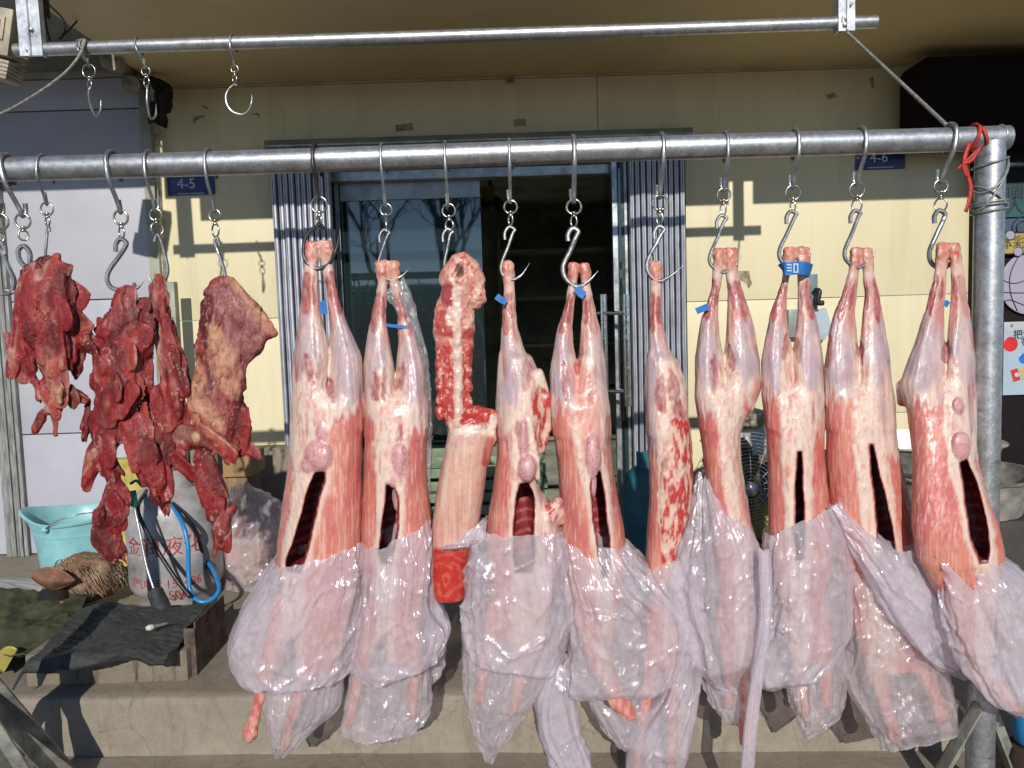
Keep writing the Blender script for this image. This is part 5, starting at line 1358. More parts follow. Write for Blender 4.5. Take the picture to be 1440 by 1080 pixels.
    at = me.attributes.new('flow', 'FLOAT_VECTOR', 'POINT')
    fx = np.stack(np.broadcast_arrays(c*wid/13.0, t*hgt/95.0+0*c, s*3.0+seed), -1)
    at.data.foreach_set('vector', fx.astype(np.float32).ravel())
    o = link(name, me, mat or M_BAG)
    return tag(o, label, cat, group)

bag('milky bag gathered round the lower body of the carcass before the left shutter', [(386, 788), (362, 822), (337, 862), (323, 905), (330, 936), (358, 954), (398, 962)], [(510, 752), (513, 800), (506, 850), (500, 898), (492, 930), (472, 946), (438, 962)], 70, 44, seed=11, folds=8, amp=7)
bag('thin bag end drawn over two front feet beneath the leftmost milky bag', [(358, 948), (368, 990), (378, 1030), (389, 1064)], [(488, 930), (478, 984), (446, 1018), (404, 1062)], 40, 26, seed=12, folds=12, amp=5, mat=M_BAGC)
bag('milky bag drawn up in a V under the carcass before the glass door', [(508, 768), (506, 820), (499, 870), (489, 912), (492, 938), (528, 951), (556, 956)], [(607, 722), (612, 780), (613, 822), (626, 852), (637, 868), (625, 906), (588, 942)], 68, 42, seed=13, folds=9, amp=7)
bag('thin bag end hanging square below the V shaped milky bag', [(492, 930), (486, 985), (478, 1026), (500, 1034), (544, 1043)], [(604, 922), (604, 970), (600, 1000), (586, 1018), (556, 1044)], 38, 28, seed=14, folds=11, amp=5, mat=M_BAGC)
bag('small bag corner with a red edge showing behind the square bag end', [(596, 900), (594, 950), (592, 975)], [(626, 890), (626, 945), (606, 974)], 14, 12, wc=24, seed=15, folds=4, amp=3, mat=M_BAGC)
bag('limp film lying across the spine roll between two carcasses', [(614, 768), (616, 762), (628, 752)], [(684, 722), (684, 745), (664, 768)], 58, -40, wc=0, seed=16, folds=3, amp=3, D=2.05, endtaper=.7)
bag('boxy milky bag round the single leg carcass with a straight top hem', [(660, 735), (655, 790), (652, 860), (656, 905), (690, 940)], [(794, 738), (799, 800), (801, 880), (782, 932), (738, 948)], 72, 44, seed=17, folds=7, amp=7, crum=4)
bag('long pointed clear bag end below the boxy bag', [(653, 880), (651, 950), (662, 1012), (684, 1070)], [(776, 900), (766, 958), (740, 996), (692, 1072)], 44, 26, seed=18, folds=10, amp=5, mat=M_BAGC)
bag('milky bag with a rough fringed foot under the carcass by the bar handles', [(782, 752), (792, 820), (797, 880), (799, 930), (800, 968), (838, 978)], [(884, 760), (930, 812), (972, 850), (978, 900), (952, 950), (902, 972)], 66, 40, seed=19, folds=10, amp=7, crum=4)
bag('long hollow strip of film trailing down left of the centre fringe', [(772, 926), (752, 980), (760, 1032), (786, 1082), (806, 1112)], [(800, 915), (806, 975), (816, 1020), (836, 1080), (842, 1112)], 30, 20, wc=-14, seed=20, folds=5, amp=5, endtaper=.6)
bag('clear bag corner sagging beneath the centre fringe round a pink foot', [(826, 978), (846, 1018), (880, 1056)], [(912, 972), (924, 1035), (902, 1062)], 30, 24, seed=21, folds=6, amp=5, mat=M_BAGC)
bag('milky bag round the split half carcass trailing below the frame', [(898, 800), (930, 836), (950, 872), (938, 950), (905, 1000), (884, 1050), (886, 1096)], [(966, 765), (986, 830), (990, 900), (986, 960), (976, 1020), (962, 1075), (934, 1096)], 60, 38, seed=22, folds=9, amp=6)
bag('tall milky bag with its apex high on the left flank of the closed belly carcass', [(984, 664), (957, 758), (945, 830), (964, 882), (980, 930), (1000, 956), (1032, 966)], [(1000, 668), (1058, 742), (1072, 800), (1072, 880), (1057, 938), (1052, 960), (1042, 967)], 70, 40, wc=-6, seed=23, folds=8, amp=8)
bag('thin bag tip with a reddish foot beneath the tall apex bag', [(984, 950), (998, 985), (1018, 1010), (1036, 1020)], [(1052, 955), (1056, 985), (1052, 1010), (1042, 1022)], 28, 22, seed=24, folds=7, amp=4, mat=M_BAGC)
bag('twisted rope of film hanging straight down between the two big milky bags', [(1066, 752), (1067, 850), (1050, 965), (1038, 1100)], [(1082, 752), (1082, 850), (1066, 965), (1054, 1100)], 9, 9, wc=-78, seed=25, folds=5, amp=3, crum=1, endtaper=.9, fill=1)
bag('broad milky bag under the carcass with the printed blue tag', [(1074, 742), (1071, 800), (1062, 880), (1057, 930), (1068, 956), (1096, 964)], [(1174, 700), (1196, 752), (1199, 830), (1196, 882), (1160, 932), (1108, 963)], 70, 42, wc=-4, seed=26, folds=8, amp=8)
bag('thin bag tip holding two pink feet under the broad milky bag', [(1106, 950), (1112, 985), (1122, 1012), (1131, 1038)], [(1192, 895), (1191, 960), (1181, 1002), (1136, 1038)], 36, 24, seed=27, folds=9, amp=5, mat=M_BAGC)
bag('clear square bag with two red feet under the wedge opened carcass', [(1188, 790), (1194, 890), (1190, 955), (1218, 1012), (1238, 1053)], [(1296, 800), (1326, 890), (1336, 950), (1346, 1000), (1350, 1030)], 58, 36, seed=28, folds=6, amp=5, mat=M_BAGC, endtaper=.3)
bag('diagonal milky bag sweeping from its high apex down to the right', [(1170, 704), (1208, 780), (1250, 850), (1306, 916), (1336, 932)], [(1182, 698), (1258, 760), (1322, 815), (1338, 870), (1352, 920)], 60, -30, wc=-26, seed=29, folds=6, amp=6, endtaper=.5)
bag('upright milky lobe in front of the rightmost carcass', [(1246, 770), (1258, 805), (1280, 845), (1300, 872)], [(1308, 744), (1338, 790), (1338, 850), (1322, 882)], 40, -10, wc=-30, seed=30, folds=6, amp=5, endtaper=.6)
bag('large milky bag under the rightmost carcass spreading past the right edge', [(1304, 750), (1320, 802), (1332, 860), (1348, 902), (1374, 934), (1408, 962), (1448, 985)], [(1408, 765), (1448, 800), (1478, 850), (1492, 900), (1490, 960), (1478, 992), (1462, 1002)], 72, 30, wc=-50, seed=31, folds=8, amp=8)
bag('grey bag tail behind the large right hand bag', [(1326, 918), (1332, 950), (1370, 968), (1405, 990), (1420, 1015)], [(1420, 920), (1440, 960), (1450, 985), (1440, 1000), (1424, 1016)], 26, 20, wc=26, seed=32, folds=5, amp=4)
bag('clear film wrapped round the right shank of the carcass before the glass door', [(534, 412), (552, 430), (562, 452), (575, 490), (588, 560), (592, 620), (594, 690)], [(568, 388), (579, 420), (587, 452), (598, 490), (606, 540), (607, 620), (604, 700)], 15, 12, seed=33, folds=5, amp=3, crum=2, mat=plastic('cling_film', .22, (.78, .78, .80)), name='film_wrap', close=False, cat='plastic film', group=None, bulge=([0, .3, 1], [.4, .9, 1.2]))

# blue tags and ties on the shanks
M_TAG = simple('blue_tag_plastic', (.012, .165, .52), .42, 0, .15, 30, .1)
def tagstrip(label, pts, wd=6, w=-14, D=2.05, th=1.5, part=None):
    m = MB(); q = spline([(x, y, z) for x, y, z in [(p[0], p[1], p[2] if len(p) > 2 else w) for p in pts]], 6)
    fr = Frame(pts[0][0], pts[0][1], D); n = len(q)
    v = []
    for i, p in enumerate(q):
        T = q[min(i+1, n-1)]-q[max(i-1, 0)]; s = Vector((-T.y, T.x, 0)).normalized() if abs(T.x)+abs(T.y) > 1e-6 else Vector((1, 0, 0))
        for a, b in ((wd, -th), (-wd, -th), (-wd, th), (wd, th)):
            v.append(fr(np.array(p.x+s.x*a), np.array(p.y+s.y*a), np.array(p.z+b)).tolist())
    f = [(i*4+j, i*4+(j+1) % 4, i*4+4+(j+1) % 4, i*4+4+j) for i in range(n-1) for j in range(4)]+[(0, 1, 2, 3), (4*n-1, 4*n-2, 4*n-3, 4*n-4)]
    m.add(v, f)
    return tag(m.build('blue_tag', M_TAG, None, False), label, 'tag', 'blue plastic tags on the shanks')
tagstrip('small round blue tag between the shanks of the carcass before the left shutter', [(453, 424), (455, 432), (456, 442)], 5, -14)
tagstrip('small blue tag between the filmed shanks of the carcass before the glass door', [(543, 457), (550, 458), (560, 459), (572, 460)], 2.2, -8)
tagstrip('blue tag sticking out left of the single leg carcass', [(698, 417), (705, 422), (712, 425)], 4.5, -13)
tagstrip('dark blue tag tucked between the shanks of the carcass by the bar handles', [(812, 404), (816, 412), (822, 416)], 5.5, -12)
tagstrip('blue tag sticking out left of the carcass with closed fatty belly', [(979, 438), (986, 435), (996, 431)], 4.5, -12)
tagstrip('small blue tag between the shanks of the rightmost carcass', [(1328, 425), (1334, 429)], 4.5, -14)
bt = tagstrip('broad pale printed blue band round both shanks of the carcass at right', [(1100, 380, 4), (1102, 379, -16), (1110, 379, -20), (1122, 378, -20), (1134, 379, -17), (1141, 381, 2)], 9, 0)
def lettering(txt, size, loc, mat, parent=None, name='lettering', rot=(R(90), 0, 0), ext=.0006, align='CENTER'):
    cu = bpy.data.curves.new('t', 'FONT'); cu.body = txt; cu.size = size; cu.align_x = align; cu.align_y = 'CENTER'; cu.extrude = ext; cu.resolution_u = 3
    o = bpy.data.objects.new('t', cu); COL.objects.link(o)
    dg = bpy.context.evaluated_depsgraph_get(); me = bpy.data.meshes.new_from_object(o.evaluated_get(dg))
    bpy.data.objects.remove(o)
    mw = Matrix.Translation(loc) @ Matrix.Rotation(rot[2], 4, 'Z') @ Matrix.Rotation(rot[1], 4, 'Y') @ Matrix.Rotation(rot[0], 4, 'X')
    me.transform(mw)
    return link(name, me, mat, parent, False)
M_TAGPRINT = simple('pale_tag_print', (.45, .62, .78), .5)
fr = Frame(1100, 380, 2.05)
def tq(x0, y0, x1, y1):
    c = [fr(np.array(float(x)), np.array(float(y)), np.array(-23.2)).tolist() for x, y in ((x0, y0), (x1, y0), (x1, y1), (x0, y1))]
    c2 = [(a, b-.001, d) for a, b, d in c]; return c+c2
m = MB()
for r_ in ((1106, 373, 1113, 375), (1106, 377, 1113, 379), (1106, 381, 1113, 383), (1115, 372, 1122, 374), (1115, 383, 1122, 385), (1115, 374, 1117, 383), (1120, 374, 1122, 383)):
    m.add(tq(*r_), [(0, 1, 2, 3), (4, 5, 6, 7), (0, 1, 5, 4), (2, 3, 7, 6), (1, 2, 6, 5), (3, 0, 4, 7)])
m.build('tag_print', M_TAGPRINT, bt)
# ---------------------------------------------------------------- signs and posters
M_PLATE = simple('blue_enamel_plate', (.012, .030, .17), .35, 0, .15, 20, .05)
M_PRINTW = simple('white_print', (.55, .60, .68), .5)
def plate(label, x0, y0, x1, y1, txt, tx, ty):
    D = D_WALL-.012
    a, b = PV(x0, y0, D), PV(x1, y1, D)
    t = thing('address_plate', label, 'sign', ((a.x+b.x)/2, D, (a.z+b.z)/2), 'blue house number plates')
    MB().box((a.x, D, b.z), (b.x, D_WALL-.001, a.z), .003).build('plate', M_PLATE, t, 'auto')
    h = a.z-b.z
    lettering(txt, .075, PV(tx, ty, D)+Vector((0, -.0008, 0)), M_PRINTW, t)
    m = MB(); z = PV(tx, ty, D).z-.050; r = random.Random(len(label)); x = (a.x+b.x)/2-.07
    while x < (a.x+b.x)/2+.07:
        w = r.uniform(.003, .009); m.box((x, D-.0008, z-.003), (x+w, D, z+.003)); x += w+.003
    m.build('small_print', M_PRINTW, t)
plate('blue number plate 4-5 on the cream wall at left, partly behind the pipe', 233, 228, 302, 273, '4-5', 262, 259)
plate('blue number plate 4-6 on the cream wall at right, partly behind the pipe', 1204, 190, 1273, 237, '4-6', 1236, 222)

def quad(px0, py0, px1, py1, D, th=.003):
    a, b = PV(px0, py0, D), PV(px1, py1, D); return MB().box((a.x, D, min(a.z, b.z)), (b.x, D+th, max(a.z, b.z)))
DP = 4.08
ps = thing('poster', 'pale blue lottery poster with red and blue balls at the right edge', 'poster', PV(1440, 505, DP))
def postermat():
    t = NT('poster_paper'); v = t.coords(); 
    t.set(Base_Color=t.mix(t.ramp(t.noise(v, 2.2, 4), [(.35, 0), (.7, 1)]), (.38, .46, .53), (.26, .38, .49)), Roughness=.35); return t.m
quad(1412, 453, 1500, 553, DP).build('sheet', postermat(), ps)
quad(1412, 453, 1500, 463, DP-.001, .0008).build('white_header', simple('poster_white', (.46, .47, .49), .4), ps)
def disc(px, py, r, D, mat, name, parent, dep=.0012):
    c = PV(px, py, D); rr = r*D/F_PX
    return MB().lathe([(0, -dep), (rr*.9, -dep), (rr, 0)], c, 36, 'y').build(name, mat, parent)
disc(1421, 484, 10.5, DP, simple('poster_red', (.55, .02, .02), .4), 'red_ball', ps); disc(1440, 504, 7.5, DP, simple('poster_blue', (.02, .16, .5), .4), 'blue_ball', ps)
disc(1423, 458, 2.4, DP-.002, simple('header_mark', (.2, .22, .25), .5), 'header_mark', ps)
q = quad(1423, 519, 1433, 536, DP-.001, .001); m = MB(); c = sum((Vector(p) for p in q.v), Vector())/8; m.add([c+Matrix.Rotation(R(-16), 3, 'Y') @ (Vector(p)-c) for p in q.v], q.f); m.build('red_ticket', simple('poster_red_ticket', (.5, .04, .03), .4), ps)
q = quad(1436, 515, 1450, 533, DP-.0015, .001); m = MB(); c = sum((Vector(p) for p in q.v), Vector())/8; m.add([c+Matrix.Rotation(R(-16), 3, 'Y') @ (Vector(p)-c) for p in q.v], q.f); m.build('yellow_ticket', simple('poster_yellow_ticket', (.6, .45, .15), .4), ps)
disc(1430, 527, 3.2, DP-.0022, simple('ticket_cream', (.6, .5, .4), .4), 'ticket_seal', ps, .0006)
M_INK = simple('black_ink', (.02, .02, .025), .5)
lettering('把幸', .052, PV(1435, 471, DP)+Vector((.012, -.003, 0)), M_INK, ps)
lettering('带', .05, PV(1440, 481, DP)+Vector((.008, -.003, -.004)), M_INK, ps)
wd = thing('window_decal', 'grey basketball decal with a yellow name label above it at the right edge', 'decal', PV(1440, 398, DP))
bc = (1450, 398); M_BALL = simple('decal_lilac', (.33, .31, .40), .4, 0, .06, 3)
disc(*bc, 44, DP, M_BALL, 'ball', wd, .002)
c0 = PV(*bc, DP); rr = 44*DP/F_PX
for k, (ox, rad, a0, a1) in enumerate(((-.55, 1.0, -75, 75), (.0, 1.0, 90, 91))):
    pass
def decline(pts, name='seam', r=.0024):
    MB().tube(spline([PV(x, y, DP)+Vector((0, -.0035, 0)) for x, y in pts], 6), r, 5).build(name, M_INK, wd, True)
decline([(1432, 360), (1422, 380), (1419, 398), (1422, 418), (1430, 437)]); decline([(1408, 393), (1420, 398), (1434, 397), (1452, 388)]); decline([(1406, 411), (1430, 412), (1460, 411)]); decline([(1410, 424), (1420, 422), (1434, 427), (1450, 434)])
lab = PV(1408, 327, DP); lb2 = PV(1500, 356, DP)
q = MB().box((lab.x, DP-.006, lb2.z), (lb2.x, DP+.001, lab.z), .012); q.build('label_border', M_INK, wd, 'auto')
MB().box((lab.x+.008, DP-.009, lb2.z+.008), (lb2.x, DP-.0062, lab.z-.008)).build('label', simple('label_yellow', (.42, .31, .08), .4), wd)
lettering('体彩现场', .075, PV(1443, 342, DP)+Vector((-.002, -.011, 0)), simple('label_ink', (.09, .07, .03), .5), wd)
for px, py, r_ in ((1421, 331, 6), (1432, 354, 6)):
    disc(px, py, r_+1.2, DP-.009, M_INK, 'paw_outline', wd); disc(px, py, r_, DP-.0105, M_BALL, 'paw', wd)
tp = thing('window_sign', 'dark teal sign with brushed characters behind the right post', 'sign', PV(1440, 280, DP))
quad(1405, 258, 1500, 305, DP+.004).build('board', simple('dark_teal', (.02, .075, .085), .4), tp)
lettering('個', .10, PV(1427, 270, DP+.004)+Vector((0, -.002, 0)), M_INK, tp); lettering('人', .10, PV(1427, 291, DP+.004)+Vector((0, -.002, 0)), M_INK, tp)
quad(1400, 306, 1500, 326, DP+.004).build('lower_board', simple('slate_blue_print', (.05, .08, .13), .4), tp)
for r_ in (10, 16): 
    c = PV(1440, 321, DP); MB().torus((c.x, c.y, c.z), r_*DP/F_PX, .004, (0, 1, 0), 30, 6).build('drawn_arc', M_INK, tp, True)

# small worn tape marks on the wall
M_TAPE = simple('brown_tape', (.36, .29, .165), .6, 0, .3, 40)
def tape(label, pts, D=D_WALL-.001, mat=None):
    m = MB(); v = [PV(x, y, D) for x, y in pts]; n = len(v)
    m.prism([(p.x, p.z) for p in v], D-.0015, D)
    tag(m.build('tape_scrap', mat or M_TAPE), label, 'tape', 'old tape scraps on the wall')
tape('brown tape scrap above the door lintel, left of the other', [(556, 176), (580, 173), (581, 183), (566, 184), (557, 185)])
tape('brown square tape scrap above the middle of the lintel', [(722, 168), (739, 167), (740, 177), (723, 178)])
tape('hanging brown tape scrap on the cream wall between two carcasses', [(1039, 381), (1054, 381), (1055, 392), (1058, 398), (1053, 406), (1049, 398), (1040, 393)])
tape('brown tape scrap on the soffit joint above the middle', [(711, 108), (722, 107), (723, 116), (712, 117)], D_WALL-.008)
M_SCUFF = simple('dark_scuff', (.34, .29, .19), .8, 0, .3, 40)
for lbl, pts in (('dark scuff stroke at the upper left of the cream wall', [(283, 147), (293, 151), (292, 154), (284, 150)]), ('dark scuff stroke below another at the upper left of the cream wall', [(272, 164), (288, 161), (288, 164), (275, 170), (274, 174), (271, 173)]), ('small dark scuff beside the third empty hook', [(352, 160), (364, 159), (366, 166), (362, 162)]), ('dark scuff near the black sign board', [(1160, 134), (1172, 130), (1178, 136), (1166, 140)]), ('small scuff right of the other near the black sign board', [(1222, 110), (1228, 108), (1229, 124), (1226, 124)])):
    m = MB(); m.prism([(p.x, p.z) for p in (PV(x, y, D_WALL) for x, y in pts)], D_WALL-.0014, D_WALL-.0004); tag(m.build('scuff_mark', M_SCUFF), lbl, 'mark', 'scuffs on the wall')

# ---------------------------------------------------------------- upper left fittings
M_BEIGE = simple('aged_beige_plastic', (.42, .36, .27), .6, 0, .25, 14)
t = thing('wall_box', 'beige box with a raised knot pattern at the top left corner', 'box', PV(10, 55, 2.95))
c = PV(6, 50, 2.98)
def rotbox(m, c, hx, hy, hz, ry, off=(0, 0, 0), bev=.006):
    q = MB().box((off[0]-hx, off[1]-hy, off[2]-hz), (off[0]+hx, off[1]+hy, off[2]+hz), bev)
    Mx = Matrix.Translation(c) @ Matrix.Rotation(ry, 4, 'Y')
    m.add([Mx @ Vector(p) for p in q.v], q.f); return m
rotbox(MB(), c, .062, .06, .085, R(12)).build('casing', M_BEIGE, t, 'auto')
m = MB()
rotbox(m, c, .036, .004, .042, R(12), (.004, -.063, .01), .003)
m.build('raised_panel', M_BEIGE, t, 'auto')
m = MB()
for dx, dz, a, b in ((.004, .034, .022, .004), (.004, -.012, .022, .004), (-.014, .011, .004, .022), (.022, .011, .004, .022), (.004, .011, .004, .016), (.004, .011, .012, .004)):
    rotbox(m, c, a, .003, b, R(12), (dx, -.070, dz), .001)
m.build('knot_pattern', simple('brown_recess', (.20, .155, .10), .7), t)
m = MB()
for k in range(5): rotbox(m, c, .07, .05, .006, R(16), (.0, 0, -.10-k*.014), .002)
m.build('ribbed_base', M_BEIGE, t, 'auto')
M_PIPE = simple('dirty_pvc', (.33, .27, .20), .7, 0, .3, 18)
t = thing('drain_elbow', 'dirty grey pipe stub coming out under the grey soffit at upper left', 'pipe', PV(166, 95, 3.95))
MB().tube([PV(158, 86, 3.75), PV(172, 93, 3.9), PV(190, 102, 4.3)], .042, 18).build('pipe', M_PIPE, t, 'auto')
MB().tube([PV(155, 84, 3.72), PV(160, 87, 3.77)], .048, 18).build('socket', M_PIPE, t, 'auto')
t = thing('drain_elbow', 'lower brown pipe stub beside the dark corner at upper left', 'pipe', PV(188, 120, 4.0))
MB().tube([PV(186, 120, 3.93), PV(196, 122, 4.0), PV(206, 124, 4.25)], .038, 16).build('pipe', M_PIPE, t, 'auto')
MB().tube([PV(184, 119, 3.9), PV(188, 120, 3.95)], .043, 16).build('socket', M_PIPE, t, 'auto')
# dark rag stuffed in the corner
def cloth(name, label, cat, fn, nu, nv, mat, parent=None, kind=None, thick=0):
    s = np.linspace(0, 1, nu)[:, None]; t_ = np.linspace(0, 1, nv)[None]
    V = fn(s, t_).reshape(-1, 3)
    i = (np.arange(nu-1)[:, None]*nv+np.arange(nv-1)[None]).ravel()
    Q = np.stack([i, i+nv, i+nv+1, i+1], 1)
    if thick:
        N = vnormals(V, Q); n = len(V)
        b = np.concatenate([np.arange(nv), np.arange(nv-1, nu*nv, nv)[1:], np.arange(nu*nv-1, (nu-1)*nv-1, -1)[1:], np.arange((nu-1)*nv, -1, -nv)[1:-1]])
        bb = np.roll(b, -1)
        V = np.concatenate([V, V-N*thick]); Q = np.concatenate([Q, (Q+n)[:, ::-1], np.stack([b, b+n, bb+n, bb], 1)])
    o = link(name, mesh_np(name, V, Q), mat, parent)
    return tag(o, label, cat, kind=kind)
M_RAG = simple('dark_rag', (.022, .021, .018), .85, 0, .3, 20, .5)
def ragf(s, t):
    u = 214+24*s+5*np.sin(t*5); v = 112+62*t+6*s
    w = .10*fbm(s*4+0*t, t*3+0*s, s*0+t*0, 3, 5)-.06*np.sin(s*3.1)
    p = P(u+0*t, v+0*s, 4.02); p[..., 1] += w; return p
cloth('dark_rag', 'black rag stuffed into the corner under the left end of the soffit', 'rag', ragf, 40, 50, M_RAG, thick=.004)
m = MB()
for pts in (((62, 0, 2.95), (64, 30, 2.95), (70, 58, 3.0)), ((66, 4, 2.95), (88, 26, 3.1), (92, 40, 3.2), (86, 55, 3.2)), ((108, 30, 3.3), (96, 43, 3.25), (84, 55, 3.2)), ((120, 40, 3.5), (124, 50, 3.5), (138, 53, 3.5))):
    m.tube(spline([PV(*p) for p in pts], 8), .004, 6)
tag(m.build('electric_cable', M_BLACK, None, True), 'thin black cables drooping under the grey soffit at upper left', 'cable')
tag(MB().box(PV(55, 18, 2.98), PV(67, -8, 3.05), .004).build('junction_box', M_BLACK, None, 'auto'), 'small black box beside the left rail bracket', 'box')

# ---------------------------------------------------------------- things on the platform, left
zb = Z_FLOOR+.105
def bucket():
    cx = PF(104, 806, Z_FLOOR); c = Vector((cx.x, 3.86, Z_FLOOR))
    t = thing('bucket', 'turquoise plastic bucket with a spouted rim on the platform', 'bucket', c)
    M_TQ = simple('turquoise_plastic', (.25, .50, .55), .4, 0, .14, 10, .1, 60, (.18, .40, .43))
    n = 72; prof = [(.168, .0), (.180, .01), (.190, .10), (.205, .195), (.209, .197), (.2095, .206), (.206, .208), (.214, .255), (.228, .263), (.232, .275), (.222, .281), (.212, .272), (.200, .19), (.183, .02), (0, .014)]
    v = []; k = len(prof)
    for j in range(n):
        a = 2*math.pi*j/n
        for i, (r, h) in enumerate(prof):
            w = max(0, (h-.2)/.08); wav = w*(.014*math.cos(2*a+.6)+.035*max(0, math.cos(a-R(200)))**6+.02*max(0, math.cos(a-R(60)))**4)
            pull = 1+w*.12*max(0, math.cos(a-R(195)))**8
            v.append(c+Vector((r*1.08*pull*math.cos(a), r*pull*math.sin(a)*.92, h*1.02+wav)))
    f = [(j*k+i, ((j+1) % n)*k+i, ((j+1) % n)*k+i+1, j*k+i+1) for j in range(n) for i in range(k-1)]
    MB().add(v, f).build('body', M_TQ, t, 'auto')
    MB().tube(spline([c+Vector((x, -.172*(1-abs(x)*.3)-.008*1, z)) for x, z in ((-.05, .0), (-.048, .06), (-.03, .092), (0, .10), (.03, .092), (.048, .06), (.05, .0))], 6), .0035, 6).build('moulded_arch', M_TQ, t, True)
    MB().tube(spline([c+Vector((-.06, -.21, .255)), c+Vector((.02, -.235, .30)), c+Vector((.13, -.20, .325)), c+Vector((.22, -.02, .29))], 8), .0032, 7).build('wire_handle', M_GALV, t, True)
    for dx in (-.06, .225): MB().lathe([(0, -.014), (.012, -.012), (.016, 0)], c+Vector((dx, -.205 if dx < 0 else 0, .252)), 12, 'y').build('handle_lug', M_TQ, t, True)
bucket()
def gas(label, c, rad, h, col, name='gas_cylinder', txt=False, dirt=(.16, .15, .14)):
    c = Vector(c); t = thing(name, label, 'gas cylinder', c)
    Mb = simple(name+'_paint', col, .45, .15, .22, 9, .25, 50, dirt)
    MB().lathe([(rad*.80, 0), (rad*.82, .035), (rad*.9, .05), (rad*.985, .075), (rad, .10), (rad, h*.42), (rad*1.006, h*.43), (rad*1.006, h*.45), (rad, h*.46), (rad, h*.74), (rad*.97, h*.81), (rad*.86, h*.89), (rad*.62, h*.955), (rad*.3, h*.985), (.035, h)], c, 56).build('body', Mb, t, 'auto')
    MB().lathe([(rad*.52, h*.96), (rad*.53, h*1.12), (rad*.51, h*1.125), (rad*.50, h*.965)], c, 40, 'z', R(200), R(430)).build('collar', Mb, t, 'auto')
    MB().lathe([(.022, h*.98), (.022, h*1.04), (.014, h*1.05), (.014, h*1.08), (.028, h*1.085), (.028, h*1.11), (0, h*1.112)], c, 16).build('valve', simple('brass_valve', (.30, .24, .12), .4, .8), t, 'auto')
    return t, c
cyl, cc = gas('dented grey gas cylinder with red painted characters and a hose behind the black mat', (PV(242, 760, 3.35).x, 3.38, Z_FLOOR), .196, .52, (.42, .41, .42), dirt=(.20, .19, .185))
M_REDP = simple('red_stencil_paint', (.48, .045, .05), .6, 0, .3, 40)
def wraptext(txt, size, zc, arc0, r, parent, c, mat, squash=1.0):
    o = lettering(txt, size, Vector((0, 0, 0)), mat, None, 'lettering', (0, 0, 0), .0004, 'LEFT')
    me = o.data; n = len(me.vertices)
    co = np.zeros(n*3, np.float32); me.vertices.foreach_get('co', co); co = co.reshape(-1, 3)
    a = arc0+co[:, 0]*squash/r
    new = np.stack([c.x+(r+.0012+co[:, 2])*np.sin(a), c.y-(r+.0012+co[:, 2])*np.cos(a), zc+co[:, 1]], 1)
    me.vertices.foreach_set('co', new.astype(np.float32).ravel()); me.update()
    o.parent = parent; o.location = -parent.location
zt1 = PV(240, 771, 3.19).z
wraptext('金润液化', .088, zt1, -R(44), .196, cyl, cc, M_REDP, 1.0)
wraptext('订气电话', .048, PV(240, 822, 3.19).z, -R(44), .196, cyl, cc, M_REDP, .9); wraptext('151406', .054, PV(240, 822, 3.19).z, R(10), .196, cyl, cc, M_REDP, .9)
wraptext('5048', .054, PV(240, 836, 3.19).z-.006, R(12), .196, cyl, cc, M_REDP, .9)
M_HOSE = simple('blue_hose', (.02, .22, .55), .35, 0, .1, 20, .05)
M_HOSEK = simple('black_hose', (.015, .016, .018), .4, 0, .2, 20)
def tubeobj(name, label, cat, pts, r, mat):
    return tag(MB().tube(spline([PV(*p) for p in pts], 10), r, 12).build(name, mat, None, True), label, cat)
tubeobj('gas_hose', 'blue hose looping down the right side of the grey gas cylinder', 'hose', [(236, 700, 3.3), (243, 712, 3.22), (256, 735, 3.14), (264, 765, 3.11), (265, 800, 3.1), (268, 832, 3.08), (282, 846, 3.06), (299, 842, 3.08), (308, 828, 3.12), (302, 806, 3.2), (292, 790, 3.3)], .0092, M_HOSE)
tubeobj('gas_hose', 'black hose running down across the painted characters of the cylinder', 'hose', [(206, 690, 3.3), (194, 712, 3.12), (200, 735, 3.09), (222, 775, 3.08), (248, 815, 3.06), (268, 840, 3.04)], .0085, M_HOSEK)
tubeobj('gas_hose', 'black hose over the right shoulder of the gas cylinder', 'hose', [(240, 704, 3.25), (256, 722, 3.17), (276, 748, 3.2), (288, 790, 3.3), (302, 812, 3.2)], .0085, M_HOSEK)
tr = thing('gas_torch', 'gas torch with a blackened burner cup standing head down on the black mat', 'torch', PV(226, 866, 2.9))
MB().tube(spline([PV(188, 708, 3.02), PV(197, 750, 2.98), PV(206, 795, 2.93), (PV(217, 830, 2.9))], 8), .0055, 10).build('lance', M_GALV, tr, True)
MB().tube([PV(186, 690, 3.03), PV(189, 712, 3.02)], .014, 12).build('green_grip', simple('green_plastic', (.01, .16, .09), .4), tr, 'auto')
MB().tube(spline([PV(184, 680, 3.04), PV(192, 676, 3.08), PV(200, 684, 3.12)], 6), .006, 8).build('trigger_guard', M_HOSEK, tr, True)
a, b = PV(217, 829, 2.9), PV(232, 865, 2.84)
MB().tube([a, a.lerp(b, .08), a.lerp(b, .1), b], [.014, .020, .030, .034], 20, True).build('burner_cup', simple('heat_blackened_steel', (.10, .10, .10), .45, .6, .3, 40, .3), tr, 'auto')
kn = thing('knife', 'small knife with a pale handle lying on the black mat before the burner', 'knife', PF(222, 880, zb+.07))
ka, kb = PF(205, 884, zb+.078), PF(238, 876, zb+.078)
MB().tube([ka, ka.lerp(kb, .15), ka.lerp(kb, .3), ka.lerp(kb, .36)], [.006, .011, .009, .006], 10).build('handle', simple('bone_handle', (.62, .58, .50), .4), kn, True)
q = (kb-ka).normalized(); e = q.cross(Vector((0, 0, 1)))*.010
v = [ka.lerp(kb, .36)-e, ka.lerp(kb, .36)+e, ka.lerp(kb, .8)+e, kb, ka.lerp(kb, .8)-e]; v2 = [p+Vector((0, 0, .002)) for p in v]
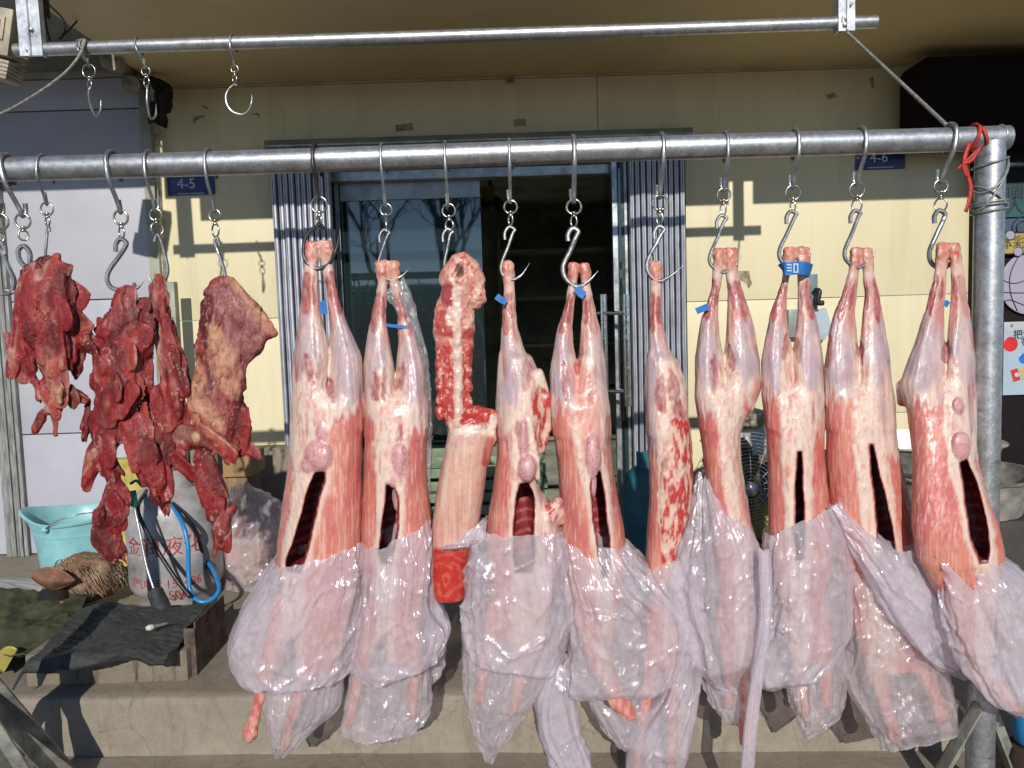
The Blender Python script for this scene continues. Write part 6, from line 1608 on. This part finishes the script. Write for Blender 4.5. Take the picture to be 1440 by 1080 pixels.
MB().add(v+v2, [(0, 1, 2, 3, 4), (5, 6, 7, 8, 9)]+[(i, (i+1) % 5, 5+(i+1) % 5, 5+i) for i in range(5)]).build('blade', M_GALV, kn)
# yellow sack and post behind
def yel(s, t):
    u = 148+70*s; v = 640+175*t
    w = 3.78+.06*np.sin(s*3.2)*-1+.03*fbm(s*3+0*t, t*4+0*s, s*0+t*0, 3, 77)
    c = np.stack(np.broadcast_arrays(u+6*np.sin(t*3), v+0*u), -1)
    p = P(c[..., 0], c[..., 1], 3.78); p[..., 1] = w+0*p[..., 1]; return p
cloth('yellow_sack', 'yellow woven sack standing between the bucket and the gas cylinder', 'sack', yel, 40, 60, simple('yellow_sacking', (.50, .42, .10), .6, 0, .12, 12), thick=.01)
tag(MB().box(PV(244, 396, 3.98), PV(253, 740, 4.0)+Vector((0, .03, 0)), .003).build('upright_post', M_GREYGREEN, None, 'auto'), 'slim grey green upright behind the beef slab', 'post')
# bag of fleece
def lump(s, t, c, rx, ry, rz, seed, amp=.18, flat=.0):
    a = s*2*np.pi; b = (t-.5)*np.pi
    x = np.cos(b)*np.cos(a); y = np.cos(b)*np.sin(a); z = np.sin(b)
    n = 1+amp*fbm(x*1.8, y*1.8, z*1.8, 4, seed)
    return np.stack(np.broadcast_arrays(c[0]+rx*x*n, c[1]+ry*y*n, np.maximum(c[2]+rz*z*n, flat)), -1)
def fleece_mat(name, a, b):
    t = NT(name); v = t.coords(1, 1, 1); n = t.noise(v, 14, 6, .6, .8); n2 = t.noise(v, 70, 5, .7, 1.0)
    t.set(Base_Color=t.mix(t.ramp(n, [(.35, 0), (.65, 1)]), a, b), Roughness=.85, Normal=t.bump(n2, .6, .01, t.bump(n, .5, .02))); return t.m
fc = PV(345, 800, 3.62)
fl = cloth('sheep_fleece', 'dirty white and pink fleece inside the clear bag right of the gas cylinder', 'fleece', lambda s, t: lump(s, t, (fc.x, 3.62, Z_FLOOR+.13), .17, .16, .17, 41, .3, Z_FLOOR+.004), 90, 60, fleece_mat('fleece', (.55, .44, .36), (.60, .32, .28)))
bag('clear plastic sack of fleece standing right of the gas cylinder', [(330, 684), (305, 740), (296, 790), (300, 838), (318, 852)], [(352, 682), (398, 712), (408, 770), (410, 830), (396, 852)], 60, 50, seed=61, folds=6, amp=7, crum=4, mat=M_BAGC, D=3.6, group=None, name='plastic_sack', endtaper=.9, bulge=([0, .3, 1], [.5, 1, 1]))
M_CARD = simple('cardboard', (.36, .22, .10), .75, 0, .12, 8, .1)
def carton(label, x0, y0, x1, y1, D, dep=.2, name='cardboard_box', m2=M_CARD):
    a, b = PV(x0, y0, D), PV(x1, y1, D)
    t = thing(name, label, 'box', ((a.x+b.x)/2, D, b.z), 'cartons beside the plinth')
    MB().box((a.x, D, b.z), (b.x, D+dep, a.z), .003).build('carton', m2, t, 'auto')
    MB().box(((a.x+b.x)/2-.02, D-.0008, b.z+.002), ((a.x+b.x)/2+.02, D-.0001, a.z-.002)).build('packing_tape', simple('tape_brown', (.30, .20, .10), .3), t)
    MB().box((a.x+.004, D+.002, a.z+.0006), (b.x-.004, D+dep*.5-.002, a.z+.0035)).build('flap', m2, t); MB().box((a.x+.004, D+dep*.5+.002, a.z+.0006), (b.x-.004, D+dep-.004, a.z+.0035)).build('flap', m2, t)
carton('brown cardboard box on top, under the red tip of the beef slab', 312, 640, 355, 670, 3.72)
carton('lower cardboard box half in shade below the top one', 305, 671, 350, 712, 3.74, m2=simple('shaded_cardboard', (.20, .14, .09), .8))  # shade on the lower box is put into a darker cardboard colour
carton('bottom cardboard box hidden behind the sack of fleece', 302, 713, 352, 880, 3.76)
# grey block, black mat, hide and cloths
blk = tag(MB().box((PF(36, 965, Z_FLOOR).x, 2.53, Z_FLOOR-.01), (PF(262, 960, Z_FLOOR).x, 2.98, zb), .008).build('concrete_block', M_BLOCK, None, 'auto'), 'blood stained concrete kerb block carrying the black mat', 'block')
ch = thing('steel_channel', 'rusty upright steel channel end at the right corner of the black mat', 'channel', (PV(272, 960, 2.6).x, 2.6, Z_FLOOR))
a, b = PV(258, 884, 2.57), PV(279, 960, 2.57)
M_RUST = simple('rusty_plate', (.15, .105, .085), .7, .3, .35, 18, .4)
MB().box((a.x, 2.565, Z_FLOOR), (b.x, 2.573, a.z), .002).build('web_plate', M_RUST, ch)
MB().box((a.x, 2.574, Z_FLOOR), (a.x+.006, 2.84, a.z), .001).build('flange', M_RUST, ch); MB().box((b.x-.006, 2.574, Z_FLOOR), (b.x, 2.84, a.z+.02), .001).build('flange', M_RUST, ch)
def matf(s, t):
    # s left..right, t back..front
    A, B, Cc, Dd = [np.array(PF(q, r, zb+.055)) for q, r in ((112, 852), (302, 846), (232, 911), (16, 922))]
    g = (A*(1-t)[..., None]+Dd*t[..., None])*(1-s)[..., None]+(B*(1-t)[..., None]+Cc*t[..., None])*s[..., None]
    x = g[..., 0]; y = g[..., 1]+.012*np.sin(s*11)*t
    z = zb+.045-.02*t+.012*np.sin(s*7+t*5)+.016*fbm(s*4+0*t, t*3+0*s, s*0+t*0, 2, 31)+.0055*fbm(s*9+t*5, t*26-s*5, s*0+t*0, 2, 32)+.010*fbm(s*6, t*5, s*0+t*0, 3, 33)-.045*np.maximum(0, t-.93)/.07*(.5+.4*np.sin(s*6))-.05*np.maximum(0, .06-s)/.06
    z0 = z
    return np.stack(np.broadcast_arrays(x, y, z0), -1)
M_MAT = simple('black_rubber_mat', (.020, .024, .021), .68, 0, .3, 30, .7, 160, (.045, .05, .045))
cloth('black_mat', 'crumpled black cloth mat spread over the stained concrete block', 'mat', matf, 150, 110, M_MAT, thick=.006)
def oliv(s, t):
    x = -2.15+.47*s-.10*t; y = 2.62+.55*t
    z = Z_FLOOR+.06+.06*fbm(s*2.5+t, t*3.5-s, s*0+t*0, 4, 51)+.03*np.abs(fbm(s*3+t*2, t*4-s*2, s*0+t*0, 3, 52))+.05*t
    return np.stack(np.broadcast_arrays(x, y, z), -1)
cloth('olive_tarp', 'crumpled olive green tarp on the platform left of the black mat', 'tarp', oliv, 70, 70, simple('olive_canvas', (.055, .060, .028), .8, 0, .35, 12, .5), thick=.006)
def greyb(s, t):
    x = -2.6+.55*s; y = 3.05+.45*t
    z = Z_FLOOR+.05+.07*np.sin(s*3.1)*np.sin(t*3.1)+.02*fbm(s*4+0*t, t*6+0*s, s*0+t*0, 3, 57)
    return np.stack(np.broadcast_arrays(x, y, z), -1)
cloth('grey_sack', 'flat pale grey sack lying behind the olive tarp', 'sack', greyb, 50, 50, simple('pale_grey_sacking', (.42, .41, .44), .6, 0, .1, 12), thick=.006)
def yelb(s, t):
    x = -2.0+.22*s; y = 2.57+.08*t; z = Z_FLOOR+.05+.02*np.sin(s*9)+.02*t-.03*(1-t)
    return np.stack(np.broadcast_arrays(x, y, z), -1)
cloth('yellow_plastic_scrap', 'bright yellow plastic scrap peeping out under the olive tarp', 'scrap', yelb, 30, 12, simple('yellow_film', (.40, .33, .08), .4), thick=.003)
# hairy hide with an ear
hd = thing('goat_head', 'shaggy brown and blond severed animal head with an ear lying by the bucket', 'animal head', PV(120, 850, 3.3))
hc = PV(122, 842, 3.28)
M_HAIR = fleece_mat('hide_hair', (.14, .08, .045), (.30, .19, .115))
def headf(s, t):
    p = lump(s, t, (hc.x, 3.28, Z_FLOOR+.13), .155, .13, .105, 63, .22, Z_FLOOR+.003)
    k = np.clip((hc.x-p[..., 0])/.16, 0, 1); p[..., 2] -= .03*k; return p
hs = cloth('skull', None, None, headf, 80, 50, M_HAIR, hd)
hs.location = -hd.location
rnd = random.Random(3); m = MB(); m2 = MB()
vn_ = lambda p: float(vn(np.array(p.x*14), np.array(p.y*14), np.array(p.z*14), 5))
for k in range(1300):
    a = rnd.uniform(0, 2*math.pi); b = rnd.uniform(-.3, 1.45)
    n = Vector((math.cos(b)*math.cos(a), math.cos(b)*math.sin(a), math.sin(b)))
    p = Vector((hc.x+.152*n.x, 3.28+.128*n.y, Z_FLOOR+.13+.105*n.z))
    d = (Vector((.55, -.35, -.75))+Vector((rnd.uniform(-.24, .24), rnd.uniform(-.2, .2), rnd.uniform(-.15, .3)))).normalized()
    L = rnd.uniform(.022, .055)
    q = [p, p+n*.006+d*L*.4, p+n*.005+d*L*.75, p+n*.001+d*L]
    (m if vn_(p) > rnd.uniform(-.35, .35) else m2).tube(q, [.0013, .0013, .0009, .0003], 3, False)
o = m.build('hair', simple('blond_hair', (.40, .28, .175), .6, 0, .3, 30, 0), hd); o['kind'] = 'stuff'
o = m2.build('hair', simple('brown_hair', (.11, .062, .035), .6, 0, .3, 30, 0), hd); o['kind'] = 'stuff'
def ear(s, t):
    u = 44+62*t; v = 810+(s-.5)*32*np.sin(np.pi*np.clip(t*.9+.08, 0, 1))+6*t
    p = P(u+0*s, v, 3.10); p[..., 1] += -.04*np.cos((s-.5)*3.1)*np.sin(t*3); return p
e_ = cloth('ear', None, None, ear, 16, 26, simple('brown_ear', (.22, .105, .06), .7, 0, .3, 25, .4), hd, thick=.008); e_.location = -hd.location
nz = PV(86, 852, 3.05)
MB().lathe([(0, -.02), (.014, -.014), (.02, 0), (.014, .014), (0, .02)], nz, 14).build('pink_flesh', simple('wet_pink', (.60, .20, .20), .3), hd, True)
MB().lathe([(0, -.07), (.05, -.05), (.07, 0), (.05, .05), (0, .07)], PV(76, 846, 3.13), 20).build('dark_muzzle', simple('black_hair', (.012, .010, .010), .9, 0, .3, 30, .6), hd, True)

# ---------------------------------------------------------------- things behind the carcasses
def crate(label, x0, x1, z, D, h=.13, dep=.3, name='green_crate', mat=None):
    t = thing(name, label, 'crate', ((x0+x1)/2, D, z), 'green slatted crates in the doorway')
    for k in range(2):
        zz = z+h*(.08+.48*k); MB().box((x0, D, zz), (x1, D+.014, zz+h*.38), .003).build('slat', mat, t, 'auto')
        MB().box((x0, D+dep-.014, zz), (x1, D+dep, zz+h*.38), .003).build('slat', mat, t, 'auto')
        for xx in (x0, x1-.014): MB().box((xx, D+.0145, zz), (xx+.014, D+dep-.0145, zz+h*.38), .003).build('slat', mat, t, 'auto')
    for xx in (x0+.0145, x1-.035):
        MB().box((xx, D+.0145, z), (xx+.02, D+.035, z+h)).build('corner_block', mat, t); MB().box((xx, D+dep-.035, z), (xx+.02, D+dep-.0145, z+h)).build('corner_block', mat, t)
    MB().box((x0+.002, D+.036, z+.002), (x1-.002, D+dep-.036, z+.012)).build('base_board', mat, t)
M_GRN = simple('pale_green_paint', (.21, .27, .17), .6, 0, .22, 12)
xc0, xc1 = X_(585, 680, 3.9), X_(770, 680, 3.9)
zt = Z_(640, 640, 3.9); hh = (zt-Z_FLOOR)/4
for k, nm in enumerate(('bottom', 'second', 'third', 'top')):
    crate('pale green slatted crate in the doorway, %s of its stack' % nm, xc0+.004*(k % 2), xc1-.006*(k % 2), Z_FLOOR+k*hh+.001, 3.9, hh-.002, mat=M_GRN)
t, _ = gas('teal blue gas cylinder in the gap left of the split half carcass', (X_(914, 700, 3.6), 3.62, Z_FLOOR), .125, Z_(914, 652, 3.6)-Z_FLOOR, (.02, .15, .22), dirt=(.03, .08, .10))
def fan():
    c = PV(1052, 685, 3.7); t = thing('electric_fan', 'black wire guard electric fan in the gap between two carcasses', 'fan', (c.x, 3.7, Z_FLOOR))
    Rf = .27; m = MB()
    Mg = simple('fan_wire', (.36, .37, .36), .35, .6)
    for k in range(1, 17):
        r = Rf*k/16; m.torus(c+Vector((0, .05*(r/Rf)**2-.05, 0)), r, .0014, (0, 1, 0), 48, 5)
    for k in range(16):
        a = 2*math.pi*k/16; m.tube([c+Vector((math.cos(a)*r, .05*(r/Rf)**2-.051, math.sin(a)*r)) for r in np.linspace(.045, Rf, 8)], .0015, 5)
    m.build('front_guard', Mg, t, True)
    m = MB()
    for k in range(24):
        a = 2*math.pi*k/24; m.tube([c+Vector((math.cos(a)*r, .13-.13*(r/Rf)**3, math.sin(a)*r)) for r in np.linspace(.06, Rf, 8)], .0014, 5)
    m.build('rear_guard', M_BLACK, t, True)
    for k in range(3):
        a0 = 2*math.pi*k/3; v = []; f = []
        for i in range(9):
            for j in range(7):
                r = .05+.19*i/8; a = a0+(-.5+j/6)*1.5*(.6+.4*math.sin(i/8*3)); v.append(c+Vector((math.cos(a)*r, .06+.05*(j/6-.5), math.sin(a)*r)))
        for i in range(8):
            for j in range(6): f.append((i*7+j, i*7+j+1, i*7+8+j, i*7+7+j))
        MB().add(v, f).build('blade', M_BLACK, t, True)
    MB().lathe([(0, -.06), (.03, -.058), (.036, -.045), (.03, .0)], c, 24, 'y').build('hub_cap', simple('hub_silver', (.5, .5, .52), .3, .7), t, True)
    MB().lathe([(.0, .10), (.06, .10), (.075, .16), (.06, .24), (0, .25)], c, 24, 'y').build('motor', M_BLACK, t, True)
    MB().tube([c+Vector((0, .17, -.04)), (c.x, 3.87, Z_FLOOR+.03)], .018, 12).build('stand', M_BLACK, t, True)
    MB().lathe([(0, .035), (.12, .03), (.16, .012), (.16, 0)], (c.x, 3.87, Z_FLOOR), 30).build('foot', M_BLACK, t, True)
fan()
wp = thing('wrapped_bundle', 'scraps of paper and meat piled on a white box above the fan', 'bundle', PV(1050, 590, 3.85))
o = MB().box(PV(1020, 596, 3.9), PV(1078, 640, 3.9)+Vector((0, .2, 0)), .004).build('white_box', simple('white_carton', (.55, .55, .54), .6), wp, 'auto')
c = PV(1048, 588, 3.88)
q = cloth('crumpled_paper', None, None, lambda s, t: lump(s, t, (c.x, 3.9, c.z), .13, .10, .055, 71, .6), 50, 34, simple('greasy_paper', (.36, .32, .24), .6, 0, .5, 26, .6), wp); q.location = -wp.location
tag(MB().box(PV(1056, 596, 4.02), PV(1092, 800, 4.02)+Vector((0, .08, 0)), .004).build('olive_board', simple('olive_board_paint', (.075, .075, .045), .6), None, 'auto'), 'dark olive board standing behind the fan', 'board')
def ysk(s, t):
    p = P(1060+30*s+6*t*0, 650+200*t+0*s, 3.95); p[..., 1] += -.05*np.sin(s*3.1)+.02*fbm(s*3+0*t, t*4+0*s, s*0+t*0, 2, 4); return p
cloth('yellow_sack', 'yellow sack leaning behind the fan', 'sack', ysk, 24, 40, simple('yellow_sack_two', (.42, .38, .11), .6, 0, .15, 12), thick=.01)
wb = thing('wall_box', 'grey meter box with a lever on the cream wall behind the blue tagged carcass', 'box', PV(1135, 440, 4.15))
a, b = PV(1107, 404, 4.15), PV(1147, 468, 4.15)
MB().box((a.x, 4.13, PV(1120, 474, 4.15).z), (PV(1120, 430, 4.15).x+.02, D_WALL-.001, PV(1120, 435, 4.15).z), .004).build('lower_box', simple('grey_enamel', (.25, .28, .27), .45), wb, 'auto')
MB().box((PV(1130, 400, 4.15).x, 4.12, PV(1140, 436, 4.15).z), (PV(1147, 400, 4.15).x, D_WALL-.001, PV(1140, 386, 4.15).z), .004).build('upper_box', simple('slate_enamel', (.16, .22, .25), .45), wb, 'auto')
MB().prism([(p.x, p.z) for p in (PV(x, y, 4.14) for x, y in ((1144, 437), (1162, 433), (1170, 462), (1160, 478), (1140, 478)))], 4.14, D_WALL-.001).build('cover', simple('pale_cover', (.40, .46, .52), .4), wb)
MB().tube(spline([PV(1146, 408, 4.1), PV(1152, 410, 4.08), PV(1150, 425, 4.08), PV(1158, 426, 4.08)], 6), .014, 10).build('lever', M_BLACK, wb, True)
def basin():
    c = Vector((X_(1352, 690, 3.35), 3.42, Z_(1352, 739, 3.15))); t = thing('steel_basin', 'wide battered stainless basin behind the rightmost carcass', 'basin', c)
    Ms = simple('scratched_stainless', (.50, .49, .44), .36, .45, .35, 12, .25, 70)
    h = Z_(1352, 689, 3.05)-c.z; R0 = .335
    MB().lathe([(0, .002), (R0*.72, .0), (R0*.80, .01), (R0*.93, h*.7), (R0*.985, h*.96), (R0*1.04, h), (R0*1.045, h+.008), (R0*.985, h+.008), (R0*.92, h*.72), (R0*.78, .014), (0, .008)], c, 64).build('bowl', Ms, t, 'auto')
    s = tag(MB().box((c.x-.3, 3.2, Z_FLOOR), (c.x+.34, 3.7, c.z-.002), .006).build('stool_box', simple('dark_stool', (.05, .045, .04), .7), None, 'auto'), 'dark low box carrying the steel basin', 'box')
    p = Vector((c.x+.02, 3.72, c.z+h+.02))
    b = thing('steel_basin', 'second pale steel basin stacked behind the first one', 'basin', p)
    MB().lathe([(0, .0), (.26, .0), (.30, .02), (.34, .13), (.36, .135), (.335, .14), (.29, .025), (0, .008)], p-Vector((0, 0, .06)), 56).build('bowl', Ms, b, 'auto')
basin()
bj = thing('blue_container', 'bright blue rounded plastic container at the lower right edge', 'container', PV(1446, 1020, 2.2))
c = PV(1452, 1020, 2.15)
MB().lathe([(0, -.06), (.035, -.058), (.048, -.045), (.05, .02), (.045, .04), (.028, .055), (.026, .06), (0, .06)], c, 30).build('jug', simple('bright_blue_plastic', (.02, .27, .60), .4), bj, True)
MB().lathe([(0, .056), (.03, .058), (.031, .08), (0, .082)], c, 20).build('cap', simple('blue_cap', (.02, .2, .45), .4), bj, 'auto')
tag(MB().tube([c+Vector((0, 0, -.062)), (c.x, c.y, Z_GROUND)], [.06, .07], 16).build('timber_stump', simple('dark_timber', (.06, .04, .025), .8, 0, .3, 20, .5), None, 'auto'), 'dark timber stump under the blue container at lower right', 'stump')
# inside the room: shelves and hanging ceiling fan, barely lit
sh = thing('wall_shelf', 'dim shelf unit against the back wall inside the shop', 'shelf', (.75, 7.6, Z_FLOOR))
for z in (.5, .95, 1.4, 1.85): MB().box((-.1, 7.4, Z_FLOOR+z), (1.9, 7.9, Z_FLOOR+z+.03)).build('shelf_board', M_ROOM, sh)
for x in (-.1, 1.87): MB().box((x, 7.401, Z_FLOOR), (x+.029, 7.9, Z_FLOOR+2.0)).build('upright', M_ROOM, sh)
cf = thing('ceiling_fan', 'dark ceiling fan hanging inside the shop doorway', 'fan', (-.05, 5.8, 2.6))
cx = PV(690, 285, 5.6)
MB().tube([(cx.x, 5.6, ZT+.25), (cx.x, 5.6, cx.z)], .012, 8).build('rod', M_BLACK, cf); MB().lathe([(0, .05), (.06, .04), (.09, 0), (.06, -.05), (0, -.06)], cx, 20).build('motor', M_BLACK, cf, True)
for k in range(3):
    a = 2*math.pi*k/3+.5; d = Vector((math.cos(a), math.sin(a), 0)); s = Vector((-d.y, d.x, .15))*.055
    v = [cx+d*.1-s*.5, cx+d*.1+s*.5, cx+d*.62+s, cx+d*.62-s]; v2 = [p+Vector((0, 0, .006)) for p in v]
    MB().add(v+v2, [(0, 1, 2, 3), (4, 7, 6, 5), (0, 4, 5, 1), (1, 5, 6, 2), (2, 6, 7, 3), (3, 7, 4, 0)]).build('blade', simple('fan_brown', (.10, .05, .03), .5) if k == 0 else bpy.data.materials['fan_brown'], cf)

# ---------------------------------------------------------------- across the street: bare trees that the glass mirrors
M_BARK = simple('grey_bark', (.085, .07, .055), .9, 0, .3, 12, .6)
def tree(x, y, h, seed, label):
    rnd = random.Random(seed); root = thing('bare_tree', label, 'tree', (x, y, Z_GROUND), 'bare street trees behind the viewer')
    trunk = MB(); crown = MB(); count = [0]
    def grow(p, d, r, L, depth, m):
        pts = [p]; n = 5
        for i in range(n):
            d = (d+Vector((rnd.uniform(-.16, .16), rnd.uniform(-.16, .16), .05))).normalized(); pts.append(pts[-1]+d*L/n)
        m.tube(pts, [r*(1-.4*i/n) for i in range(n+1)], 8 if depth < 2 else (5 if depth < 4 else 3), False)
        if depth >= 6 or r < .004: return
        for k in range(2 if depth < 2 else rnd.choice((2, 3))):
            a = rnd.uniform(0, 6.28); sp = rnd.uniform(.35, .75)
            s = d.orthogonal().normalized(); s = Matrix.Rotation(a, 3, d) @ s
            nd = (d+s*sp+Vector((0, 0, .12))).normalized()
            q = pts[-1] if k < 2 else pts[3]
            grow(q, nd, r*(.66 if k < 2 else .45), L*rnd.uniform(.68, .86), depth+1, crown)
    grow(Vector((x, y, Z_GROUND-.05)), Vector((rnd.uniform(-.08, .08), 0, 1)), .17, h*.29, 0, trunk)
    trunk.build('trunk', M_BARK, root, True); crown.build('crown', M_BARK, root, True)
tree(-2.2, -12.0, 6.2, 5, 'nearest bare street tree mirrored in the middle of the door glass')
tree(-3.5, -14.0, 6.4, 8, 'bare street tree mirrored at the left of the door glass')
tree(-1.5, -13.0, 6.2, 11, 'thin far bare street tree mirrored at the right of the door glass')
bld = thing('far_house', 'low flat roofed house across the street, seen only mirrored in the glass', 'house', (-3, -32, Z_GROUND))
MB().box((-22, -36, Z_GROUND), (16, -31, 3.4)).build('wall', simple('far_render', (.30, .27, .23), .8), bld); MB().box((-22.3, -36.3, 3.401), (16.3, -30.7, 3.7)).build('roof', M_ROOM, bld)
for k in range(9): MB().box((-19+k*4, -30.998, 1.2), (-17.6+k*4, -30.95, 2.6)).build('window', M_BLACK, bld)
